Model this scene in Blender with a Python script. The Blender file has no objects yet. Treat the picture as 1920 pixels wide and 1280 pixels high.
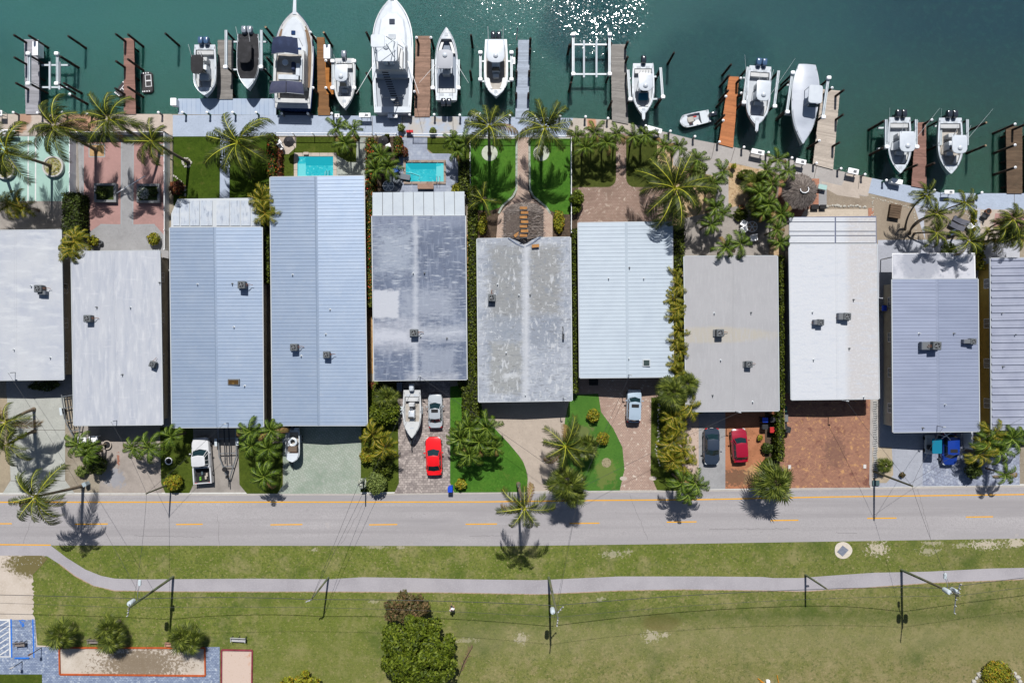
import bpy, math, random
import numpy as np
from mathutils import Vector, Matrix, Euler
rnd = random.Random(7)
R = math.radians
SC = bpy.context.scene
COL = SC.collection
# ---------------------------------------------------------------- camera, sky, sun, exposure
CAM_H = 82.0          # drone height in metres
FPX = 1271.0          # focal length in photo pixels (1920 wide)
cam_d = bpy.data.cameras.new('camera')
cam_d.sensor_fit = 'HORIZONTAL'
cam_d.angle = 2 * math.atan(960 / FPX)
cam_d.clip_start = 0.5
cam_d.clip_end = 6000
cam = bpy.data.objects.new('camera', cam_d)
COL.objects.link(cam)
cam.location = (0, 0, CAM_H)
SC.camera = cam
SUN_EL, SUN_AZ = R(53), R(1.8)
world = bpy.data.worlds.new("World")
SC.world = world
world.use_nodes = True
wn = world.node_tree
for n in list(wn.nodes):
    wn.nodes.remove(n)
wo = wn.nodes.new('ShaderNodeOutputWorld')
wb = wn.nodes.new('ShaderNodeBackground')
ws = wn.nodes.new('ShaderNodeTexSky')
ws.sky_type = 'NISHITA'
ws.sun_disc = False
ws.sun_elevation = SUN_EL
ws.sun_rotation = SUN_AZ
wb.inputs[1].default_value = 0.055
wn.links.new(ws.outputs[0], wb.inputs[0])
wn.links.new(wb.outputs[0], wo.inputs[0])
sd = bpy.data.lights.new('sun', 'SUN')
sd.energy = 5.0
sd.angle = R(0.5)
sd.color = (1.0, 0.968, 0.935)
sun = bpy.data.objects.new('sun', sd)
COL.objects.link(sun)
sun.location = (10, 60, 90)
ddir = Vector((-math.sin(SUN_AZ) * math.cos(SUN_EL), -math.cos(SUN_AZ) * math.cos(SUN_EL), -math.sin(SUN_EL)))
sun.rotation_euler = ddir.to_track_quat('-Z', 'Y').to_euler()
SC.view_settings.view_transform = 'Standard'
SC.view_settings.look = 'None'
SC.view_settings.exposure = 0.37
SC.view_settings.gamma = 1
SC.view_settings.use_curve_mapping = False
# ---------------------------------------------------------------- helpers
KLIT = 1.75
def lin(c):
    c /= 255.0
    return c / 12.92 if c <= 0.04045 else ((c + 0.055) / 1.055) ** 2.4
def A(r, g, b):
    "albedo of a surface that reads r,g,b (sRGB) in full sun"
    return (min(lin(r) / KLIT, .86), min(lin(g) / KLIT, .86), min(lin(b) / KLIT * .96, .86), 1)
def P(px, py, z=0.0):
    k = (CAM_H - z) / FPX
    return Vector(((px - 960) * k, (640 - py) * k, z))
def M(px):
    "metres for a length in photo pixels near the ground"
    return px * CAM_H / FPX
ORG = {}
def tag(o, label=None, cat=None, group=None, kind=None):
    if label: o['label'] = label
    if cat: o['category'] = cat
    if group: o['group'] = group
    if kind: o['kind'] = kind
    return o
def empty(name, loc=(0, 0, 0), label=None, cat=None, group=None):
    o = bpy.data.objects.new(name, None)
    o.empty_display_size = .3
    COL.objects.link(o)
    o.location = loc
    ORG[o] = Vector(loc)
    return tag(o, label, cat, group)
def move(o, loc, rz=0, s=1.0):
    o.location = loc
    o.rotation_euler = (0, 0, rz)
    if s != 1.0: o.scale = (s, s, s)
    return o
def kids(o):
    return KIDS.get(o, [])
KIDS = {}
def copy_tree(o, label=None, group=None, parent=None):
    c = o.copy()
    COL.objects.link(c)
    if parent: c.parent = parent; KIDS.setdefault(parent, []).append(c)
    if label: c['label'] = label
    if group: c['group'] = group
    for ch in kids(o): copy_tree(ch, parent=c)
    return c
class MB:
    def __init__(s): s.v = []; s.f = []; s.m = []; s.cm = 0
    def face(s, pts):
        n = len(s.v); s.v += [tuple(p) for p in pts]
        s.f.append(list(range(n, n + len(pts)))); s.m.append(s.cm); return s
    def add(s, vs, fs):
        n = len(s.v); s.v += [tuple(p) for p in vs]
        for f in fs: s.f.append([n + i for i in f]); s.m.append(s.cm)
        return s
    def box(s, c, d, rz=0, rx=0, ry=0):
        hx, hy, hz = d[0] / 2, d[1] / 2, d[2] / 2
        mt = Matrix.Translation(c) @ Euler((rx, ry, rz)).to_matrix().to_4x4()
        vs = [mt @ Vector((x, y, z)) for x in (-hx, hx) for y in (-hy, hy) for z in (-hz, hz)]
        return s.add(vs, [(0, 1, 3, 2), (4, 6, 7, 5), (0, 4, 5, 1), (2, 3, 7, 6), (0, 2, 6, 4), (1, 5, 7, 3)])
    def rbox(s, c, d, r=.08, rz=0, taper=1.0, n=3):
        "box with rounded vertical corners and a small top bevel"
        hx, hy, hz = d[0] / 2, d[1] / 2, d[2] / 2
        r = min(r, hx * .95, hy * .95)
        def ring(k, z, ins=0):
            out = []
            for (cx, cy, a0) in ((hx - r, hy - r, 0), (-hx + r, hy - r, 90), (-hx + r, -hy + r, 180), (hx - r, -hy + r, 270)):
                for i in range(n + 1):
                    a = R(a0 + 90 * i / n)
                    out.append(((cx + (r - ins) * math.cos(a)) * k, (cy + (r - ins) * math.sin(a)) * k, z))
            return out
        b = min(r * .5, d[2] * .3)
        rings = [ring(1, -hz), ring((1 + taper) / 2 if taper != 1 else 1, hz - b), ring(taper, hz, min(b, r * .9))]
        mt = Matrix.Translation(c) @ Matrix.Rotation(rz, 4, 'Z')
        return s.loft([[mt @ Vector(p) for p in q] for q in rings], cap=True)
    def loft(s, rings, cap=True, close=True):
        n = len(rings[0]); base = len(s.v)
        for q in rings: s.v += [tuple(p) for p in q]
        m = n if close else n - 1
        for i in range(len(rings) - 1):
            for j in range(m):
                a = base + i * n + j; b = base + i * n + (j + 1) % n
                s.f.append([a, b, b + n, a + n]); s.m.append(s.cm)
        if cap:
            s.f.append([base + j for j in range(n)][::-1]); s.m.append(s.cm)
            s.f.append([base + (len(rings) - 1) * n + j for j in range(n)]); s.m.append(s.cm)
        return s
    def tube(s, p0, p1, r0, r1=None, n=8, cap=True):
        return s.path([p0, p1], [r0, r0 if r1 is None else r1], n, cap)
    def path(s, pts, rs, n=8, cap=True):
        pts = [Vector(p) for p in pts]
        if not isinstance(rs, (list, tuple)): rs = [rs] * len(pts)
        rings = []
        for i, p in enumerate(pts):
            t = (pts[min(i + 1, len(pts) - 1)] - pts[max(i - 1, 0)])
            if t.length < 1e-9: t = Vector((0, 0, 1))
            t.normalize()
            u = t.cross(Vector((0, 0, 1)))
            if u.length < 1e-3: u = Vector((1, 0, 0))
            u.normalize(); w = u.cross(t)
            rings.append([p + (u * math.cos(6.28318 * k / n) + w * math.sin(6.28318 * k / n)) * rs[i] for k in range(n)])
        return s.loft(rings, cap)
    def lathe(s, prof, c=(0, 0, 0), n=16):
        rings = [[Vector(c) + Vector((r * math.cos(6.28318 * k / n), r * math.sin(6.28318 * k / n), z)) for k in range(n)] for r, z in prof]
        return s.loft(rings, True)
    def prism(s, poly, z0, z1, bev=0):
        n = len(poly)
        lo = [(p[0], p[1], z0) for p in poly]; hi = [(p[0], p[1], z1) for p in poly]
        return s.loft([lo, hi], True)
    def build(s, name, mats, parent=None, smooth=False, kind=None, label=None):
        me = bpy.data.meshes.new(name)
        o0 = ORG.get(parent, Vector((0, 0, 0))) if parent else Vector((0, 0, 0))
        vs = s.v if o0.length == 0 else [(x - o0.x, y - o0.y, z - o0.z) for x, y, z in s.v]
        me.from_pydata(vs, [], s.f)
        if not isinstance(mats, (list, tuple)): mats = [mats]
        for m in mats: me.materials.append(m)
        if len(mats) > 1: me.polygons.foreach_set('material_index', s.m)
        if smooth:
            me.polygons.foreach_set('use_smooth', [True] * len(me.polygons))
            try: me.set_sharp_from_angle(angle=R(40))
            except Exception: pass
        me.update()
        return link(name, me, parent, kind, label)
def link(name, me, parent=None, kind=None, label=None):
    o = bpy.data.objects.new(name, me)
    COL.objects.link(o)
    if parent:
        o.parent = parent
        KIDS.setdefault(parent, []).append(o)
        ORG[o] = ORG.get(parent, Vector((0, 0, 0)))
    if kind: o['kind'] = kind
    if label: o['label'] = label
    return o
def npmesh(name, V, F4, mat, F3=None, mi=None):
    "fast mesh from numpy quads"
    me = bpy.data.meshes.new(name)
    me.vertices.add(len(V)); me.vertices.foreach_set('co', np.asarray(V, dtype=np.float32).ravel())
    n = len(F4)
    me.loops.add(n * 4); me.loops.foreach_set('vertex_index', np.asarray(F4, dtype=np.int32).ravel())
    me.polygons.add(n)
    me.polygons.foreach_set('loop_start', np.arange(0, n * 4, 4, dtype=np.int32))
    me.polygons.foreach_set('loop_total', np.full(n, 4, dtype=np.int32))
    for m in (mat if isinstance(mat, (list, tuple)) else [mat]): me.materials.append(m)
    me.update(calc_edges=True)
    return me
# ---------------------------------------------------------------- procedural materials
MATS = {}
def mat(name, c, layers=(), rough=.75, metal=0.0, spec=.3, bump=None, obj=False, island=None, brick=None, wave=None, trans=0.0, coat=0.0, emit=None, alpha=1.0):
    """layers: ('n',color,scale,lo,hi,(sx,sy,sz)) noise; ('s',color,(x,y),r,amp) ragged spot; ('g',color,(a,b,c),amp,scale) ragged gradient"""
    if name in MATS: return MATS[name]
    m = bpy.data.materials.new(name); MATS[name] = m
    m.use_nodes = True
    nt = m.node_tree; N = nt.nodes; L = nt.links
    bs = N['Principled BSDF']
    bs.inputs['Roughness'].default_value = rough
    bs.inputs['Metallic'].default_value = metal
    bs.inputs['Specular IOR Level'].default_value = spec
    if coat: bs.inputs['Coat Weight'].default_value = coat; bs.inputs['Coat Roughness'].default_value = .05
    if alpha < 1: bs.inputs['Alpha'].default_value = alpha
    if len(c) == 3: c = (*c, 1)
    if obj:
        tc = N.new('ShaderNodeTexCoord'); pos = tc.outputs['Object']
    else:
        g = N.new('ShaderNodeNewGeometry'); pos = g.outputs['Position']
    cur = None
    def mixc(fac, col2, cur):
        mx = N.new('ShaderNodeMix'); mx.data_type = 'RGBA'
        L.new(fac, mx.inputs[0])
        if cur is None: mx.inputs[6].default_value = c
        else: L.new(cur, mx.inputs[6])
        if isinstance(col2, (tuple, list)): mx.inputs[7].default_value = (*col2[:3], 1)
        else: L.new(col2, mx.inputs[7])
        return mx.outputs[2]
    def noise(scale, st=(1, 1, 1), det=5, seed=0, rgh=.6):
        mp = N.new('ShaderNodeMapping'); L.new(pos, mp.inputs[0])
        mp.inputs['Scale'].default_value = st
        mp.inputs['Location'].default_value = (seed * 13.7, seed * 7.3, seed * 3.1)
        nz = N.new('ShaderNodeTexNoise'); L.new(mp.outputs[0], nz.inputs['Vector'])
        nz.inputs['Scale'].default_value = scale; nz.inputs['Detail'].default_value = det; nz.inputs['Roughness'].default_value = rgh
        return nz.outputs['Fac']
    def rng(v, lo, hi, t0=0.0, t1=1.0):
        r_ = N.new('ShaderNodeMapRange'); L.new(v, r_.inputs['Value'])
        r_.inputs['From Min'].default_value = lo; r_.inputs['From Max'].default_value = hi
        r_.inputs['To Min'].default_value = t0; r_.inputs['To Max'].default_value = t1
        return r_.outputs['Result']
    def mth(op, a, b=None, cc=None):
        q = N.new('ShaderNodeMath'); q.operation = op
        for i, x in enumerate((a, b, cc)):
            if x is None: continue
            if isinstance(x, (int, float)): q.inputs[i].default_value = x
            else: L.new(x, q.inputs[i])
        return q.outputs[0]
    if brick:   # (color2, mortar, w, h, mortar size)
        bt = N.new('ShaderNodeTexBrick')
        mp = N.new('ShaderNodeMapping'); L.new(pos, mp.inputs[0])
        mp.inputs['Rotation'].default_value = (0, 0, R(brick[5]) if len(brick) > 5 else 0)
        L.new(mp.outputs[0], bt.inputs['Vector'])
        bt.inputs['Color1'].default_value = c; bt.inputs['Color2'].default_value = (*brick[0][:3], 1)
        bt.inputs['Mortar'].default_value = (*brick[1][:3], 1)
        bt.inputs['Scale'].default_value = 1; bt.inputs['Brick Width'].default_value = brick[2]
        bt.inputs['Row Height'].default_value = brick[3]; bt.inputs['Mortar Size'].default_value = brick[4]
        bt.inputs['Mortar Smooth'].default_value = .1
        cur = bt.outputs['Color']
    if island:  # list of (pos,color) ramp on random per island
        g2 = N.new('ShaderNodeNewGeometry')
        cr = N.new('ShaderNodeValToRGB')
        L.new(g2.outputs['Random Per Island'], cr.inputs[0])
        e = cr.color_ramp.elements
        while len(e) < len(island): e.new(.5)
        for i, (pp, cc) in enumerate(island): e[i].position = pp; e[i].color = (*cc[:3], 1)
        cur = cr.outputs[0]
    for li, ly in enumerate(layers):
        if ly[0] == 'n':
            st = ly[5] if len(ly) > 5 else (1, 1, 1)
            f = rng(noise(ly[2], st, 6, li + len(name)), ly[3], ly[4])
            if len(ly) > 6: f = mth('MULTIPLY', f, ly[6])
            cur = mixc(f, ly[1], cur)
        elif ly[0] == 's':
            d = N.new('ShaderNodeVectorMath'); d.operation = 'DISTANCE'
            mp = N.new('ShaderNodeMapping'); mp.vector_type = 'POINT'; L.new(pos, mp.inputs[0])
            sx, sy = (ly[5] if len(ly) > 5 else (1, 1))
            mp.inputs['Scale'].default_value = (sx, sy, 0)
            L.new(mp.outputs[0], d.inputs[0]); d.inputs[1].default_value = (ly[2][0] * sx, ly[2][1] * sy, 0)
            nz = noise(ly[6] if len(ly) > 6 else 1.3, (1, 1, 1), 8, li + 3, .7)
            v = mth('ADD', d.outputs['Value'], mth('MULTIPLY', mth('SUBTRACT', nz, .5), ly[4]))
            f = rng(v, ly[3] * 1.1, ly[3] * .75)
            if len(ly) > 7: f = mth('MULTIPLY', f, ly[7])
            cur = mixc(f, ly[1], cur)
        elif ly[0] == 'b':   # ragged box: ('b', color, (x0, y0, x1, y1) px, soft m, noise m, noise scale, mult)
            a_, b_ = P(ly[2][0], ly[2][3]), P(ly[2][2], ly[2][1])
            sp = N.new('ShaderNodeSeparateXYZ'); L.new(pos, sp.inputs[0])
            dx = mth('SUBTRACT', mth('ABSOLUTE', mth('SUBTRACT', sp.outputs[0], (a_.x + b_.x) / 2)), (b_.x - a_.x) / 2)
            dy = mth('SUBTRACT', mth('ABSOLUTE', mth('SUBTRACT', sp.outputs[1], (a_.y + b_.y) / 2)), (b_.y - a_.y) / 2)
            v = mth('ADD', mth('MAXIMUM', dx, dy), mth('MULTIPLY', mth('SUBTRACT', noise(ly[5], (.6, 1.6, 1), 8, li + 2, .75), .5), ly[4]))
            cur = mixc(mth('MULTIPLY', rng(v, ly[3], -ly[3]), ly[6]), ly[1], cur)
        elif ly[0] == 'g':
            sp = N.new('ShaderNodeSeparateXYZ'); L.new(pos, sp.inputs[0])
            a, b, c0 = ly[2]
            v = mth('ADD', mth('MULTIPLY', sp.outputs[0], a), mth('MULTIPLY', sp.outputs[1], b))
            v = mth('ADD', v, c0)
            v = mth('ADD', v, mth('MULTIPLY', mth('SUBTRACT', noise(ly[4], (1, 1, 1), 8, li + 5, .7), .5), ly[3]))
            f = rng(v, -1, 1)
            if len(ly) > 5: f = mth('MULTIPLY', f, ly[5])
            cur = mixc(f, ly[1], cur)
    if cur is None: bs.inputs['Base Color'].default_value = c
    else: L.new(cur, bs.inputs['Base Color'])
    if bump:
        bp = N.new('ShaderNodeBump'); bp.inputs['Strength'].default_value = bump[1]; bp.inputs['Distance'].default_value = bump[2] if len(bump) > 2 else .05
        L.new(noise(bump[0], bump[3] if len(bump) > 3 else (1, 1, 1), 6, 2), bp.inputs['Height']); L.new(bp.outputs[0], bs.inputs['Normal'])
    if emit: bs.inputs['Emission Color'].default_value = (*emit[:3], 1); bs.inputs['Emission Strength'].default_value = emit[3]
    if trans:
        tr = N.new('ShaderNodeBsdfTranslucent'); ms = N.new('ShaderNodeMixShader'); ms.inputs[0].default_value = trans
        if cur is None: tr.inputs[0].default_value = c
        else: L.new(cur, tr.inputs[0])
        out = N['Material Output']
        L.new(bs.outputs[0], ms.inputs[1]); L.new(tr.outputs[0], ms.inputs[2]); L.new(ms.outputs[0], out.inputs[0])
    return m
def dk(c, k): return tuple(x * k for x in c[:3]) + (1,)
ZL = [0.0]
def sheet(name, poly, m, lvl, kind='structure', sub=None):
    "flat setting polygon given in photo pixels, lying lvl*4 mm above the ground"
    ZL[0] += 1
    z = lvl * .004 + (ZL[0] % 37) * .0001
    b = MB(); b.face([P(x, y, z) for x, y in poly][::-1])
    return b.build(name, m, None, kind=kind)
def strip(poly, w):
    "thin polygon along a px polyline, width w px"
    a, b = [], []
    for i, (x, y) in enumerate(poly):
        x0, y0 = poly[max(i - 1, 0)]; x1, y1 = poly[min(i + 1, len(poly) - 1)]
        dx, dy = x1 - x0, y1 - y0; l = math.hypot(dx, dy) or 1
        a.append((x - dy / l * w / 2, y + dx / l * w / 2)); b.append((x + dy / l * w / 2, y - dx / l * w / 2))
    return a + b[::-1]
def arc(cx, cy, rx, ry, a0, a1, n=10):
    return [(cx + rx * math.cos(R(a0 + (a1 - a0) * i / n)), cy + ry * math.sin(R(a0 + (a1 - a0) * i / n))) for i in range(n + 1)]
# ================================================================= SETTING
WZ = -1.15   # water level
def lerp_(a, c, t): return a + (c - a) * t
def XY(px, py): p = P(px, py); return (p.x, p.y)
W_ = mat('water_surface', (.034, .110, .108, 1), [
    ('n', (.038, .122, .108, 1), .035, .35, .7), ('n', (.012, .058, .058, 1), .02, .52, .75),
    ('g', (.014, .037, .052, 1), (.038, .018, -1.7), 1.0, .05, .85),
    ('g', (.034, .078, .046, 1), (0, -.12, 3.6), 1.2, .05, .7),
    ('s', (.010, .048, .058, 1), XY(1110, 45), 6, 7, (1, 1), .12, .7), ('s', (.012, .05, .056, 1), XY(1330, 150), 8, 8, (1, .8), .1, .6),
    ('n', (.03, .12, .09, 1), 1.3, .5, .9, (1, 1, 1), .35)],
    rough=.055, spec=.5)
# small wind ripples as relief
nt = W_.node_tree
g = nt.nodes.new('ShaderNodeNewGeometry')
def wv(scale, st, det):
    mp = nt.nodes.new('ShaderNodeMapping'); nt.links.new(g.outputs['Position'], mp.inputs[0]); mp.inputs['Scale'].default_value = st
    z = nt.nodes.new('ShaderNodeTexNoise'); nt.links.new(mp.outputs[0], z.inputs['Vector']); z.inputs['Scale'].default_value = scale; z.inputs['Detail'].default_value = det
    return z.outputs['Fac']
ad = nt.nodes.new('ShaderNodeMath'); ad.operation = 'ADD'
nt.links.new(wv(2.6, (1, 1.4, 1), 3), ad.inputs[0])
m2 = nt.nodes.new('ShaderNodeMath'); m2.operation = 'MULTIPLY'; nt.links.new(wv(7.5, (1, 1.3, 1), 2), m2.inputs[0]); m2.inputs[1].default_value = .35
nt.links.new(m2.outputs[0], ad.inputs[1])
bp = nt.nodes.new('ShaderNodeBump'); bp.inputs['Strength'].default_value = 1; bp.inputs['Distance'].default_value = .062
# the breeze ruffles one stretch of the channel more than the rest
ds = nt.nodes.new('ShaderNodeVectorMath'); ds.operation = 'DISTANCE'
mpd = nt.nodes.new('ShaderNodeMapping'); nt.links.new(g.outputs['Position'], mpd.inputs[0]); mpd.inputs['Scale'].default_value = (1, .55, 0)
nt.links.new(mpd.outputs[0], ds.inputs[0]); gx, gy = XY(1135, -75); ds.inputs[1].default_value = (gx, gy * .55, 0)
mr = nt.nodes.new('ShaderNodeMapRange'); nt.links.new(ds.outputs['Value'], mr.inputs['Value'])
mr.inputs['From Min'].default_value = 3; mr.inputs['From Max'].default_value = 12; mr.inputs['To Min'].default_value = .2; mr.inputs['To Max'].default_value = .25
nt.links.new(mr.outputs[0], bp.inputs['Strength'])
nt.links.new(ad.outputs[0], bp.inputs['Height'])
# little wave facets, each with its own tilt
def vm(op, a, b):
    q = nt.nodes.new('ShaderNodeVectorMath'); q.operation = op
    for i, x in enumerate((a, b)):
        if x is None: continue
        if isinstance(x, tuple): q.inputs[i].default_value = x
        elif isinstance(x, float): q.inputs['Scale'].default_value = x
        else: nt.links.new(x, q.inputs['Scale'] if (op == 'SCALE' and i == 1) else q.inputs[i])
    return q.outputs[0]
vo = nt.nodes.new('ShaderNodeTexVoronoi'); nt.links.new(g.outputs['Position'], vo.inputs['Vector']); vo.inputs['Scale'].default_value = 6.5
tilt = vm('MULTIPLY', vm('SUBTRACT', vo.outputs['Color'], (.5, .5, .5)), (1, 1, 0))
m4 = nt.nodes.new('ShaderNodeMapRange'); nt.links.new(ds.outputs['Value'], m4.inputs['Value'])
m4.inputs['From Min'].default_value = 1; m4.inputs['From Max'].default_value = 7.5; m4.inputs['To Min'].default_value = .48; m4.inputs['To Max'].default_value = .05
nn = vm('NORMALIZE', vm('ADD', bp.outputs[0], vm('SCALE', tilt, m4.outputs[0])), None)
pb = nt.nodes['Principled BSDF']; nt.links.new(nn, pb.inputs['Normal'])
pb.inputs['Roughness'].default_value = .075
pb.inputs['Subsurface Weight'].default_value = 1; pb.inputs['Subsurface Radius'].default_value = (.5, .9, .8); pb.inputs['Subsurface Scale'].default_value = 3.2
b = MB(); b.face([(-1500, 0, WZ), (1500, 0, WZ), (1500, 1500, WZ), (-1500, 1500, WZ)])
b.build('water', W_, kind='structure')

WALLPX = [(-6000, 213), (320, 214), (520, 216), (960, 219.5), (1075, 221.5), (1145, 225), (1182, 232), (1240, 246), (1300, 261), (1372, 275), (1440, 290), (1525, 309), (1590, 324), (1635, 334), (1720, 351), (1762, 361), (1830, 362.5), (7000, 363)]
conc = A(190, 180, 168)
C_soil = mat('sandy_soil', A(170, 160, 145), [('n', A(140, 128, 112), .5, .4, .7), ('n', A(190, 180, 168), 6, .55, .8), ('n', A(95, 90, 70), 2.5, .6, .8)], rough=.95, bump=(8, .4))
# ground sheet, cut to the sea wall
b = MB()
top = [P(x, y, 0) for x, y in WALLPX]
n = len(top)
for i in range(n - 1):
    a, c = top[i], top[i + 1]
    b.face([(a.x, -1500, 0), (c.x, -1500, 0), c, a])
b.build('ground', C_soil, kind='structure')
# sea wall face and cap
C_wall = mat('seawall_concrete', A(178, 170, 158), [('n', A(120, 110, 98), .8, .5, .75), ('n', A(205, 198, 186), 3, .5, .8)], rough=.9, bump=(6, .4))
b = MB()
for i in range(n - 1):
    a, c = top[i], top[i + 1]
    b.face([(a.x, a.y, 0), (c.x, c.y, 0), (c.x, c.y, -3.5), (a.x, a.y, -3.5)])
b.build('seawall', C_wall, kind='structure')

stain = lambda c, k=.7: [('n', dk(c, k), .35, .48, .75), ('n', dk(c, 1.15), .9, .5, .8), ('n', dk(c, .82), 5, .5, .75)]
def cmat(name, r, g_, b_, k=.75, **kw):
    c = A(r, g_, b_); kw.setdefault('bump', (9, .25))
    return mat(name, c, stain(c, k), rough=.9, **kw)
C_tan = cmat('walk_tan_concrete', 205, 192, 182, .8)
C_tan2 = cmat('walk_grey_concrete', 188, 183, 182, .82)
C_blue = cmat('deck_pale_blue_paint', 186, 199, 222, .9)
C_blue2 = mat('platform_boards', A(176, 194, 222), [('n', A(190, 204, 226), .6, .4, .7)], brick=(A(182, 198, 224), A(140, 156, 190), .55, 40, .025), rough=.7)
C_drive = cmat('driveway_concrete', 190, 192, 188, .85)
C_patch = cmat('stained_concrete', 170, 163, 158, .62)
C_tancon = cmat('driveway_tan_concrete', 196, 182, 170, .88)
C_grey = cmat('grey_concrete', 168, 168, 172, .78)
C_bluecon = cmat('bluish_concrete', 178, 182, 196, .82)
# lawns
def lawn(name, c1, c2, c3, extra=()):
    return mat(name, c1, [('n', c2, .35, .4, .7), ('n', A(140, 132, 74), .9, .58, .8, (1, 1, 1), .4), ('n', c3, 1.7, .5, .8), ('n', dk(c1, .58), 3.2, .54, .7, (1, 1, 1), .75), ('n', dk(c2, 1.35), 4.2, .56, .7, (1, 1, 1), .6), ('n', dk(c1, .7), 7, .52, .78)] + list(extra), rough=1.0, spec=.1, bump=(14, .8, .08))
G_clip = lawn('clipped_lawn', A(66, 88, 24), A(78, 100, 30), A(54, 76, 20))
G_bright = lawn('bright_lawn', A(76, 124, 42), A(92, 138, 50), A(62, 110, 36))
G_yard = lawn('yard_lawn', A(78, 94, 32), A(96, 110, 42), A(62, 78, 26))
park_extra = [('g', A(142, 136, 90), (.016, -.085, -3.5), 2.6, .18, .9), ('g', A(168, 152, 116), (.012, -.085, -4.2), 9, .9, .7), ('n', A(196, 176, 140), 4, .56, .7, (1, 1, 1), .6), ('n', A(66, 72, 30), 4, .57, .72, (1, 1, 1), .7),
    ('n', A(172, 160, 120), .5, .5, .72, (1, 1, 1), .6), ('n', A(62, 92, 34), .16, .55, .75, (1, 1, 1), .75), ('n', A(84, 100, 52), 3.2, .52, .7, (1, 1, 1), .8),
    ('g', A(84, 92, 48), (.02, -.0, -1.3), 1.6, .12, .25)]
spots = [(705, 1024, 22, 5), (1148, 1038, 22, 8), (1180, 1034, 8, 5), (978, 1196, 12, 10), (1222, 1192, 18, 10), (1247, 1190, 8, 5), (1646, 1028, 20, 14), (1848, 1020, 30, 9), (1905, 1016, 20, 10), (1800, 1022, 14, 5), (1740, 1032, 18, 8), (868, 1036, 13, 18), (875, 1200, 24, 5), (590, 1030, 8, 3), (752, 1026, 8, 4), (1127, 1122, 8, 4), (700, 1128, 8, 3), (1750, 1018, 20, 4)]
for (x, y, rx, ry) in spots:
    cc = A(214, 202, 186) if (x, y) != (868, 1036) else A(165, 155, 110)
    big = (x, y) in ((1222, 1192), (978, 1196), (1646, 1028), (1848, 1020), (1905, 1016), (1247, 1190))
    park_extra.append(('s', cc, XY(x, y), M(rx) * .8, M(rx) * 6, (1, rx / ry), 3.4, .85 if big else .45))
park_extra.append(('s', A(110, 92, 52), XY(1240, 1166), M(38), M(22), (1, 2.2), .6, .6))
park_extra += [('b', A(70, 92, 34), (860, 1142, 2300, 1166), .9, 3, .5, .55), ('b', A(150, 146, 104), (860, 1168, 2300, 1230), 1.6, 5, .6, .4), ('b', A(126, 134, 66), (480, 1128, 700, 1400), 2, 5, .5, .35)]  # first band paints the shade in the swale as darker green
G_park = lawn('park_lawn', A(112, 126, 54), A(136, 142, 74), A(94, 116, 44), park_extra)
sheet('park_lawn', [(-6000, 1022), (95, 1022), (960, 1023), (1280, 1019), (1500, 1015.5), (1920, 1009), (7000, 960), (7000, 7000), (-6000, 7000)], G_park, 1)
# road
C_road = mat('old_pale_asphalt', A(184, 180, 184), [('n', A(160, 157, 162), .12, .45, .7, (.12, 1.6, 1)), ('n', A(200, 196, 200), .25, .52, .75, (.2, 1, 1)), ('n', A(170, 166, 170), 8, .4, .7), ('n', A(120, 118, 122), .9, .66, .8, (.3, 3, 1), .5), ('n', A(158, 154, 158), .6, .5, .72, (.03, 1.6, 1), .7), ('n', A(150, 146, 150), 2.2, .64, .74, (1, 1, 1), .6), ('n', A(206, 196, 190), .5, .66, .8, (1, 1, 1), .7)], rough=.85, bump=(14, .3))
RT = [(-6000, 925), (0, 925.5), (700, 924.5), (960, 921.5), (1240, 918.6), (1480, 915), (1700, 912.4), (1920, 909), (7000, 840)]
RB = [(-6000, 1021), (0, 1021), (95, 1022), (960, 1023), (1280, 1019), (1500, 1015.5), (1920, 1009), (7000, 940)]
sheet('road', RT + RB[::-1], C_road, 2)
C_white = mat('worn_white_paint', A(232, 232, 230), [('n', A(190, 188, 186), 1.5, .5, .8)], rough=.8)
C_yel = mat('worn_yellow_paint', A(252, 182, 28), [('n', A(226, 170, 60), 2.5, .5, .8), ('n', A(190, 178, 150), 9, .62, .8)], rough=.8)
sheet('edge_line', strip([(x, y - .8) for x, y in RT], 2.6), C_white, 4)
C_gut = cmat('gutter_concrete', 196, 190, 186, .85)
sheet('gutter', strip([(x, y + 2.2) for x, y in RT], 3), C_gut, 3)
yl = [(-6000, 941), (0, 941), (900, 940.5), (1100, 937.8), (1320, 936), (1560, 931), (1920, 926.5), (7000, 850)]
sheet('yellow_line', strip(yl, 2.2), C_yel, 4)
for x0, x1, y in ((-60, 22, 981.5), (140, 202, 982), (330, 380, 982.5), (507, 567, 983), (692, 745, 983), (873, 932, 982), (1068, 1124, 980.5), (1250, 1306, 978), (1445, 1497, 975), (1626, 1681, 971), (1811, 1862, 968.5), (1990, 2045, 966), (-250, -190, 981)):
    sheet('lane_dash', strip([(x0, y + .3), (x1, y - .3)], 2.1), C_yel, 4)
sheet('yellow_line', strip([(-6000, 1020), (-10, 1020.3), (95, 1021.3)], 2.2), C_yel, 4)
for cx, cy, r_ in ((520, 1000, 5), (1400, 950, 4), (300, 965, 4), (860, 955, 5), (1180, 1005, 4)): pass
CRK = mat('crack_filler', A(128, 124, 128), rough=1)
rgc = random.Random(8)
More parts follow.
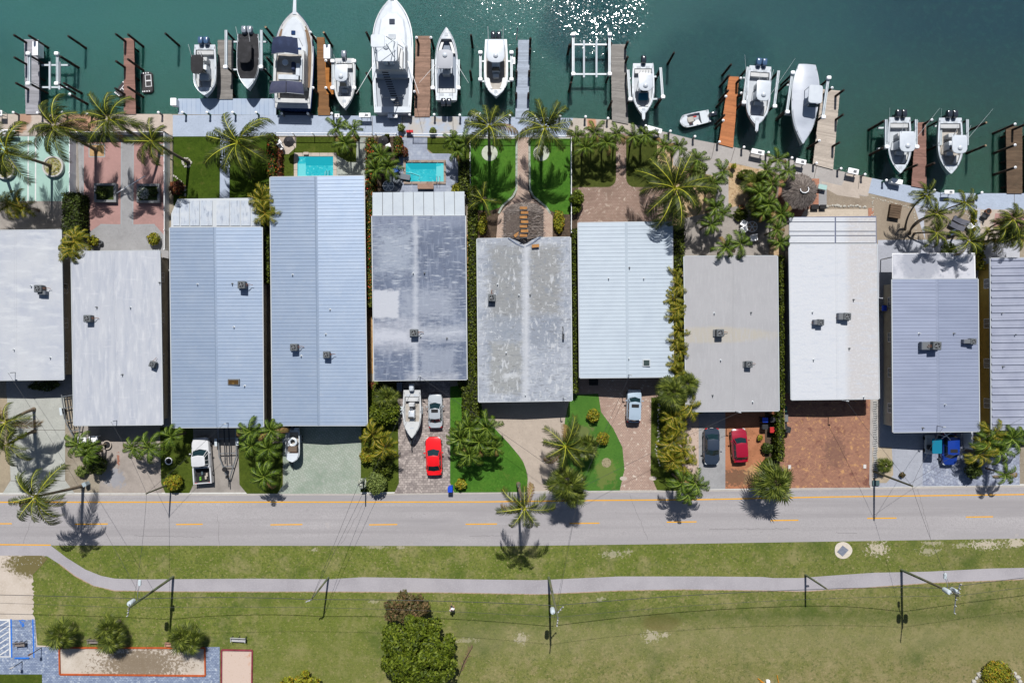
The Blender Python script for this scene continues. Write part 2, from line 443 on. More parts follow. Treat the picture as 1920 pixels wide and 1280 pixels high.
for (x0, y0, x1, y1) in ((408, 962, 412, 1020), (1568, 998, 1606, 999), (60, 968, 44, 1018), (1180, 925, 1215, 1012), (690, 930, 640, 1018), (1330, 992, 1480, 990), (250, 1004, 380, 1006), (1720, 915, 1745, 1008), (880, 1005, 960, 1003)):
    n_ = max(5, int(math.hypot(x1 - x0, y1 - y0) / 6)); sheet('road_crack', strip([(lerp_(x0, x1, i / n_) + rgc.uniform(-1.5, 1.5), lerp_(y0, y1, i / n_) + rgc.uniform(-1, 1)) for i in range(n_ + 1)], .5), CRK, 3)
# foot path
C_path = mat('path_asphalt', A(184, 180, 188), [('n', A(168, 164, 172), .3, .4, .7), ('n', A(196, 192, 198), 7, .5, .8)], rough=.9, bump=(12, .3))
PT = [(-6000, 1022), (0, 1022), (95, 1022), (125, 1045), (160, 1067), (190, 1079), (215, 1084), (260, 1085.5), (480, 1084), (560, 1085), (620, 1085), (680, 1081.5), (780, 1083), (860, 1085), (1010, 1087), (1160, 1080), (1330, 1080), (1430, 1081), (1450, 1083), (1500, 1083), (1550, 1079), (1640, 1073), (1740, 1071), (1860, 1065), (1920, 1064), (7000, 990)]
PB = [(7000, 1010), (1920, 1086), (1740, 1093), (1600, 1103), (1500, 1108.5), (1440, 1107), (1280, 1105), (1160, 1107), (1010, 1114), (860, 1111), (640, 1109), (480, 1109), (300, 1108.5), (215, 1107), (175, 1098), (140, 1079), (110, 1056), (88, 1042), (0, 1041), (-6000, 1041)]
sheet('path', PT + PB, C_path, 3)
# ragged soil edge beside the path
C_edge = mat('path_edge_soil', A(190, 160, 140), [('n', A(150, 140, 90), 3, .45, .6)], rough=.95)
sheet('path_edge', strip(PB[1:17], 1.6), C_edge, 4)
# sand lot, plaza
C_sand = mat('pale_sand', A(216, 203, 192), [('n', A(196, 182, 168), .5, .45, .75), ('n', A(228, 218, 208), 5, .5, .8), ('s', A(120, 110, 70), XY(60, 1056), 1.6, 3.5, (.5, 1), 3)], rough=.95, bump=(9, .5))
rg = random.Random(3)
rag = [(62 + rg.uniform(-3, 3), y) for y in range(1078, 1152, 3)]
sheet('sand_lot', [(-6000, 1041), (82, 1041), (89, 1047), (76, 1062)] + rag + [(65, 1157), (70, 1209), (112, 1211), (112, 1216), (-6000, 1216)], C_sand, 5)
bluep = A(160, 174, 202)
C_bpav = mat('plaza_pavers', A(128, 143, 176), [('n', A(206, 214, 228), 2.3, .58, .66), ('n', A(120, 134, 165), .8, .5, .8)], brick=(A(172, 186, 212), A(110, 124, 150), .34, .2, .02), rough=.85)
sheet('plaza', [(-6000, 1161), (66, 1161), (68, 1212), (412, 1212), (414, 7000), (-6000, 7000)], C_bpav, 6)
sheet('lawn', [(-6000, 1262), (79, 1263.5), (79, 7000), (-6000, 7000)], G_yard, 7)
C_wline = mat('white_marking', A(240, 240, 242), [('n', A(205, 208, 215), 4, .55, .8)], rough=.8)
C_bline = mat('blue_marking', A(28, 120, 232), [('n', A(60, 140, 235), 3, .5, .8)], rough=.8)
sheet('bay_line', [(-3, 1160), (18, 1160), (18, 1163), (-3, 1163)], C_wline, 8)
sheet('bay_line', strip([(17.5, 1160), (19, 1231.5)], 2.4), C_wline, 8)
sheet('bay_line', strip([(-6, 1230.5), (17.5, 1230.5)], 2), C_wline, 8)
for i in range(6):
    y = 1160 + 11 * i + 2
    sheet('bay_stripe', strip([(-6, y + 14), (16.2, y - .5 if i else 1163.2)], 1.9), C_wline, 9)
sheet('bay_line', strip([(20.8, 1160), (22, 1232)], 2.4), C_bline, 9)
sheet('bay_line', strip([(61.4, 1160), (63.6, 1232)], 2.4), C_bline, 8)
# wheelchair symbol, upside down as seen from the camera
sym = [strip([(44, 1174), (43.6, 1167), (38.5, 1166)], 1.7), strip([(41, 1171), (46, 1171)], 1.3), strip([(38.5, 1166), (35.5, 1162)], 1.6)]
sym.append(strip([(44.5, 1170)] + arc(42.5, 1165.5, 4.5, 4.2, -10, -250, 10)[::-1], 1.4))
sym.append(arc(42.3, 1173.2, 1.5, 1.5, 0, 340, 8))
bsy = MB()
for i, s_ in enumerate(sym): bsy.face([P(x, y, .036 + .001 * i) for x, y in s_][::-1])
bsy.build('wheelchair_symbol', C_bline, kind='structure')
# courts
C_court = mat('court_shellrock', A(204, 192, 180), [('n', A(222, 212, 202), .3, .4, .7), ('s', A(112, 92, 62), XY(262, 1244), 2.6, 11, (.5, 1.2), 3.2, .75), ('n', A(182, 168, 150), 6, .55, .8)], rough=.95, bump=(8, .4))
sheet('petanque_court', [(113, 1214), (384, 1215), (385, 1265), (113, 1263)], C_court, 8)
C_court2 = mat('court_pink_sand', A(222, 200, 188), [('n', A(214, 160, 130), 1.2, .6, .72), ('n', A(180, 150, 120), 5, .6, .75)], rough=.95, bump=(8, .4))
sheet('bocce_court', [(416, 1218), (473, 1219), (471, 7000), (414, 7000)], C_court2, 8)
# ---------------- rear terraces, left to right
sheet('walkway', [(-6000, 213), (320, 214), (324, 216), (324, 253), (-6000, 253)], mat('walk_rusty_concrete', A(208, 194, 184), stain(A(208, 194, 184), .8) + [('s', A(190, 130, 90), XY(150, 236), 2.4, 3, (1, 1), 1.2, .7), ('s', A(205, 150, 110), XY(38, 238), .8, 1.2, (1, 1), 2, .7), ('s', A(180, 130, 100), XY(48, 222), .8, 1.2, (1, 1), 2, .7)], rough=.9, bump=(8, .3)), 2)
sheet('walkway', [(324, 216), (520, 216), (960, 219.5), (1075, 221.5), (1062, 249), (1062, 257), (960, 257), (700, 254), (520, 255), (324, 256)], C_blue, 2)
sheet('walkway', [(752, 219), (862, 219), (866, 252), (752, 252)], mat('walk_worn_concrete', A(200, 196, 194), [('n', A(186, 199, 222), .3, .45, .55), ('n', A(205, 180, 150), .25, .6, .75)], rough=.9), 3)
sheet('walkway', [(1075, 221.5), (1145, 225), (1182, 232), (1192, 248), (1140, 250), (1062, 249)], mat('walk_cracked_concrete', A(205, 195, 186), stain(A(205, 195, 186), .85) + [('s', A(215, 150, 110), XY(1109, 230), .6, .8, (1, .5), 2.5, .8)], rough=.9, bump=(8, .3)), 3)
WK = [(1145, 225), (1182, 232), (1240, 246), (1300, 261), (1372, 275), (1440, 290), (1525, 309), (1590, 324), (1635, 334)]
WKB = [(1625, 369), (1573, 360), (1510, 342), (1440, 322), (1390, 309), (1335, 300), (1275, 278), (1215, 258), (1150, 250)]
sheet('walkway', WK + WKB, C_tan2, 2)
for (a, c, m_) in (((1590, 324), (1573, 360), None),):
    sheet('walkway', [(1590, 324), (1635, 334), (1628, 368), (1573, 358)], C_tan, 3)
sheet('walkway', [(1635, 334), (1720, 351), (1762, 361), (1830, 362.5), (7000, 363), (7000, 393), (1812, 393), (1760, 393), (1740, 391), (1717, 383), (1628, 362)], C_blue, 3)
C_lav = cmat('lavender_concrete', 196, 200, 214, .9)
sheet('patio', [(1713, 383), (1740, 391), (1732, 412), (1735, 450), (1720, 450), (1717, 412)], C_lav, 3)
for (x, y, x2, y2) in ((1134, 223, 1131, 249), (1340, 270, 1334, 298), (1378, 277, 1370, 304), (1478, 299, 1477, 330), (1531, 312, 1524, 345), (1612, 329, 1608, 364), (1252, 249, 1243, 268), (849, 220, 850, 252), (698, 219, 698, 252), (755, 219, 755, 252), (1902, 363, 1902, 392)):
    sheet('expansion_joint', strip([(x, y), (x2, y2)], .9), mat('joint_dark', A(110, 104, 100), rough=1), 4)
# lot 1: shuffleboard
C_mint = mat('mint_court_paint', A(172, 208, 200), [('n', A(160, 196, 188), .4, .45, .75), ('n', A(182, 214, 208), 4, .5, .8)], rough=.8)
sheet('patio', [(-400, 253), (146, 253), (146, 378), (122, 378), (122, 440), (-400, 440)], C_patch, 3)
sheet('shuffleboard_court', [(-400, 256), (138.5, 256), (137, 377), (-400, 377)], C_mint, 4)
for x in (53, 67): sheet('court_line', strip([(x, 256), (x - .5, 377)], 2.2), C_wline, 5)
# lot 2: pink courts
C_pink = mat('pink_court_paint', A(186, 146, 142), [('n', A(166, 132, 128), .35, .45, .75), ('n', A(198, 156, 152), 3, .52, .8), ('n', A(150, 110, 104), 1.0, .62, .8)], rough=.85)
sheet('patio', [(146, 254), (317, 254), (318, 475), (150, 475)], C_grey, 3)
sheet('pink_court', [(156, 265), (228, 265), (227, 421), (188, 421), (160, 440), (156, 455)], C_pink, 4)
sheet('pink_court', [(250, 265), (316, 265), (316, 462), (307, 440), (290, 421), (249, 421)], C_pink, 4)
C_bord = mat('grey_border_paint', A(168, 174, 180), rough=.8)
for pl in ([(156, 265), (156, 450)], [(228, 265), (227, 421), (188, 421)], [(250, 265), (249, 421), (290, 421)]):
    sheet('court_border', strip(pl, 2.2), C_bord, 5)
C_osand = mat('orange_sand', A(200, 165, 120), [('n', A(170, 130, 90), 3, .45, .7)], rough=.95)
for q in ([(166, 270), (197, 270), (197, 295), (166, 295)], [(297, 270), (316, 270), (316, 293), (297, 293)]):
    sheet('court_border', q, C_bord, 6)
    sheet('sand_bed', [(q[0][0] + 2, q[0][1] + 2), (q[1][0] - 2, q[1][1] + 2), (q[2][0] - 2, q[2][1] - 2), (q[3][0] + 2, q[3][1] - 2)], C_osand, 7)
# lot 3 lawn and path
sheet('lawn', [(325, 256), (504, 256), (504, 385), (325, 385)], G_clip, 3)
sheet('garden_path', [(413, 253), (431, 253), (430, 385), (412, 385)], C_blue, 5)
# lot 4
sheet('lawn', [(504, 256), (672, 256), (672, 345), (504, 345)], G_yard, 3)
sheet('patio', [(552, 288), (626, 287), (630, 291), (650, 302), (668, 303), (668, 258), (700, 258), (700, 345), (552, 345)], cmat('pool_deck_green_grey', 178, 184, 178, .8), 4)
sheet('lawn', [(640, 262), (668, 262), (668, 304), (652, 304), (640, 295)], G_yard, 5)
sheet('patio', [(519, 257), (555, 257), (555, 276), (541, 289), (527, 289), (524, 280)], C_tan, 4)
# lot 5
C_slate = mat('slate_blue_pavers', A(160, 170, 192), [('n', A(190, 198, 214), 1.1, .5, .7), ('n', A(140, 148, 172), .5, .5, .7)], brick=(A(172, 182, 204), A(150, 158, 178), .5, .35, .02), rough=.8)
sheet('patio', [(708, 257), (801, 257), (801, 279)] + arc(812, 276, 12, 12, 170, 95, 5) + [(835, 288)] + arc(840, 308, 19, 20, -90, 0, 6) + [(859, 345), (858, 365), (705, 365)], C_slate, 3)
sheet('lawn', [(801, 258), (880, 258), (880, 365), (858, 365), (859, 345), (859, 308), (849, 290), (812, 288), (801, 279)], G_yard, 2)
sheet('garden_bed', [(690, 258), (748, 258), (748, 300), (720, 360), (690, 360)], mat('dark_mulch', A(88, 74, 62), [('n', A(120, 100, 84), 4, .5, .7), ('n', A(60, 52, 44), 1.5, .5, .7)], rough=1, bump=(10, .6)), 4)
# lot 6
MULCH = MATS['dark_mulch']
sheet('garden_bed', [(880, 330), (1084, 330), (1084, 450), (880, 450)], MULCH, 2)
sheet('lawn', [(882, 260), (967, 260), (966, 355), (958, 369), (935, 390), (918, 395), (884, 393)], G_bright, 3)
sheet('lawn', [(993, 260), (1070, 260), (1070, 402), (1048, 402), (1026, 392), (1000, 370), (995, 355)], G_bright, 3)
C_bpath = mat('pink_brick_path', A(196, 172, 158), [('n', A(176, 150, 138), .6, .45, .7)], brick=(A(214, 192, 178), A(160, 138, 126), .3, .16, .018), rough=.85)
sheet('garden_path', [(971, 257), (991, 257), (990, 355), (996, 372), (1026, 392), (1036, 405), (1036, 450), (930, 450), (934, 405), (945, 391), (966, 369), (970, 355)], C_bpath, 4)
C_rk = mat('pale_edging_stones', A(176, 188, 178), [('n', A(120, 128, 118), 3, .5, .62)], rough=.9, bump=(5, .6))
for pl in ([(968.5, 262), (968.5, 355), (962, 368), (941, 387), (935, 400)], [(992.5, 262), (993.5, 355), (1000, 368), (1024, 388), (1032, 400)]):
    sheet('stone_edging', strip(pl, 3.6), C_rk, 5)
C_disc = mat('pale_shell_disc', A(206, 212, 198), [('n', A(170, 176, 160), 2.5, .5, .7)], rough=.95)
for cx, cy in ((918, 287), (1015, 287)):
    sheet('shell_disc', arc(cx, cy, 15, 15, 0, 350, 24), C_disc, 5)
# lot 7
sheet('lawn', [(1072, 258), (1235, 258), (1235, 352), (1072, 352)], lawn('palm_lawn', A(74, 84, 36), A(92, 100, 46), A(58, 68, 28)), 3)
C_cob = mat('brown_cobbles', A(160, 134, 122), [('n', A(206, 190, 176), 2.6, .56, .68), ('n', A(134, 112, 100), .35, .45, .7)], brick=(A(178, 152, 140), A(128, 106, 96), .28, .18, .02), rough=.85)
sheet('patio', [(1155, 250), (1174, 250), (1174, 330)] + arc(1190, 334, 16, 17, 180, 90, 5) + [(1232, 351), (1262, 351), (1262, 425), (1082, 425), (1085, 351), (1138, 351)] + arc(1139, 334, 16, 17, 90, 0, 5), C_cob, 5)
# lot 8
C_peb = mat('tan_pebbles', A(206, 178, 142), [('n', A(170, 140, 108), 3.5, .5, .66), ('n', A(226, 206, 178), 6, .56, .7)], rough=.95, bump=(8, .7))
sheet('gravel', [(1232, 262), (1262, 272), (1335, 299), (1400, 312), (1480, 330), (1482, 480), (1262, 480), (1262, 351), (1232, 351)], C_peb, 3)
sheet('patio', [(1280, 410), (1410, 380), (1450, 420), (1440, 482), (1280, 482)], C_patch, 4)
sheet('patio', [(1262, 272), (1330, 298), (1366, 306), (1366, 395), (1342, 395), (1342, 330), (1290, 320), (1262, 310)], C_tan2, 4)
sheet('lawn', [(1262, 425), (1282, 425), (1282, 480), (1262, 480)], G_yard, 4)
# lot 9-10
C_grav = mat('brown_gravel', A(166, 152, 136), [('n', A(146, 132, 118), .5, .45, .7), ('n', A(186, 174, 160), 7, .55, .75)], rough=.95, bump=(10, .5))
sheet('gravel', [(1450, 322), (1573, 360), (1628, 369), (1713, 383), (1735, 450), (1640, 480), (1470, 480)], C_grav, 3)
sheet('patio', [(1535, 345), (1550, 345), (1550, 410), (1535, 410)], C_grey, 5)
C_rbr = mat('terracotta_bricks', A(190, 132, 108), [('n', A(160, 106, 86), 1, .45, .7)], brick=(A(206, 150, 124), A(150, 110, 92), .25, .12, .012), rough=.85)
sheet('patio', [(1462, 335), (1536, 335), (1536, 395), (1500, 410), (1455, 410)], C_rbr, 4)
sheet('patio', [(1510, 392), (1627, 392), (1628, 410), (1500, 410)], cmat('cream_concrete', 214, 200, 184, .9), 6)
sheet('patio', [(1628, 390), (1638, 390), (1638, 410), (1628, 410)], C_rbr, 6)
sheet('patio', [(1540, 340), (1610, 355), (1612, 372), (1570, 366), (1545, 352)], C_tan, 4)
sheet('sand_bed', [(1735, 395), (1824, 395), (1824, 450), (1735, 450)], C_grav, 3)
sheet('garden_path', [(1824, 390), (1838, 390), (1838, 452), (1828, 452)], C_lav, 5)
sheet('patio', [(1646, 450), (1836, 449), (1836, 560), (1646, 560)], C_lav, 4)
sheet('patio', [(1838, 452), (1912, 450), (1912, 482), (1838, 500)], C_lav, 4)
sheet('patio', [(1838, 392), (2400, 392), (2400, 452), (1838, 452)], C_tan, 3)
sheet('pink_court', [(1866, 400), (1925, 400), (1925, 430), (1862, 428)], C_pink, 4)
# ---------------- side strips between houses
sheet('side_path', [(688, 700), (700, 700), (700, 345), (690, 345)], C_osand, 3)
for q in ([(118, 480), (136, 480), (140, 720), (118, 720)], [(303, 475), (320, 475), (324, 800), (305, 800)], [(875, 440), (896, 440), (900, 760), (878, 760)]):
    sheet('side_path', q, C_osand if q[0][0] == 875 else C_grey, 3)
sheet('side_path', [(1640, 460), (1700, 460), (1700, 860), (1646, 835)], C_bluecon, 4)
# ---------------- front yards
sheet('driveway', [(12, 720), (80, 735), (118, 722), (122, 740), (122, 900), (140, 924), (5, 924), (20, 900)], C_drive, 4)
sheet('driveway', [(12, 700), (124, 700), (140, 715), (138, 740), (60, 748), (12, 742)], C_grey, 5)
for y in (806, 901): sheet('expansion_joint', strip([(20, y), (122, y)], .8), MATS['joint_dark'], 5)
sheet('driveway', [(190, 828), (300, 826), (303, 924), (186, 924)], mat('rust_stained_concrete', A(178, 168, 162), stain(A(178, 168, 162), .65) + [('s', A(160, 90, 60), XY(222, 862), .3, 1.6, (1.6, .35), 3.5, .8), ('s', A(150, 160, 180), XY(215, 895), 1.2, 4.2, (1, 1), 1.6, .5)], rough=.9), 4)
sheet('driveway', [(140, 780), (310, 780), (305, 828), (152, 828)], C_patch, 3)
sheet('lawn', [(300, 800), (362, 800), (364, 905), (355, 924), (310, 924), (302, 905)], G_yard, 4)
sheet('driveway', [(362, 790), (470, 790), (449, 860), (450, 905), (463, 925), (352, 925), (364, 905)], C_patch, 3)
sheet('lawn', [(447, 830), (530, 830), (530, 910), (520, 925), (463, 925), (449, 908)], G_yard, 5)
C_green = mat('green_patterned_tiles', A(168, 178, 166), [('n', A(140, 158, 142), .35, .45, .7), ('n', A(182, 186, 180), 2, .5, .8)], brick=(A(182, 192, 182), A(140, 152, 140), .3, .3, .02, 45), rough=.85)
nt = C_green.node_tree   # small pale stars at the tile corners
sheet('driveway', [(530, 780), (678, 780), (676, 925), (518, 925), (531, 908)], C_green, 4)
sheet('lawn', [(676, 715), (747, 715), (748, 905), (739, 925), (676, 925)], G_yard, 3)
C_pav = mat('mixed_grey_pavers', A(150, 140, 138), [('n', A(206, 194, 190), 2.0, .56, .64), ('n', A(128, 118, 118), .9, .54, .7)], brick=(A(196, 184, 180), A(120, 112, 110), .42, .28, .02), rough=.85)
sheet('driveway', [(745, 705), (844, 705), (844, 905), (852, 923), (739, 925), (748, 905)], C_pav, 5)
sheet('lawn', [(843, 725), (880, 720), (905, 760), (935, 810), (965, 842), (985, 872), (990, 900), (988, 922), (850, 923), (844, 905)], G_bright, 4)
sheet('driveway', [(900, 745), (1074, 745), (1060, 785), (1056, 830), (1050, 860), (1085, 920), (988, 921), (990, 890), (980, 862), (955, 832), (925, 800), (905, 772)], C_tancon, 5)
sheet('lawn', [(1070, 740), (1122, 738), (1127, 772), (1150, 803), (1167, 838), (1171, 880), (1162, 919), (1085, 920), (1052, 868), (1056, 815), (1060, 782)], mat('spotted_lawn', A(74, 122, 42), [('n', A(90, 136, 50), .35, .4, .7), ('n', A(56, 100, 34), 5.5, .52, .78), ('s', A(130, 136, 74), XY(1137, 890), 1.3, 4.4, (1, .8), 1, .6), ('s', A(130, 126, 84), XY(1080, 810), 1.2, 4.4, (.6, 1.4), 1, .6)], rough=1, bump=(14, .8, .08)), 6)
for cx, cy, r_ in ((1137, 867, 9), (1108, 852, 8)):
    sheet('shell_disc', arc(cx, cy, r_, r_, 0, 350, 18), mat('grey_mulch', A(170, 160, 130), [('n', A(130, 120, 92), 5, .45, .65)], rough=1), 8)
C_cob2 = mat('pink_cobbles', A(186, 160, 148), [('n', A(226, 212, 200), 2.8, .58, .66), ('n', A(164, 138, 126), .5, .5, .7)], brick=(A(200, 172, 158), A(156, 132, 120), .27, .17, .02), rough=.85)
sheet('driveway', [(1084, 690), (1262, 690), (1262, 745), (1221, 745), (1220, 890), (1232, 918.5), (1162, 919), (1171, 880), (1167, 838), (1150, 803), (1127, 772), (1122, 738), (1084, 735)], C_cob2, 7)
for x in (1169, 1224): sheet('light_pad', arc(x, 896.5, 7, 4, 0, 350, 14), C_tan, 9)
sheet('lawn', [(1221, 745), (1262, 745), (1275, 920), (1232, 918.5), (1220, 890)], G_yard, 6)
sheet('gravel', [(1262, 745), (1312, 745), (1312, 917), (1275, 918)], mat('white_leafy_gravel', A(206, 184, 172), [('n', A(120, 92, 70), 3.4, .58, .64)], rough=.95), 4)
sheet('driveway', [(1310, 755), (1361, 755), (1360, 916), (1310, 917)], C_grey, 5)
C_ogr = mat('orange_gravel', A(192, 130, 96), [('n', A(168, 112, 80), 1, .45, .7), ('n', A(90, 66, 50), 7, .6, .68), ('s', A(206, 170, 120), XY(1415, 893), 1.5, 5, (1, 1), 2.4, .75), ('s', A(96, 80, 66), XY(1380, 895), 1.6, 6, (.6, 1.5), 3.0, .7)], rough=.95, bump=(9, .5))
sheet('driveway', [(1360, 755), (1434, 755), (1434, 915), (1360, 916)], C_ogr, 5)
sheet('garden_bed', [(1434, 755), (1466, 755), (1466, 914), (1434, 915)], MULCH, 4)
C_red = mat('red_brown_pavers', A(164, 118, 100), [('n', A(206, 156, 110), 1.9, .58, .66), ('n', A(128, 84, 74), .9, .55, .7), ('s', A(120, 88, 78), XY(1566, 845), 1.4, 5, (1, .7), 2.2, .6), ('n', A(214, 176, 120), 5.5, .62, .7), ('n', A(104, 84, 84), 6, .62, .7), ('g', A(186, 140, 124), (0, -.9, -16.6), 1.6, .5, .7)], brick=(A(188, 138, 112), A(134, 98, 84), .25, .125, .014), rough=.85)
sheet('driveway', [(1464, 735), (1632, 735), (1630, 910), (1633, 913.5), (1462, 915)], C_red, 5)
sheet('side_path', [(1632, 745), (1650, 745), (1650, 905), (1635, 913), (1630, 908)], C_tan2, 6)
sheet('driveway', [(1650, 790), (1730, 790), (1730, 911), (1640, 913), (1650, 905)], C_bluecon, 5)
sheet('sand_bed', [(1636, 838), (1672, 838), (1675, 890), (1662, 905), (1636, 905)], cmat('leafy_sand', 196, 180, 158, .7), 7)
C_bpv2 = mat('blue_slate_pavers', A(150, 158, 182), [('n', A(196, 202, 218), 1.6, .56, .66), ('n', A(128, 134, 158), .8, .5, .7)], brick=(A(176, 184, 204), A(124, 130, 150), .4, .4, .02, 20), rough=.8)
sheet('driveway', [(1730, 790), (1845, 790), (1845, 910), (1730, 911)], C_bpv2, 6)
sheet('driveway', [(1845, 795), (1912, 795), (1912, 908.5), (1845, 910)], C_bpv2, 5)
sheet('sand_bed', [(-6000, 735), (12, 742), (20, 800), (20, 900), (5, 924), (-6000, 924)], cmat('verge_sand', 176, 162, 140, .7), 3)
# ================================================================= HOUSES
def flatmat(name, c, streaks=(), **kw):
    kw.setdefault('bump', (7, .25)); kw.setdefault('rough', .6)
    return mat(name, c, streaks, **kw)
M_glass = mat('dark_window_glass', (.02, .03, .04, 1), rough=.08, spec=.6)
M_wtrim = mat('white_trim', (.72, .73, .74, 1), rough=.5)
M_gut = mat('gutter_metal', A(214, 220, 228), rough=.4, spec=.5)
M_dark = mat('dark_metal', (.03, .032, .036, 1), rough=.5)
M_grey = mat('grey_metal', A(120, 124, 130), rough=.5, spec=.4)
M_black = mat('black_rubber', (.012, .012, .013, 1), rough=.8)
M_steel = mat('galvanised_steel', A(170, 176, 184), rough=.35, metal=.6)
M_rust = mat('rusty_metal', A(150, 98, 66), [('n', A(100, 60, 40), 4, .45, .65)], rough=.9, obj=True)
R1 = flatmat('roof_white_coating', A(206, 210, 220), [('n', A(188, 194, 210), .35, .42, .7), ('n', A(222, 226, 234), .9, .5, .75, (.4, 1.6, 1)), ('n', A(178, 186, 204), 2.5, .58, .8, (.35, 2, 1), .7), ('n', A(165, 170, 186), 1.2, .68, .78, (3, .3, 1), .6)])
R2 = flatmat('roof_white_brushed', A(200, 204, 216), [('n', A(184, 190, 206), .8, .42, .7, (1.8, .25, 1)), ('n', A(218, 221, 230), 1.6, .5, .75, (1.6, .3, 1)), ('n', A(226, 228, 236), 1.5, .6, .75, (.3, 2, 1), .6)])
R3 = flatmat('roof_blue_metal', A(172, 191, 220), [('n', A(182, 199, 225), .4, .4, .7), ('n', A(154, 173, 204), 1.5, .6, .8, (.3, 1, 1), .5), ('n', A(198, 209, 226), 5, .57, .7, (.4, 1, 1), .5)], rough=.5, spec=.5, metal=.35, bump=(3, .15, .02))
R3r = flatmat('porch_worn_white', A(200, 210, 226), [('n', A(150, 160, 182), 1.6, .52, .68, (2.4, .5, 1)), ('n', A(218, 224, 234), .8, .45, .7)])
R5 = flatmat('roof_worn_grey', A(98, 110, 136), [('n', A(118, 130, 156), .35, .42, .66), ('b', A(136, 146, 170), (700, 404, 874, 432), .4, .6, 1.5, .8), ('b', A(176, 186, 204), (715, 440, 783, 515), .9, 5, 2.2, .75), ('n', A(84, 92, 118), 2.6, .58, .72, (.3, 3, 1), .9), ('n', A(66, 74, 98), 1.6, .6, .74, (1.6, .5, 1), .6), ('n', A(190, 198, 212), 1.8, .56, .66, (.4, 2.6, 1), .85), ('n', A(150, 160, 182), 1.2, .52, .66, (2.4, .4, 1), .6),
    ('b', A(170, 178, 196), (757, 545, 855, 600), .8, 5.5, 2.4, .7), ('b', A(206, 210, 222), (705, 547, 756, 598), .18, 1.4, 2.0, .92), ('b', A(204, 208, 222), (700, 609, 786, 650), 1.1, 3.5, 1.2, .92), ('b', A(202, 208, 222), (786, 616, 876, 634), .8, 3, 1.2, .85), ('b', A(164, 172, 190), (795, 650, 858, 698), .4, 4, 2.2, .7), ('b', A(196, 200, 212), (772, 700, 860, 712), .5, 2, 1.4, .7), ('b', A(196, 202, 216), (782, 404, 790, 712), .22, 1.4, 1.2, .75)])
R5w = flatmat('porch_white_panel', A(208, 218, 230), [('n', A(198, 208, 222), .7, .45, .7)], rough=.5)
R6 = flatmat('roof_patchy_grey', A(172, 179, 194), [('n', A(196, 202, 214), .9, .48, .68), ('n', A(162, 168, 182), 1.8, .52, .72, (1, 1, 1), .7),
    ('b', A(148, 150, 152), (918, 466, 980, 600), .5, 4.0, 1.3, .85), ('b', A(150, 151, 152), (990, 466, 1048, 592), .5, 4.0, 1.3, .85), ('b', A(144, 152, 168), (990, 594, 1049, 648), .35, 2.0, 1.6, .85), ('b', A(150, 158, 172), (918, 594, 980, 640), .5, 1.8, 1.6, .8), ('b', A(158, 160, 160), (920, 642, 978, 734), .3, 2.4, 1.6, .8),
    ('n', A(112, 114, 120), 2.2, .56, .68, (.6, 1.6, 1), .6), ('n', A(128, 140, 160), .9, .56, .68, (1, 1, 1), .5), ('n', A(214, 218, 226), 1.6, .62, .7, (1.2, .5, 1), .7), ('n', A(136, 142, 152), 3.0, .54, .66, (.4, 2.4, 1), .7), ('n', A(210, 214, 222), 2.0, .57, .66, (1.4, .5, 1), .8), ('n', A(226, 230, 236), 3.2, .62, .69, (.6, 1.6, 1), .9), ('b', A(206, 210, 220), (980, 462, 990, 750), .25, 1.2, 1.6, .85), ('b', A(210, 214, 222), (945, 696, 972, 706), .2, 1.6, 1.6, .8)])
R7 = flatmat('roof_pale_blue_metal', A(206, 219, 234), [('n', A(198, 211, 227), .5, .4, .7)], rough=.4, spec=.5, bump=None)
R8 = flatmat('roof_plain_grey', A(184, 184, 190), [('n', A(178, 178, 184), .4, .4, .7), ('s', A(196, 188, 172), XY(1310, 628), 3, 2, (.35, 3), .8, .6), ('n', A(190, 190, 196), 2.5, .5, .75, (2, .3, 1))])
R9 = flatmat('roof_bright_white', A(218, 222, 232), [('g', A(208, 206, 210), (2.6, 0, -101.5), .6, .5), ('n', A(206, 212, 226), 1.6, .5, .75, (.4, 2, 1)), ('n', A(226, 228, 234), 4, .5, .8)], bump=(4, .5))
R10 = flatmat('roof_lavender_metal', A(170, 180, 208), [('n', A(160, 170, 198), .4, .4, .7, (.5, 1.4, 1)), ('n', A(178, 188, 218), 1.5, .58, .8, (.2, 2, 1), .6)], rough=.5, spec=.5, metal=.2, bump=(3, .15, .02))
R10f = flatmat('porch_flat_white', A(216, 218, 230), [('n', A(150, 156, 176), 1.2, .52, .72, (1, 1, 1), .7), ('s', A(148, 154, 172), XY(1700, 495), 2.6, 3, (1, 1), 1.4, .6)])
R11 = flatmat('roof_corrugated', A(176, 182, 204), [('n', A(160, 166, 190), .5, .4, .7)], rough=.4, spec=.5, bump=None)
def lerp(a, c, t): return a + (c - a) * t
def proto_window():
    f = MB(); w, h = 1.1, 1.0
    for x in (-w / 2, w / 2): f.box((x, 0, 0), (.07, .08, h + .07))
    for z in (-h / 2, h / 2): f.box((0, 0, z), (w, .08, .07))
    f.box((0, 0, 0), (.05, .06, h))
    g = MB(); g.box((0, 0, 0), (w, .03, h))
    return f, g
WFR, WGL = proto_window()
_wf = _wg = None
def window(parent, loc, rz, s=1):
    global _wf, _wg
    if _wf is None:
        a = WFR.build('window', M_wtrim); g = WGL.build('pane', M_glass)
        _wf, _wg = a.data, g.data
        bpy.data.objects.remove(a); bpy.data.objects.remove(g)
    o = link('window', _wf, parent); o.location = Vector(loc) - ORG[parent]; o.rotation_euler = (0, 0, rz)
    p = link('pane', _wg, o)
    return o
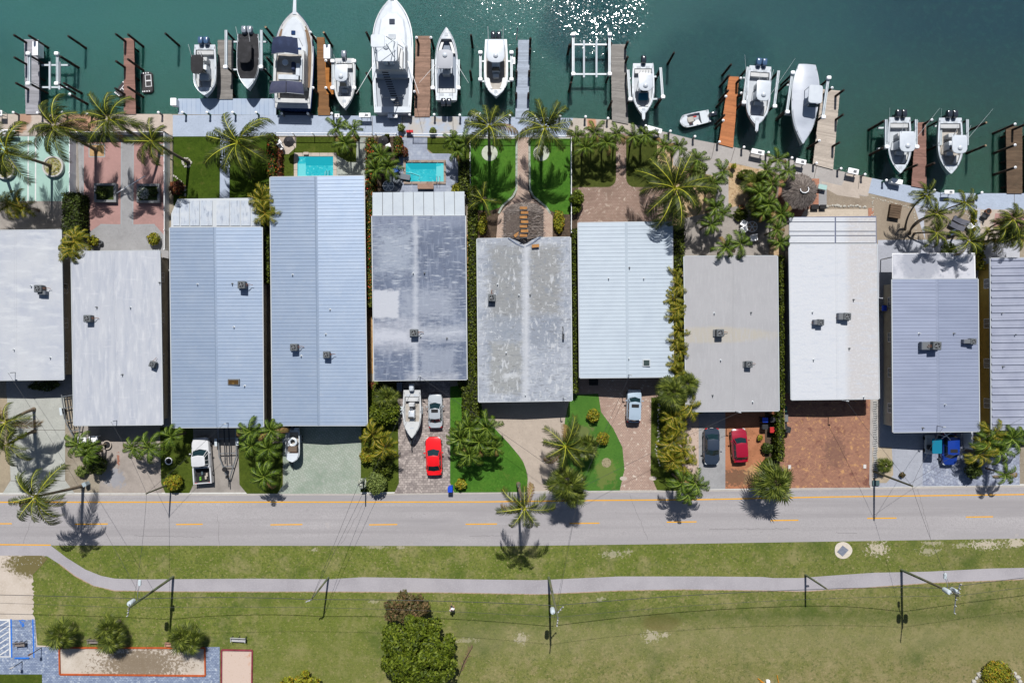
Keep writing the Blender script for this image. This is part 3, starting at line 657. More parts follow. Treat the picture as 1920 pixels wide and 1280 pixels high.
def mid(name, a, c, w, h, m, parent, z=0, kind=None):
    "a bar from a to c"
    b = MB(); d = (c - a); L_ = d.length
    u = d.normalized(); s = Vector((-u.y, u.x, 0)) * w / 2; up = Vector((0, 0, h))
    v = [a + s, a - s, c - s, c + s]
    b.loft([[p + Vector((0, 0, z)) for p in v], [p + up + Vector((0, 0, z)) for p in v]])
    return b.build(name, m, parent, kind=kind)
def house(label, tl, tr, br, bl, rt, rb, m, ribs=0, wallc=(220, 214, 200), z=2.95, rise=.55, vents=(), sky=(), rear=None, panels=0, ribm=None, gutter=True, overh=.45):
    TL, TR, BR, BL = [P(*q, z) for q in (tl, tr, br, bl)]
    RT_, RB_ = P(rt, (tl[1] + tr[1]) / 2, z + rise), P(rb, (bl[1] + br[1]) / 2, z + rise)
    base = (TL + BR) / 2; base.z = 0
    h = empty('house', base, label, 'house')
    wm = mat('stucco_%d_%d_%d' % wallc, A(*wallc), [('n', A(*[int(c * .9) for c in wallc]), 1.2, .4, .7)], rough=.9, bump=(9, .4))
    T = .09
    b = MB()
    up = Vector((0, 0, T))
    for q in ([TL, BL, RB_, RT_], [RT_, RB_, BR, TR]):
        b.loft([[p - up for p in q], [p for p in q]])
    r_ = b.build('roof', m, h)
    # eaves trim, 3 mm clear of the slab
    tr_ = MB()
    e = .012
    for a, c in ((TL, BL), (TR, BR)):
        sgn = -1 if a is TL else 1
        o = Vector((sgn * (.05 + e), 0, 0))
        q = [a + o - Vector((.05, 0, 0)), a + o + Vector((.05, 0, 0)), c + o + Vector((.05, 0, 0)), c + o - Vector((.05, 0, 0))]
        tr_.loft([[p - Vector((0, 0, .14)) for p in q], [p + Vector((0, 0, .012)) for p in q]])
    for a, c, sy in ((TL, RT_, 1), (RT_, TR, 1), (BL, RB_, -1), (RB_, BR, -1)):
        o = Vector((0, sy * (.035 + e), 0)); w = Vector((0, .035, 0))
        q = [a + o - w, c + o - w, c + o + w, a + o + w]
        tr_.loft([[p - Vector((0, 0, .15)) for p in q], [p + Vector((0, 0, .014)) for p in q]])
    tr_.build('fascia', M_gut, r_)
    if ribs:
        rb_ = MB(); ribm = ribm or m
        for i in range(1, ribs):
            t = i / ribs
            for (a0, a1, c0, c1) in ((TL, BL, RT_, RB_), (RT_, RB_, TR, BR)):
                a = a0.lerp(a1, t); c = c0.lerp(c1, t)
                w = Vector((0, .032, 0)); hh = Vector((0, 0, .035))
                rb_.loft([[a - w, a + w, c + w, c - w], [a - w * .5 + hh, a + w * .5 + hh, c + w * .5 + hh, c - w * .5 + hh]])
        rb_.build('roof_rib', ribm, r_, kind='stuff')
        cp = MB(); w = Vector((.17, 0, 0)); lo = Vector((0, 0, .035)); hi = Vector((0, 0, .075))
        a, c = RT_, RB_
        cp.loft([[a - w + lo - Vector((0, 0, .05)), a + hi, a + w + lo - Vector((0, 0, .05))], [c - w + lo - Vector((0, 0, .05)), c + hi, c + w + lo - Vector((0, 0, .05))]])
        cp.build('ridge_cap', ribm, r_)
    else:
        cp = MB(); w = Vector((.12, 0, 0))
        a, c = RT_ + Vector((0, 0, .004)), RB_ + Vector((0, 0, .004))
        cp.loft([[a - w, a + Vector((0, 0, .03)), a + w], [c - w, c + Vector((0, 0, .03)), c + w]])
        cp.build('ridge_seam', m, r_)
    if panels:
        for i in range(panels):
            for (a0, a1, c0, c1) in ((TL, BL, RT_, RB_), (RT_, RB_, TR, BR)):
                a, a2 = a0.lerp(a1, (i + .03) / panels), a0.lerp(a1, (i + .97) / panels)
                c, c2 = c0.lerp(c1, (i + .03) / panels), c0.lerp(c1, (i + .97) / panels)
                rings = []
                for k, hh in ((0, .01), (.12, .13), (.3, .13), (.42, .02), (.75, .02), (1, .03)):
                    u = Vector((0, 0, hh)); rings.append([a.lerp(a2, k) + u, c.lerp(c2, k) + u])
                pb = MB(); pb.loft(rings, cap=False, close=False)
                lo_ = [a + Vector((0, 0, .004)), c + Vector((0, 0, .004)), c2 + Vector((0, 0, .004)), a2 + Vector((0, 0, .004))]
                pb.face(lo_)
                pb.build('roof_panel', m, h)
    # walls
    x0, x1 = max(TL.x, BL.x) + overh, min(TR.x, BR.x) - overh
    y1, y0 = min(TL.y, TR.y) - overh, max(BL.y, BR.y) + overh
    wl = MB()
    t = .1
    for (ax, ay, bx, by) in ((x0, y0, x1, y0 + .15), (x0, y1 - .15, x1, y1), (x0, y0 + .15, x0 + .15, y1 - .15), (x1 - .15, y0 + .15, x1, y1 - .15)):
        wl.prism([(ax, ay), (bx, ay), (bx, by), (ax, by)], 0.02, z - T - .01)
    wl.build('wall', wm, h)
    n = max(3, int((y1 - y0) / 4))
    for i in range(n):
        yy = lerp(y0, y1, (i + .5) / n)
        window(h, (x0 - .03, yy, 1.6), R(90)); window(h, (x1 + .03, yy, 1.6), R(90))
    for fx in (.2, .8): window(h, (lerp(x0, x1, fx), y0 - .03, 1.6), 0); window(h, (lerp(x0, x1, fx), y1 + .03, 1.6), 0)
    for yy, s in ((y0 - .03, -1), (y1 + .03, 1)):
        d = MB(); d.box((lerp(x0, x1, .5), yy, 1.08), (.95, .06, 2.1)); do = d.build('door', M_wtrim, h)
        k = MB(); k.tube((lerp(x0, x1, .5) + .36, yy + s * .03, 1.05), (lerp(x0, x1, .5) + .36, yy + s * .1, 1.05), .03, n=8); k.build('handle', M_steel, do)
    def zr(px):
        "roof height under a photo column"
        t_ = (px - (tl[0] + bl[0]) / 2) / max(1e-3, ((rt + rb) / 2 - (tl[0] + bl[0]) / 2))
        if t_ > 1: t_ = ((tr[0] + br[0]) / 2 - px) / ((tr[0] + br[0]) / 2 - (rt + rb) / 2)
        return z + rise * max(0, min(1, t_))
    for vx, vy in vents:
        zz = zr(vx); p = P(vx, vy, zz)
        vb = MB(); vb.lathe([(.13, 0), (.07, .03), (.055, .05), (.055, .34), (.05, .35)], p + Vector((0, 0, .004)), 10)
        vb.build('vent_pipe', M_gut if vx % 2 else M_grey, r_, smooth=True)
    for sx, sy, sw, sh, kind in sky:
        zz = zr(sx); p = P(sx, sy, zz + .12)
        sb = MB(); sb.rbox(p + Vector((0, 0, -.06)), (M(sw), M(sh), .22), .05); so = sb.build('skylight', M_gut if kind else M_grey, r_)
        gb = MB(); gb.box(p + Vector((0, 0, .07)), (M(sw) - .22, M(sh) - .22, .04)); gb.build('pane', mat('skylight_dome', A(70, 84, 84) if kind else A(92, 70, 40), [('n', A(150, 120, 60), 3, .5, .7)] if not kind else (), rough=.2), so) if False else gb.build('skylight_pane', mat('skylight_dome%d' % kind, A(70, 84, 84) if kind else A(92, 70, 40), [] if kind else [('n', A(150, 120, 60), 3, .5, .7)], rough=.2), r_)
    if rear: rear(h, z)
    return h, zr
def porch_panels(h, z, poly_l, poly_r, n, m, name, seam=.05, gapm=None):
    "row of side by side roof panels between the top edge poly_l[0..1] and the bottom edge poly_r[0..1]"
    a0, a1 = P(*poly_l[0], z), P(*poly_l[1], z)
    b0, b1 = P(*poly_r[0], z), P(*poly_r[1], z)
    bs = MB(); q = [b0, b1, a1, a0]
    bs.loft([[p - Vector((0, 0, .2)) for p in q], [p - Vector((0, 0, .06)) for p in q]]); bs.build('porch_frame', gapm or M_grey, h)
    for i in range(n):
        g = seam / 2
        t0, t1 = i / n + g / n, (i + 1) / n - g / n
        q = [b0.lerp(b1, t0), b0.lerp(b1, t1), a0.lerp(a1, t1), a0.lerp(a1, t0)]
        pb = MB(); pb.loft([[p - Vector((0, 0, .055)) for p in q], [p for p in q]]); pb.build(name, m, h)
    for p in (a0, a1, a0.lerp(a1, .5)):
        c = MB(); c.box((p.x, p.y - .4, (z - .2) / 2), (.12, .12, z - .24)); c.build('post', M_wtrim, h)
H = {}
H[1] = house('white flat-roofed house cut off by the left edge, with a capsule shaped air unit', (-55, 433), (114, 431), (119, 711), (-56, 713), 28, 30, R1, vents=[(59, 536), (95, 670), (27, 655)], rise=.2)
H[2] = house('white brushed-roof house behind the pink and grey courts', (134, 472), (299, 470), (304.5, 795.5), (139, 797), 212, 222, R2, vents=[(182, 576), (245, 576), (230, 702), (300, 530)], rise=.2)
def rear3(h, z):
    zz = z - .12
    q = [(321, 425.5), (489, 424.5), (489, 401), (474, 371), (333, 373), (321, 401)]
    b = MB(); b.loft([[P(x, y, zz - .2) for x, y in q], [P(x, y, zz - .1) for x, y in q]]); b.build('porch_frame', M_gut, h)
    xs = [324, 337.5, 355.5, 375, 399, 405, 431, 451, 471, 487]
    for i in range(9):
        if i == 4: continue
        x0, x1 = xs[i] + 1, xs[i + 1] - 1
        def ty(x): return 401 - (x - 321) * 28 / 12 if x < 333 else (371 + (x - 474) * 2 if x > 474 else 373)
        q = [(x0, 423), (x1, 423), (x1, ty(x1) + 3), (x0, ty(x0) + 3)]
        b = MB(); b.loft([[P(x, y, zz - .098) for x, y in q], [P(x, y, zz - .03) for x, y in q]]); b.build('porch_panel', R3r, h)
    for p in ((335, 375), (472, 374), (405, 374)):
        v = P(*p, zz); c = MB(); c.box((v.x, v.y - .2, zz / 2 - .12), (.12, .12, zz - .2)); c.build('post', M_wtrim, h)
H[3] = house('blue metal-roofed house with worn white porch panels and one grey air unit', (318.7, 427), (491, 426), (493.5, 800), (323, 801), 402, 407.5, R3, ribs=56, vents=[(371, 533), (436, 532), (439, 613), (459, 723)], sky=[(438, 716, 21, 11, 0)], rear=rear3)
H[4] = house('longest blue metal-roofed house, reaching up to the swimming pool', (507, 332.5), (682, 330), (688, 797), (511.5, 797), 592, 597.5, R3, ribs=70, vents=[(549, 515), (619, 580), (611, 626), (565, 667)], z=3.1)
H[5] = house('house with a patchy worn grey roof and a white panelled porch', (698, 405), (872, 404.5), (875, 711), (702, 713), 785, 787.5, R5, vents=[(775, 512), (796, 512), (789, 630), (838, 634)], rise=.3,
    rear=lambda h, z: porch_panels(h, z - .1, [(698, 361), (871, 359)], [(698, 405), (872, 404)], 9, R5w, 'porch_panel', .06))
H[6] = house('blotchy pale grey roofed house notched around the thatched roof', (895, 448), (1069, 445), (1072, 750.5), (898, 753), 984, 985.5, R6, vents=[(973, 553), (994, 553), (949, 661), (985, 740), (933, 533)], rise=.3)
H[7] = house('palest blue metal-roofed house beside the row of yellow palms', (1084.5, 418), (1260, 416), (1262, 706), (1087.5, 708), 1174, 1177, R7, ribs=41, vents=[(1180, 502), (1141, 522), (1207, 522), (1179, 672)], sky=[(1212, 680, 14, 13, 1)])
H[8] = house('plain beige-grey roofed house behind the two dark cars', (1283, 481), (1457, 480), (1460, 769.5), (1287, 771), 1374, 1376, R8, vents=[(1339, 587), (1408, 586), (1351, 675), (1411, 753), (1336, 741)], rise=.2)
def rear9(h, z):
    b = MB(); q = [(1479, 457), (1644, 457), (1643, 405), (1479, 407)]
    b.loft([[P(x, y, z - .25) for x, y in q], [P(x, y, z - .12) for x, y in q]]); b.build('porch_frame', mat('slate_trim', A(120, 128, 156), rough=.6), h)
    ys = [407, 416.5, 434, 442, 456]
    for (x0, x1) in ((1480, 1565), (1567.5, 1642)):
        for i in range(4):
            q = [(x0, ys[i + 1] - .9), (x1, ys[i + 1] - .9), (x1, ys[i] + .6), (x0, ys[i] + .6)]
            b = MB(); b.loft([[P(x, y, z - .118) for x, y in q], [P(x, y, z - .04) for x, y in q]]); b.build('porch_panel', R9, h)
    for p in ((1482, 409), (1640, 409), (1562, 409)):
        v = P(*p, z); c = MB(); c.box((v.x, v.y - .3, z / 2 - .15), (.12, .12, z - .3)); c.build('post', M_wtrim, h)
H[9] = house('bright white roofed house behind the red brick driveway', (1480, 458), (1644, 457.5), (1648, 747), (1484, 749), 1568, 1571, R9, vents=[(1523, 585), (1600, 562), (1592, 653), (1525, 674), (1619, 744)], rise=.25, rear=rear9)
def rear10(h, z):
    q = [(1674, 522), (1828, 522), (1827, 475), (1674, 476)]
    b = MB(); b.loft([[P(x, y, z - .35) for x, y in q], [P(x, y, z - .2) for x, y in q]]); b.build('porch_roof', R10f, h)
    b = MB(); q2 = [(1672.8, 522), (1829.2, 522), (1828.2, 474), (1672.8, 475)]
    b.loft([[P(x, y, z - .36) for x, y in q2], [P(x, y, z - .24) for x, y in q2]]); b.build('porch_edge', M_wtrim, h)
    for p in ((1677, 478), (1824, 478), (1750, 478)):
        v = P(*p, z); c = MB(); c.box((v.x, v.y - .2, z / 2 - .25), (.12, .12, z - .5)); c.build('post', M_wtrim, h)
H[10] = house('lavender metal-roofed house with the flat white palm-shaded porch', (1673, 523.5), (1833, 523), (1836, 808), (1675, 810), 1757, 1760.5, R10, ribs=44, vents=[(1723, 625), (1788, 625), (1771, 758), (1730, 802)], rear=rear10)
H[11] = house('yellow walled house with a coarse corrugated roof at the right edge', (1857.5, 484.5), (2030, 482), (2034, 803), (1859.5, 805), 1944, 1947, R11, panels=23, wallc=(214, 180, 90), vents=[(1878, 587), (1902, 627), (1880, 687)])
# roof notch on house 6 filled by the thatch: small raised lips
hb = H[6][0]
b = MB()
for a, c in (((953, 446.5), (983, 464)), ((983, 464), (1013, 444.5))):
    pa, pc = P(*a, 3.18), P(*c, 3.2)
    b.path([pa, (pa + pc) / 2 + Vector((0, -.12, 0)), pc], .09, 6)
b.build('roof_lip', mat('lip_slate', A(120, 132, 158), rough=.6), hb)
# ------------------------------------------------ air conditioners
def ac_proto():
    r = empty('air_conditioner', (0, 0, 0), 'x', 'air conditioner')
    b = MB(); b.rbox((0, 0, .42), (.84, .84, .62), .08); b.build('cabinet', mat('ac_cabinet', A(116, 122, 128), [('n', A(96, 100, 104), 2, .4, .7)], rough=.5, obj=True), r)
    b = MB()
    for i in range(5): b.box((0, .423, .2 + .1 * i), (.7, .012, .03)); b.box((0, -.423, .2 + .1 * i), (.7, .012, .03))
    b.build('louvre', M_dark, r)
    b = MB(); b.lathe([(.31, .733), (.32, .76), (.30, .762), (.28, .736)], n=18); b.build('fan_ring', M_grey, r, smooth=True)
    b = MB(); b.lathe([(.285, .732), (.285, .738)], n=18); b.build('fan_well', M_black, r)
    for k in range(4):
        b = MB(); a = k * math.pi / 2 + .3
        b.box((.13 * math.cos(a), .13 * math.sin(a), .75), (.24, .11, .012), rz=a, rx=.25); b.build('fan_blade', M_grey, r)
    for sx in (-.34, .34):
        for sy in (-.34, .34):
            b = MB(); b.box((sx, sy, .06), (.06, .06, .12)); b.build('leg', M_steel, r)
    b = MB(); b.path([(.42, .1, .5), (.62, .12, .42), (.8, .1, .1), (1.05, .05, .04)], .03, 6); b.path([(.42, -.05, .45), (.58, -.05, .3), (.7, -.1, .04)], .022, 6); b.build('pipe', M_rust, r)
    b = MB(); b.box((-.1, 0, -.03), (1.0, .8, .05)); b.build('stand', M_grey, r)
    return r
ACP = ac_proto(); first = True
for (px, py, hz, rz, s, lab) in [
    (70, 541, 1, 0, 1.15, 'oblong dark air unit on the left-edge white roof'),
    (162, 597, 2, 0, 1.1, 'boxy grey air unit on the left part of the brushed white roof'),
    (283, 683, 2, 1.2, .9, 'small air unit with tangled pipes near the right eave of the brushed white roof'),
    (452, 534, 3, 0, 1.15, 'grey air unit with orange rust stain on the blue roof right of its ridge'),
    (550, 651, 4, 0, 1.1, 'air unit with long pipes left of the ridge of the longest roof'),
    (611, 665, 4, 0, 1.0, 'brown-topped air unit right of the ridge of the longest roof'),
    (776, 624, 5, 0, 1.15, 'black-fan air unit near the ridge of the patchy worn roof'),
    (922, 558, 6, 1.5, 1.1, 'rounded air unit on the left of the blotchy notched roof'),
    (1351, 624, 8, 0, 1.15, 'upper left air unit on the plain beige-grey roof'),
    (1406, 683, 8, 0, 1.0, 'lower right air unit on the plain beige-grey roof'),
    (1541, 604, 9, 3.1, .95, 'air unit on the brightest white half of the roof'),
    (1590, 593, 9, 3.1, 1.1, 'air unit right of the ridge of the white roof by the brick driveway'),
    (1757, 648, 10, 3.1, 1.3, 'large air unit on the ridge of the lavender roof'),
    (1828, 640, 10, 3.1, .9, 'small air unit at the right eave of the lavender roof')]:
    zz = H[hz][1](px) + .1 + (.16 if hz in (3, 4, 10) else .06)
    o = ACP if first else copy_tree(ACP)
    if not first: ORG[o] = ORG[ACP]
    first = False
    o['label'] = lab; o['group'] = 'air conditioners on the roofs'
    p = P(px, py, zz + .75); move(o, (p.x, p.y, zz), rz, s * .88)
# duct boxes next to some of the units
for (px, py, hz, w, d, lab) in [(78, 549, 1, .9, .45, 'small metal duct box beside the oblong air unit'), (1736, 648, 10, 1.0, .95, 'square slate duct box left of the large lavender-roof air unit'), (1814, 640, 10, .9, .5, 'flat duct box left of the small right-eave air unit'), (1531, 604, 9, .6, .6, 'duct box left of the air unit on the whitest roof half'), (1577, 593, 9, .6, .8, 'duct box left of the air unit right of the white ridge')]:
    zz = H[hz][1](px) + .08; p = P(px, py, zz + .5)
    r_ = empty('duct_box', (p.x, p.y, zz), lab, 'duct', 'duct boxes by the air conditioners')
    b = MB(); b.rbox((p.x, p.y, zz + .3), (w, d, .5), .05); b.build('housing', mat('duct_grey', A(120, 126, 140), rough=.5), r_)
    b = MB(); b.box((p.x, p.y, zz + .56), (w * .8, d * .8, .02)); b.build('lid', M_grey, r_)
    b = MB()
    for sx in (-.4, .4): b.box((p.x + sx * w, p.y, zz + .02), (.05, d, .1))
    b.build('foot', M_steel, r_)
def pipebox(px, py, hz, lab):
    zz = H[hz][1](px); p = P(px, py, zz)
    b = MB(); b.path([p + Vector((0, 0, .03)), p + Vector((.05, -.3, .05)), p + Vector((.0, -.7, .22)), p + Vector((.1, -1.0, .5))], .05, 8)
    b.box(p + Vector((.05, -1.2, .3)), (.22, .6, .3)); o = b.build('roof_cable_box', M_dark); tag(o, lab, 'cable box')
pipebox(1055, 612, 6, 'thin dark cable box near the right eave of the blotchy roof')
# service masts on the eaves
MASTS = []
for i, (px, py, hz, lab) in enumerate([(29, 698, 1, 'bent service mast on the left-edge white roof'), (219, 788, 2, 'bent service mast at the street eave of the brushed white roof'), (428, 792, 3, 'service mast at the street end of the blue roof above the pickup'),
    (788, 704, 5, 'service mast at the street end of the patchy worn roof'), (1056, 745, 6, 'service mast at the lower right corner of the blotchy roof'), (1178, 702, 7, 'service mast at the street end of the palest blue roof'),
    (1379, 771, 8, 'service mast on the beige-grey roof between the two dark cars'), (1578, 750, 9, 'service mast on the white roof over the red brick driveway'), (1757, 798, 10, 'service mast at the street end of the lavender roof')]):
    zz = H[hz][1](px); p = P(px, py, zz)
    r_ = empty('service_mast', (p.x, p.y, zz), lab, 'mast', 'electric service masts on the eaves')
    b = MB(); top = p + Vector((0, 0, 1.15)); b.tube(p - Vector((0, 0, .1)), top, .045, n=8); b.build('pipe', M_steel, r_)
    b = MB(); b.path([top, top + Vector((.1, .02, .1)), top + Vector((.22, -.02, .02))], [.06, .07, .07], 8); b.build('weatherhead', M_gut, r_, smooth=True)
    MASTS.append(top)
# ================================================================= DOCKS, PILINGS, LIFTS
def wood(name, r, g_, b_, k=.72):
    c = A(r, g_, b_)
    return mat(name, c, [('n', dk(c, k), .9, .45, .7, (1, 3, 1)), ('n', dk(c, 1.22), 2.2, .54, .75, (.5, 4, 1)), ('n', dk(c, .6), 6, .6, .75)], island=[(0, dk(c, .78)), (.5, c), (1, dk(c, 1.18))], rough=.85)
PILEM = mat('tarred_piling', A(58, 50, 46), [('n', A(110, 80, 60), 2, .55, .7), ('n', A(30, 28, 28), 5, .5, .7)], rough=.95, obj=True)
PCAP = mat('piling_cap_white', (.75, .76, .77, 1), rough=.4)
PTAN = mat('piling_end_grain', A(196, 170, 140), [('n', A(120, 96, 76), 5, .45, .6)], rough=.9, obj=True)
def piling(px, py, h=1.9, cap=0, label='', r=.15, group='mooring pilings in the channel', bot=-3.2, dx=0, dy=0):
    p = P(px, py, h)
    root = empty('piling', (p.x, p.y, 0), label, 'piling', group)
    b = MB(); b.lathe([(r * 1.12, bot), (r * 1.08, WZ - .02), (r * 1.1, WZ + .3), (r, WZ + .5), (r * .94, h - .03), (r * .9, h)], (p.x, p.y, 0), 10); b.build('post', PILEM, root, smooth=True)
    if cap == 1:
        b = MB(); b.lathe([(r * 1.08, h + .002), (r * 1.08, h + .05), (.02, h + .2)], (p.x, p.y, 0), 12); b.build('cap', PCAP, root, smooth=True)
    elif cap == 2:
        b = MB(); b.lathe([(r * .86, h + .002), (r * .8, h + .03)], (p.x, p.y, 0), 10); b.build('cap', PTAN, root)
    else:
        b = MB(); b.lathe([(r * .86, h + .002), (r * .7, h + .03)], (p.x, p.y, 0), 10); b.build('cap', PILEM, root)
    return root
DZ = .12
def dock(label, quad, m, piles=(), n=None, joists=True, z=DZ, pw=.15, big=False):
    "quad px: far-left, far-right, near-right, near-left"
    fl, fr, nr, nl = [P(*q, z) for q in quad]
    c = (fl + nr) / 2
    root = empty('dock', (c.x, c.y, 0), label, 'dock', 'boat docks along the seawall')
    L_ = (nl - fl).length; n = n or int(L_ / pw)
    b = MB(); rg = random.Random(len(label))
    for i in range(n):
        t0, t1 = i / n, (i + .9) / n
        j = rg.uniform(-.012, .012); k = rg.uniform(-.02, .02)
        q = [nl.lerp(fl, t0), nr.lerp(fr, t0), nr.lerp(fr, t1), nl.lerp(fl, t1)]
        ex = (q[1] - q[0]).normalized() * k
        q = [q[0] + ex, q[1] - ex, q[2] - ex, q[3] + ex]
        b.loft([[p + Vector((0, 0, -.045)) for p in q], [p + Vector((0, 0, j * .5)) for p in q]])
    b.build('deck_plank', m, root, kind='stuff')
    if joists:
        for t in (.07, .5, .93):
            a, e = nl.lerp(nr, t), fl.lerp(fr, t)
            mid('joist', a + Vector((0, 0, -.28)), e + Vector((0, 0, -.28)), .1, .22, PILEM, root)
    for t in (.12, .5, .88):
        a, e = nl.lerp(fl, t), nr.lerp(fr, t)
        for s_, q in ((.14, a), (.86, a)):
            q2 = a.lerp(e, s_); pb = MB(); pb.tube((q2.x, q2.y, -3.2), (q2.x, q2.y, -.3), .12, n=8); pb.build('pile', PILEM, root)
    return root
W_grey = wood('dock_grey_composite', 176, 176, 186, .9)
W_brown = wood('dock_mauve_composite', 158, 120, 110, .85)
W_old = wood('dock_weathered_grey', 150, 146, 144)
W_or = wood('dock_orange_wood', 196, 128, 62)
W_br = wood('dock_brown_wood', 150, 108, 70)
W_red = wood('dock_reddish_grey_wood', 170, 138, 122, .66)
W_blue = wood('dock_pale_blue_boards', 184, 196, 216, .9)
W_slat = wood('dock_striped_grey', 158, 154, 152, .85)
W_org = wood('dock_fresh_orange_wood', 206, 134, 88, .85)
W_beige = wood('dock_beige_composite', 206, 194, 184, .93)
W_dark = wood('dock_dark_old_wood', 112, 92, 74, .66)
dock('smooth grey dock nearest the left edge', [(45, 74), (72, 74), (76.5, 214), (48, 214)], W_grey)
dock('narrow mauve plank dock between the two black floats', [(232, 71.5), (251, 71.5), (254.5, 214), (232, 214)], W_brown)
dock('weathered grey dock beside the black covered boat', [(408, 75), (437.5, 75), (436, 186), (407, 186)], W_old)
dock('two-tone orange and brown wooden dock right of the blue canvas yacht', [(594, 70), (608, 70), (619, 216), (596, 216)], W_br)
dock('bright orange wooden landing widening the two-tone dock', [(609, 112), (624, 112), (626, 177), (612, 177)], W_or, z=.17)
dock('streaky reddish grey dock beside the largest white yacht', [(779, 67.5), (807.5, 67.5), (806, 219), (777, 219)], W_red)
dock('pale blue-white slatted dock below the flag', [(971.5, 75), (993.5, 75), (991, 221), (966, 221)], W_blue)
dock('striped grey dock right of the empty boat lift', [(1145.5, 83), (1174, 83), (1178, 233), (1147.5, 227)], W_slat)
dock('fresh orange wooden dock leaning right', [(1367, 143), (1385.5, 144), (1374.5, 277), (1347.5, 270)], W_org)
dock('wide smooth beige dock behind the shrouded boat', [(1540, 167), (1575, 170), (1562, 318), (1524, 308)], W_beige)
dock('mauve composite dock between the two rightmost boats', [(1717, 230), (1736.5, 229), (1737, 354), (1709, 349)], W_brown)
dock('dark old wooden dock near the right edge', [(1886, 237), (1917, 236), (1917, 363), (1888, 363)], W_dark)
dock('light grey platform board strip cut off by the right edge', [(1926, 236), (1960, 236), (1960, 363), (1928, 363)], W_grey)
# platform of pale boards in front of the seawall
b = MB(); rp = empty('dock_platform', P(420, 200), 'wide pale blue boarded platform jutting out below three docks', 'dock')
q = [(334, 214.5), (517.5, 216), (518, 185), (334, 185)]
b.loft([[P(x, y, -.15) for x, y in q], [P(x, y, .012) for x, y in q]]); b.build('deck', C_blue2, rp)
for x in (345, 400, 455, 508):
    c = MB(); p = P(x, 190); c.tube((p.x, p.y, -3.2), (p.x, p.y, -.16), .14, n=8); c.build('pile', PILEM, rp)
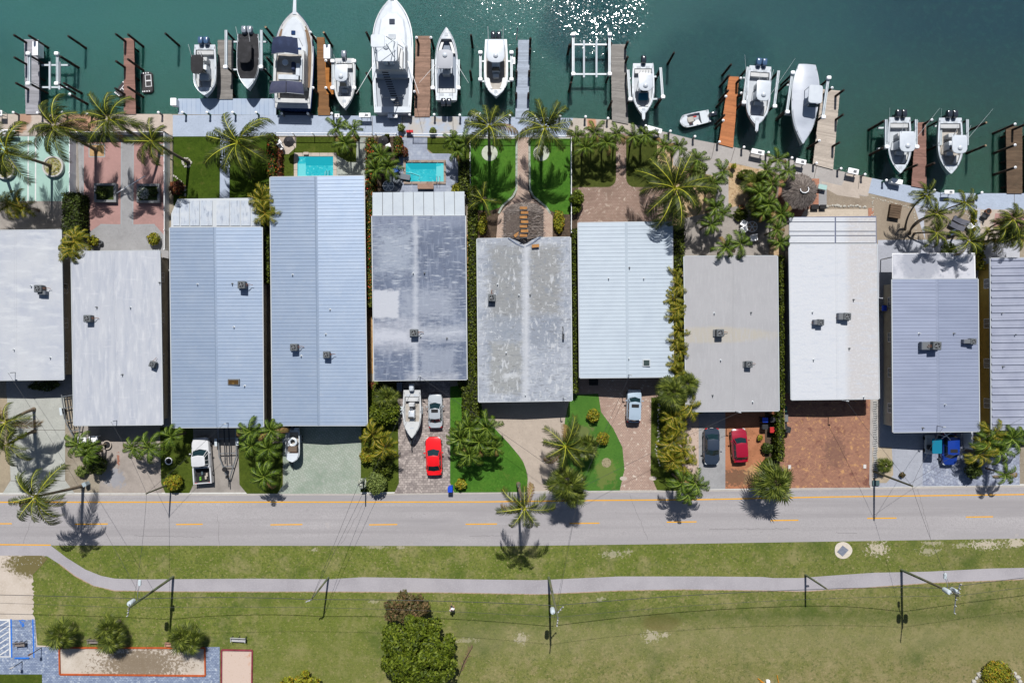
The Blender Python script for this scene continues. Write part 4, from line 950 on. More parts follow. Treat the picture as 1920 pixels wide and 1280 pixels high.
# pilings: (x, y, label, cap, height)
PL = [
 (26, 66, 'dark piling left of the outer end of the leftmost grey dock', 0, 1.9), (54, 67, 'dark piling crossing the outer end of the leftmost grey dock', 0, 1.9),
 (27, 108, 'middle dark piling on the left side of the leftmost grey dock', 0, 1.9), (30, 156, 'lowest dark piling on the left side of the leftmost grey dock', 0, 1.9),
 (128, 68, 'lone outer piling between the leftmost dock and the narrow mauve dock', 0, 1.9), (113.5, 106, 'piling right of the upper arm of the leftmost boat lift', 0, 1.9),
 (120, 156, 'piling right of the lower arm of the leftmost boat lift', 0, 1.9), (131, 177, 'thin piling with a pale cap nearest the palms at the left', 1, 1.9),
 (217, 64, 'outer left piling of the narrow mauve dock', 0, 1.9), (240, 65, 'outer right piling of the narrow mauve dock', 0, 1.9), (217.5, 115, 'middle left piling of the narrow mauve dock', 0, 1.7),
 (240, 111.5, 'middle right piling of the narrow mauve dock', 0, 1.9), (216, 166, 'left piling beside the tied dark float', 0, 1.8), (240, 163.5, 'inner right piling of the narrow mauve dock', 0, 1.9),
 (310, 63, 'lone bluish piling in open water left of the first white boat', 0, 1.9),
 (498, 51, 'tan-topped piling at the upper left of the blue canvas yacht', 2, 2.2), (500, 108, 'piling left of the blue canvas yacht beside its hull', 0, 1.7), (582, 61, 'white-capped piling on the right bow of the blue canvas yacht', 1, 2.1), (607, 61, 'tan-topped piling at the outer end of the two-tone dock', 2, 2.3),
 (611, 114, 'white-capped piling in the middle of the two-tone dock', 1, 2.0), (611, 165, 'white-capped piling at the lower orange landing', 1, 1.8), (587, 165, 'white-capped piling at the right stern of the blue canvas yacht', 1, 1.8),
 (687, 61, 'outer dark piling left of the largest white yacht', 0, 2.2), (687, 137, 'inner dark piling left of the largest white yacht', 0, 2.0),
 (781, 71, 'white-topped piling left of the outer end of the streaky dock', 1, 1.6), (808, 71, 'white-topped piling right of the outer end of the streaky dock', 1, 1.6), (777, 172, 'white-capped piling at the stern of the largest white yacht', 1, 1.5),
 (883, 66, 'outer lone piling between two white open boats', 0, 1.9), (881.5, 133, 'inner lone piling between two white open boats', 0, 1.4),
 (994.5, 72, 'outer right black piling of the pale blue dock', 0, 1.4), (994, 92, 'second right black piling of the pale blue dock', 0, 1.4), (992.5, 133, 'third right black piling of the pale blue dock', 0, 1.4), (991, 175, 'inner right black piling of the pale blue dock', 0, 1.4),
 (969.5, 91, 'outer left black piling of the pale blue dock', 0, 1.4), (968.5, 134, 'middle left black piling of the pale blue dock', 0, 1.4), (968, 175, 'inner left black piling of the pale blue dock', 0, 1.4),
 (1068, 84, 'outer dark piling left of the empty boat lift', 0, 1.4), (1070.5, 155, 'inner dark piling left of the empty boat lift', 0, 1.6), (1146, 81, 'outer left piling of the striped grey dock', 0, 1.3), (1177, 79, 'outer right piling of the striped grey dock', 0, 1.6), (1177, 107, 'second right piling of the striped grey dock', 0, 1.4), (1147, 190, 'inner left piling of the striped grey dock', 0, 1.4),
 (1264, 99, 'lone dark piling right of the boat with blue cushions', 0, 1.9), (1238, 133, 'dark piling at the upper right lift arm of the blue-cushion boat', 0, 1.3), (1237, 187, 'dark piling at the lower right lift arm of the blue-cushion boat', 0, 1.3),
 (1371, 121, 'outer lone piling above the fresh orange dock', 0, 1.9), (1367, 142, 'piling at the outer left corner of the fresh orange dock', 0, 2.0), (1365, 170, 'upper middle piling left of the fresh orange dock', 0, 1.9), (1358, 216, 'lower middle piling left of the fresh orange dock', 0, 1.9),
 (1389, 147, 'white-capped piling at the outer right corner of the fresh orange dock', 1, 1.4), (1361, 181, 'white-capped slanting piling left of the fresh orange dock', 1, 2.2), (1356, 226, 'lower white-capped piling left of the fresh orange dock', 1, 1.6), (1390, 175, 'white-capped piling right of the fresh orange dock', 1, 1.2),
 (1479, 153, 'dark piling left of the shrouded boat', 0, 2.0), (1475, 207, 'lower dark piling left of the shrouded boat', 0, 1.6), (1582, 169, 'outer right piling of the wide beige dock', 0, 1.9), (1581, 215, 'middle right piling of the wide beige dock', 0, 1.7), (1574, 267, 'inner right piling of the wide beige dock', 0, 1.6), (1536, 264, 'white-capped piling left of the wide beige dock', 1, 1.8),
 (1560, 165, 'white-capped piling on the outer edge of the wide beige dock', 1, 1.9), (1657, 227, 'upper dark piling left of the green hulled boat', 0, 2.0), (1655, 278, 'lower dark piling left of the green hulled boat', 0, 1.5), (1720, 309, 'short dark piling left of the right mauve dock', 0, 1.6),
 (1849, 230, 'upper tan-topped piling right of the last white boat', 2, 1.9), (1848, 273, 'lower tan-topped piling right of the last white boat', 2, 1.9), (1747, 225, 'white-capped piling at the outer end of the right mauve dock', 1, 1.5), (1752, 306, 'dark piling on the right of the right mauve dock', 0, 1.4),
 (1903, 233, 'outer white-capped piling on the dark old dock', 1, 2.2), (1903, 272, 'middle white-capped piling on the dark old dock', 1, 2.2), (1903.5, 314, 'inner white-capped piling on the dark old dock', 1, 2.2), (1921, 234, 'dark piling at the right edge by the dark old dock', 0, 1.8)]
for x, y, lab, cap, h in PL: piling(x, y, h + .25, cap, lab)
# ------------------------------------------------ boat lifts
M_alu = mat('white_aluminium', A(222, 232, 242), [('n', A(190, 204, 220), 2, .5, .75)], rough=.35, spec=.5, obj=True)
M_bunk = mat('carpeted_bunk', A(206, 216, 228), rough=.8, obj=True)
def lift(label, pxc, pyc, w, l, zb=1.9, ang=0, cradle=True, bunks=True, motors=(0, 1), posts=True, zc=-.5):
    """two lengthwise beams w px apart and l px long, on four posts, carrying two cross beams"""
    c = P(pxc, pyc, zb)
    root = empty('boat_lift', (c.x, c.y, 0), label, 'boat lift', 'boat lifts by the docks')
    u = Vector((math.sin(R(ang)), math.cos(R(ang)), 0)); s = Vector((u.y, -u.x, 0))
    k = (CAM_H - zb) / FPX; W, L_ = w * k / 2, l * k / 2
    for sg in (-1, 1):
        a = c + s * sg * W - u * L_; e = c + s * sg * W + u * L_
        b = MB()
        for of in (-.1, .1):
            q = [a + s * (of - .045), a + s * (of + .045), e + s * (of + .045), e + s * (of - .045)]
            b.loft([[p for p in q], [p + Vector((0, 0, .22)) for p in q]])
        b.tube(a + Vector((0, 0, .12)), e + Vector((0, 0, .12)), .05, n=6)
        b.build('top_beam', M_alu, root)
        for t, end in ((.03, a), (.97, e)):
            p = a.lerp(e, t)
            if posts:
                pb = MB(); pb.tube((p.x, p.y, -3.2), (p.x, p.y, zb - .01), .13, n=8); pb.build('post', PILEM, root)
        for mi in motors:
            p = (a, e)[mi]
            mb = MB(); mb.rbox(p + Vector((0, 0, .32)), (.5, .42, .3), .12); mb.build('motor_cover', PCAP, root, smooth=True)
    for t in (.12, .88):
        a = c + s * (-W) - u * L_ + u * 2 * L_ * t; e = a + s * 2 * W
        a = Vector((a.x, a.y, zc)); e = Vector((e.x, e.y, zc))
        mid('cradle_beam', a, e, .2, .18, M_alu, root)
        for q in (a, e):
            b = MB(); b.tube(q + Vector((0, 0, .1)), (q.x, q.y, zb), .025, n=5); b.build('cable', M_steel, root)
    if bunks:
        for x in (-.35, .35):
            a = c + s * W * x - u * L_ * .95; e = c + s * W * x + u * L_ * .95
            mid('bunk', Vector((a.x, a.y, zc + .19)), Vector((e.x, e.y, zc + .19)), .22, .14, M_bunk, root)
    return root
lift('leftmost boat lift, empty, with two dark bunks right of the grey dock', 83, 131, 53, 56, 1.9, 0, zc=-.2)
lift('boat lift holding the black covered boat', 458, 93, 66, 70, 1.9, 0, motors=(0,), bunks=False, zc=.0)
lift('empty white boat lift left of the striped grey dock', 1108.5, 104, 68, 74, 1.6, 0, zc=.3)
lift('boat lift of the boat with blue cushions', 1209.5, 158, 61, 56, 1.5, -4, motors=(0,), bunks=False, zc=-.1)
lift('boat lift around the boat with twin blue-grey engines', 1426, 164, 58, 68, 1.9, 7, motors=(0,), bunks=False, zc=0)
lift('tilted boat lift around the shrouded boat', 1513, 180, 68, 74, 2.0, 8, bunks=False, zc=0)
lift('boat lift around the green hulled boat', 1688, 251, 56, 52, 1.9, 0, motors=(0,), bunks=False, zc=0)
lift('boat lift under the last white boat', 1787, 249, 50, 48, 1.2, 0, motors=(), bunks=False, zc=-.1)
lift('boat lift under the narrow boat with bow facing the channel', 836, 140, 48, 54, 1.0, 0, motors=(0,), bunks=False, zc=-.3)
lift('boat lift under the white boat beside the flag dock', 930, 126, 58, 50, 1.1, 0, motors=(0, 1), bunks=False, zc=-.3)
lift('boat lift under the single outboard boat by the orange landing', 645, 142, 40, 50, .8, 0, motors=(0, 1), bunks=False, zc=-.3)
# ------------------------------------------------ seawall posts
BL_ = [(25, 211, 'next to the first palm shadows at the left'), (70, 212, 'at the foot of the leftmost grey dock'), (115, 211, 'between the two left crowns of palm'), (162, 212, 'left of the narrow mauve dock'), (297, 212, 'left of the pale boarded platform')]
def bollard(px, py, z, cm, label, h=.95, r=.12):
    p = P(px, py, h)
    root = empty('seawall_post', (p.x, p.y, z), label, 'post', 'capped posts along the seawall')
    b = MB(); b.lathe([(r, z + .01), (r * .95, h - .04)], (p.x, p.y, 0), 10); b.build('shaft', M_grey if cm != 2 else mat('green_box', A(60, 120, 100), rough=.6), root)
    b = MB(); b.lathe([(r * 1.25, h - .03), (r * 1.25, h + .05), (.04, h + .14)], (p.x, p.y, 0), 12); b.build('cap', PCAP, root, smooth=True)
POSTS = [(25, 211, 0, 'white-capped seawall post at the far left of the tan walk'), (70, 212, 0, 'white-capped seawall post at the foot of the leftmost dock'), (117, 211, 0, 'white-capped seawall post between the two leftmost waterfront palms'), (163, 213, 0, 'white-capped seawall post left of the narrow mauve dock'), (297, 211, 0, 'white-capped seawall post left of the boarded platform'),
 (342, 211, 2, 'first green-capped post from the left on the platform edge'), (388, 211, 2, 'second green-capped post from the left on the platform edge'), (436, 211, 2, 'third green-capped post on the platform edge, above the palm'), (480, 211, 2, 'rightmost green-capped post on the platform edge'),
 (528, 213, 0, 'post at the left stern corner of the blue canvas yacht'), (577, 213, 0, 'post at the right stern corner of the blue canvas yacht'), (622, 213, 0, 'post by the small white ladder'), (768, 215, 0, 'post with a red life ring at the streaky dock'), (814, 215, 0, 'post with coiled hose behind the bow-out boat'), (862, 216, 0, 'slim post right of the bow-out boat'), (956, 217, 0, 'post left of the pale blue dock foot'),
 (1003, 218, 0, 'post right of the pale blue dock foot'), (1050, 218, 0, 'post behind the second garden palm on the blue walk'), (1098, 219, 0, 'white-capped post on the tan walk, first right of the blue walk'), (1140, 222, 0, 'white-capped post left of the striped grey dock foot'), (1211, 236, 0, 'white-capped post left of the white bench box by the pointed boat'), (1257, 246, 0, 'white-capped post below the little skiff'), (1303, 256, 0, 'white-capped post right of the skiff'), (1349, 266, 0, 'white-capped post left of the fresh orange dock foot'), (1395, 276, 0, 'white-capped post right of the fresh orange dock foot'),
 (1441, 286, 0, 'white-capped post above the gravel garden palms'), (1485, 296, 0, 'white-capped post right of the double bench boxes'), (1531, 306, 0, 'bent post left of the beige dock foot'), (1577, 316, 0, 'white-capped post right of the beige dock foot'), (1622, 327, 0, 'white-capped post right of the white table by the beige dock'), (1662, 338, 2, 'green box post by the blue-topped cooler'), (1752, 357, 2, 'blue-wrapped post under the leaning palm'), (1841, 361, 2, 'green-wrapped post on the right blue walk')]
for x, y, c_, lab in POSTS: bollard(x, y, 0, c_, lab)
# white fish-cleaning tables / dock boxes on the wall
def table(px, py, w, d, label, ang=0, cat='table', top=M_wtrim, h=.95):
    p = P(px, py, h)
    root = empty('cleaning_table' if cat == 'table' else 'dock_box', (0, 0, 0), label, cat, 'white tables and boxes along the seawall')
    W, D = M(w), M(d)
    b = MB(); b.rbox((0, 0, h), (W, D, .06), .05); b.build('tabletop' if cat == 'table' else 'lid', top, root)
    if cat == 'table':
        for sx in (-.4, .4):
            for sy in (-.35, .35):
                b = MB(); b.tube((sx * W, sy * D, 0), (sx * W, sy * D, h - .035), .035, n=6); b.build('leg', M_steel, root)
        b = MB(); b.box((0, -D * .3, h * .45), (W * .8, .05, .05)); b.build('stretcher', M_steel, root)
        b = MB(); b.box((W * .15, 0, h + .05), (W * .3, D * .5, .03)); b.build('sink', M_grey, root)
    else:
        b = MB(); b.rbox((0, 0, h / 2), (W * .94, D * .9, h - .08), .05); b.build('box', M_wtrim, root)
        b = MB(); b.box((0, -D * .48, h * .8), (.12, .03, .08)); b.build('latch', M_steel, root)
    move(root, (p.x, p.y, 0), R(-ang)); return root
table(684, 216, 21, 8, 'white legged table left of the largest yacht stern'); table(736, 217, 18, 8, 'white table cluttered with gear behind the largest yacht stern')
table(893, 215, 18, 7, 'white table under the first garden palm'); table(1227, 243, 28, 9, 'long white bench table beside the pointed white bow', 15, 'table'); table(1421, 285, 24, 9, 'white table on the grey seawall above the gravel garden', 12); table(1502, 303, 19, 9, 'white table left of the beige dock foot', 12)
table(1600, 321, 20, 10, 'white table right of the beige dock foot', 12); table(1682, 340, 21, 9, 'white cooler box with a blue triangle of shade', 12, 'box', h=.8); table(1780, 360, 18, 7, 'white table on the blue walk below the last white boat', 0)
table(66, 91, 10, 26, 'tall white locker on the leftmost grey dock', 0, 'box', h=1.1); table(613, 97, 12, 26, 'white locker on the two-tone wooden dock', 0, 'box', h=1.1); table(325, 191, 11, 14, 'white dock box on the left corner of the boarded platform', 0, 'box', h=.8)
table(632, 217, 9, 7, 'small white step stand by the single outboard bow', 0, 'table', h=.6); table(962, 114, 8, 13, 'small grey box left of the pale blue dock', 0, 'box', h=.5)
table(-2, 212, 12, 10, 'grey table at the left edge of the tan walk'); table(8, 247, 40, 8, 'long white bench table at the far left below the walk', 0)
table(1437, 322, 30, 6, 'tan plank bench below the white table', 13, 'table', mat('tan_plank', A(206, 186, 156), rough=.8), .45)
# flag
fp = P(968.5, 74, DZ)
root = empty('flag', (fp.x, fp.y, DZ), 'small striped red, white and blue flag on a pole at the pale blue dock', 'flag')
b = MB(); top = fp + Vector((.1, .1, 3.0)); b.tube(fp, top, .03, .02, 6); b.build('pole', M_steel, root)
cols = [mat('flag_red', (.45, .03, .04, 1), rough=.7), mat('flag_white', (.7, .7, .7, 1), rough=.7), mat('flag_blue', (.03, .05, .22, 1), rough=.7)]
def fpt(u, v): return top + Vector((-.1 * v + .06 * math.sin(u * 6), -1.25 * u * .9, -.1 - .75 * v - .35 * u + .05 * math.sin(u * 9)))
for i in range(13):
    b = MB(); v0, v1 = i / 13, (i + 1) / 13
    for k in range(8):
        u0, u1 = k / 8, (k + 1) / 8
        if i < 7 and k < 3: continue
        b.face([fpt(u0, v0), fpt(u1, v0), fpt(u1, v1), fpt(u0, v1)])
    b.build('stripe', cols[i % 2], root)
b = MB()
for k in range(3): b.face([fpt(k / 8, 0), fpt((k + 1) / 8, 0), fpt((k + 1) / 8, 7 / 13), fpt(k / 8, 7 / 13)])
b.build('canton', cols[2], root)
b = MB()
for i in range(5):
    for j in range(6):
        p = fpt((i + .5) / 5 * 3 / 8, (j + .5) / 6 * 7 / 13) + Vector((.012, 0, 0)); b.box(p, (.006, .035, .035), rx=.78)
b.build('star', cols[1], root, kind='stuff')
# floating black rafts
def raft(px, py, ang, w, l, label):
    root = empty('float_raft', (0, 0, 0), label, 'float')
    W, L_ = M(w), M(l)
    b = MB(); b.rbox((0, 0, .12), (W, L_, .34), .4, n=5); b.build('hull', mat('black_float', (.03, .028, .03, 1), rough=.7), root, smooth=True)
    for sy in (-.08, .2):
        b = MB()
        for (x, y, dx, dy) in ((0, -.2, .55, .05), (0, .2, .55, .05), (-.27, 0, .05, .45), (.27, 0, .05, .45)): b.box((.18 * W + x * W * .9, sy * L_ + y * L_ * .62, .32), (dx * W if dx > .1 else .05, dy * L_ * .62 if dy > .1 else .05, .05))
        b.build('frame', M_wtrim, root)
    for i in range(8):
        x = (-.36, -.2, .0, .2)[i % 4]; y = .42 if i < 4 else -.42
        b = MB(); b.box((x * W, y * L_, .31), (.11, .14, .05)); b.build('cleat', M_wtrim, root)
    p = P(px, py, WZ + .2); move(root, (p.x, p.y, WZ), R(ang))
raft(275.5, 155, 4, 22, 41, 'black float with a white frame, right of the narrow mauve dock')
raft(229, 168, -38, 17, 30, 'dark float half hidden under the narrow mauve dock')
# ================================================================= BOATS
GEL = mat('white_gelcoat', A(228, 236, 248), [('n', A(212, 221, 236), 1.2, .45, .75), ('n', A(206, 208, 212), 5, .66, .8)], rough=.3, spec=.5, obj=True)
GEL2 = mat('offwhite_gelcoat', A(222, 224, 228), [('n', A(204, 207, 212), 1.2, .45, .75), ('n', A(182, 184, 188), 4, .62, .78)], rough=.35, spec=.5, obj=True)
FLR = mat('cockpit_floor_grey', A(212, 218, 228), [('n', A(194, 202, 214), 1.5, .4, .7)], rough=.7, obj=True)
FLT = mat('cockpit_floor_tan', A(200, 194, 188), [('n', A(168, 160, 152), 1.5, .4, .7)], rough=.7, obj=True)
NAVY = mat('navy_hull_paint', (.012, .03, .10, 1), rough=.25, spec=.5)
TEAL = mat('teal_hull_paint', A(30, 120, 110), rough=.25, spec=.5)
BLKC = mat('black_canvas', (.016, .016, .018, 1), [('n', (.03, .03, .034, 1), 1.2, .45, .7)], rough=.85, obj=True)
NVC = mat('navy_canvas', (.012, .02, .05, 1), [('n', (.02, .032, .075, 1), 1.5, .45, .7)], rough=.85, obj=True)
BLGC = mat('slate_canvas', (.035, .04, .075, 1), [('n', (.05, .055, .09, 1), 1.5, .45, .7)], rough=.85, obj=True)
COWL = mat('grey_engine_cowl', A(150, 160, 176), rough=.2, spec=.6)
COWB = mat('blue_engine_cowl', A(80, 110, 150), rough=.18, spec=.6)
COWK = mat('black_engine_cowl', (.02, .025, .035, 1), rough=.15, spec=.7)
ROPE = mat('rope', A(190, 180, 150), rough=.9)
TEAK = mat('teak_deck', A(150, 124, 102), [('n', A(116, 94, 76), 3, .45, .7, (4, .6, 1))], rough=.8, obj=True)
WSH = mat('tinted_windshield', (.008, .022, .028, 1), rough=.06, spec=.4)
def engine(root, x, y, z, m, s=1.0):
    e = MB()
    e.loft([[Vector((x + a * .24 * s * k, y + b_ * .36 * s * k - .12 * s, z + zz)) for a, b_ in ((-1, -.7), (-.8, -1), (.8, -1), (1, -.7), (1, .6), (.7, 1), (-.7, 1), (-1, .6))] for zz, k in ((-.1, .7), (0, 1), (.3, 1.02), (.48, .85), (.55, .5))])
    o = e.build('outboard_motor', m, root, smooth=True)
    l = MB(); l.box((x, y - .1 * s, z - .55), (.18, .32, .95)); l.build('lower_unit', M_dark, o)
    l = MB(); l.box((x, y + .3 * s, z - .2), (.3, .22, .36)); l.build('bracket', M_steel, o)
def boat(label, cx, cy, wpx, lpx, ang=180, zg=1.6, hh=1.05, hull=None, deck=None, floor=None, eng=2, engm=None, top=None, topw=.62, topl=.3, topy=-.06, toph=1.95, p=2.3, tm=.42, fore=.84, stern=.9, cock=(.1, .84), gun=.2, console=True, bench=True, cover=None, pulpit=0, trim=None, cushion=None, winds=True, rods=0, cat='boat', name='fishing_boat', ng=True, bow_seats=True, hatch=True, fdeckw=0):
    k = (CAM_H - zg) / FPX
    L_, B_ = lpx * k, wpx * k
    p = p + .8 if p < 4 else p
    hull = hull or GEL; deck = deck or GEL; floor = floor or FLR
    root = empty(name, (0, 0, 0), label, cat)
    def w(t):
        if t < tm: return B_ / 2 * (stern + (1 - stern) * math.sin(t / tm * math.pi / 2))
        u = (t - tm) / (1 - tm)
        return B_ / 2 * max(.0, 1 - u ** p)
    def Y(t): return -L_ / 2 + t * L_
    NS = 26
    ts = [i / NS for i in range(NS)] + [.98, .995]
    def sheer(t): return hh + .22 * max(0, t - .4) ** 1.5 * 1.6
    rings = []
    for t in ts:
        ww = max(w(t), .03); s = sheer(t); kz = .0 + .5 * max(0, t - .7) ** 1.6 * 4
        rings.append([Vector((x * ww, Y(t), z)) for x, z in ((-1, s), (-.93, s * .55 + kz * .3), (-.72, .28 + kz * .7), (0, kz), (.72, .28 + kz * .7), (.93, s * .55 + kz * .3), (1, s))])
    b = MB(); b.loft(rings, cap=True, close=False)
    ho = b.build('hull', hull, root, smooth=True)
    if trim:
        b = MB()
        for sg in (-1, 1):
            q = [Vector((sg * (max(w(t), .03) + .03), Y(t), sheer(t) - .06)) for t in ts]; b.path(q, .05, 6)
        b.build('rub_rail', trim, root)
    c0, c1 = cock
    def iw(t): return max(w(t) - gun - max(0, t - .6) * .25, .12)
    cts = [t for t in ts if c0 < t < c1]; cts = [c0] + cts + [c1]
    b = MB()
    st = [t for t in ts if t < c0] + [c0]
    def ring(t, a, z=0): return Vector((a, Y(t), sheer(t) + z))
    if not cover:
        for i in range(len(st) - 1): b.face([ring(st[i], -w(st[i])), ring(st[i], w(st[i])), ring(st[i + 1], w(st[i + 1])), ring(st[i + 1], -w(st[i + 1]))])
        for i in range(len(cts) - 1):
            a, c = cts[i], cts[i + 1]
            b.face([ring(a, -w(a)), ring(a, -iw(a)), ring(c, -iw(c)), ring(c, -w(c))])
            b.face([ring(a, iw(a)), ring(a, w(a)), ring(c, w(c)), ring(c, iw(c))])
        et = [c1] + [t for t in ts if t > c1]
        for i in range(len(et) - 1): b.face([ring(et[i], -w(et[i])), ring(et[i], 0, .03), ring(et[i + 1], 0, .03), ring(et[i + 1], -w(et[i + 1]))]); b.face([ring(et[i], 0, .03), ring(et[i], w(et[i])), ring(et[i + 1], w(et[i + 1])), ring(et[i + 1], 0, .03)])
        b.build('deck', deck, root)
        fl = hh - .55
        b = MB()
        for i in range(len(cts) - 1):
            a, c = cts[i], cts[i + 1]
            b.face([(-iw(a), Y(a), fl), (iw(a), Y(a), fl), (iw(c), Y(c), fl), (-iw(c), Y(c), fl)])
        b.build('cockpit_floor', floor, root)
        b = MB()
        for i in range(len(cts) - 1):
            a, c = cts[i], cts[i + 1]
            for sg in (-1, 1): b.face([ring(a, sg * iw(a)), ring(c, sg * iw(c)), (sg * iw(c), Y(c), fl), (sg * iw(a), Y(a), fl)])
        for t in (cts[0], cts[-1]): b.face([ring(t, -iw(t)), ring(t, iw(t)), (iw(t), Y(t), fl), (-iw(t), Y(t), fl)])
        b.build('cockpit_liner', GEL2, root)
        # coaming pad and bow seats
        if bow_seats:
            for sg in (-1, 1):
                q = [t for t in cts if .62 < t < c1 - .02]
                if len(q) > 2:
                    b = MB()
                    b.loft([[Vector((sg * (iw(t) - .02), Y(t), fl + .02)), Vector((sg * max(.06, iw(t) - .38), Y(t), fl + .02)), Vector((sg * max(.06, iw(t) - .38), Y(t), fl + .36)), Vector((sg * (iw(t) - .02), Y(t), fl + .36))] for t in q], close=True)
                    b.build('bow_seat', GEL2, root)
        if console:
            yc = Y(.5)
            b = MB(); b.rbox((0, yc, fl + .55), (B_ * .34, 1.0, 1.08), .12, taper=.86); co = b.build('console', GEL, root, smooth=True)
            if winds:
                b = MB(); b.loft([[Vector((-B_ * .17, yc + .52, fl + 1.05)), Vector((B_ * .17, yc + .52, fl + 1.05))], [Vector((-B_ * .14, yc + .22, fl + 1.5)), Vector((B_ * .14, yc + .22, fl + 1.5))]], cap=False, close=False); b.build('windshield', WSH, co)
            b = MB(); b.rbox((0, yc + .85, fl + .26), (B_ * .26, .5, .48), .1); b.build('front_seat', GEL2, root, smooth=True)
            b = MB(); b.rbox((0, yc - 1.15, fl + .5), (B_ * .32, .5, .95), .1); b.build('helm_seat', GEL2, root, smooth=True)
            b = MB(); b.lathe([(.18, 0), (.2, .03), (.18, .06)], (0, yc - .55, fl + 1.0), 12); b.build('wheel', M_steel, co)
        if bench:
            b = MB(); b.rbox((0, Y(c0) + .3, fl + .25), (2 * iw(c0) - .1, .5, .45), .06); b.build('bench', GEL2, root)
            [MB().box((sg * B_ * .2, Y(c0) - .18, hh + .012), (.5, .26, .02)).build('stern_hatch', FLR, root) for sg in (-1, 1)]
        if hatch:
            b = MB(); b.rbox((0, Y((c1 + 1) / 2 - .02), sheer(c1) + .05), (.42, .42, .04), .08); b.build('bow_hatch', FLR, root)
        if cushion:
            b = MB(); b.rbox((0, Y(.64), fl + .62), (B_ * .44, .85, .3), .2); b.build('cushion', cushion, root, smooth=True)
    else:
        b = MB(); hgt = .35
        rr = []
        for t in ts:
            ww = max(w(t) - .06, .02); s = sheer(t); g_ = hgt * math.sin(min(1, max(.05, t * 1.3)) * math.pi) ** .6 * (1 if t < .77 else 1) if t < .77 else .03
            if cover[1] and t > cover[1]: break
            rr.append([Vector((-ww, Y(t), s + .01)), Vector((-ww * .5, Y(t), s + g_ * .7)), Vector((0, Y(t), s + g_)), Vector((ww * .5, Y(t), s + g_ * .7)), Vector((ww, Y(t), s + .01))])
        b.loft(rr, cap=False, close=False); b.build('boat_cover', cover[0], root, smooth=True)
        b = MB()
        for i in range(len(ts) - 1): a, c = ts[i], ts[i + 1]; b.face([ring(a, -w(a), -.002), ring(a, w(a), -.002), ring(c, w(c), -.002), ring(c, -w(c), -.002)])
        b.build('deck', deck, root)
    if top:
        zt = hh + toph; TW, TL = B_ * topw, L_ * topl; yt = Y(.5 + topy)
        b = MB()
        rr = []
        for z, s_ in ((0, .97), (.05, 1), (.1, .97), (.14, .8)):
            rr.append([Vector((TW / 2 * s_ * a, yt + TL / 2 * s_ * c, zt + z)) for a, c in ((-.85, -1), (.85, -1), (1, -.9), (1, .55), (.8, .86), (.4, 1), (-.4, 1), (-.8, .86), (-1, .55), (-1, -.9))])
        b.loft(rr); ht = b.build('hardtop', top, root, smooth=True)
        b = MB()
        for sx in (-.42, .42):
            for sy in (-.36, .32): b.tube((sx * TW * .8, yt + sy * TL * .6, hh - .5), (sx * TW, yt + sy * TL, zt + .01), .03, n=6)
        b.build('top_frame', M_steel, root)
        b = MB(); b.lathe([(.26, 0), (.28, .08), (.18, .18), (.04, .2)], (0, yt + TL * .2, zt + .14), 14)
        if top is not BLKC: b.build('radar_dome', GEL, ht, smooth=True)
        b = MB()
        for sx in (-.4, .4):
            b = MB(); b.tube((sx * TW, yt - TL * .35, zt + .05), (sx * TW * 1.05, yt - TL * .9, zt + .9), .02, n=5); b.build('antenna', M_wtrim, ht)
        b = MB()
        for i in range(5): b.tube(((-.4 + .2 * i) * TW, yt - TL * .5, zt + .08), ((-.4 + .2 * i) * TW, yt - TL * .5 - .2, zt + .35), .028, n=5)
        b.build('rod_holder', M_steel, ht)
    xs = {0: [], 1: [0], 2: [-.33, .33], 3: [-.6, 0, .6]}[eng]
    for x in xs: engine(root, x, -L_ / 2 - .18, hh + .05, engm or COWL, 1.25)
    if pulpit:
        b = MB(); b.prism([(-.22, L_ / 2 - .5), (.22, L_ / 2 - .5), (.16, L_ / 2 + pulpit), (-.16, L_ / 2 + pulpit)], sheer(1) - .02, sheer(1) + .08); b.build('bow_pulpit', GEL, root)
        b = MB(); b.box((0, L_ / 2 + pulpit, sheer(1) + .02), (.1, .3, .12)); b.build('anchor', M_steel, root)
    # rail, cleats
    b = MB()
    for sg in (-1, 1):
        q = [Vector((sg * max(w(t) - .08, .03), Y(t), sheer(t) + .16)) for t in ts if t > .55 and t < .97]; b.path(q, .018, 5)
    b.build('bow_rail', M_steel, root)
    for sg in (-1, 1):
        for t in (.06, .45, .85): b = MB(); b.box((sg * (w(t) - .1), Y(t), sheer(t) + .03), (.06, .2, .06)); b.build('cleat', M_steel, root)
    for i in range(rods):
        b = MB(); sg = (-1, 1)[i % 2]; b.tube((sg * B_ * .45, Y(.5), hh), (sg * (B_ * .45 + 1.6), Y(.5) - 3.4, hh + 3.0), .022, .01, n=5); b.build('outrigger', M_wtrim, root)
    c = P(cx, cy, zg); move(root, (c.x, c.y, zg - hh), R(ang))
    return root, dict(L=L_, B=B_, hh=hh, Y=Y, w=w, sheer=sheer, c=c)
boat('white open boat with a black square hardtop above the boarded platform', 384, 132, 43, 96, 180, 1.5, engm=COWB, top=BLKC, topw=.53, topl=.36, topy=.02, p=3.0, tm=.5, cushion=FLR, console=True)
boat('boat under a full black cover on the lift above the platform', 465, 116, 43, 104, 180, 1.9, engm=COWL, top=BLKC, topw=.6, topl=.42, topy=-.12, toph=1.0, cover=(BLKC, .83), p=2.2)
boat('white single outboard boat with a pale canvas top by the orange landing', 646, 157, 39, 95, 180, 1.2, eng=1, top=GEL, topw=.62, topl=.33, topy=-.1, toph=1.6, deck=GEL2, p=2.2, floor=FLR, cock=(.1, .76))
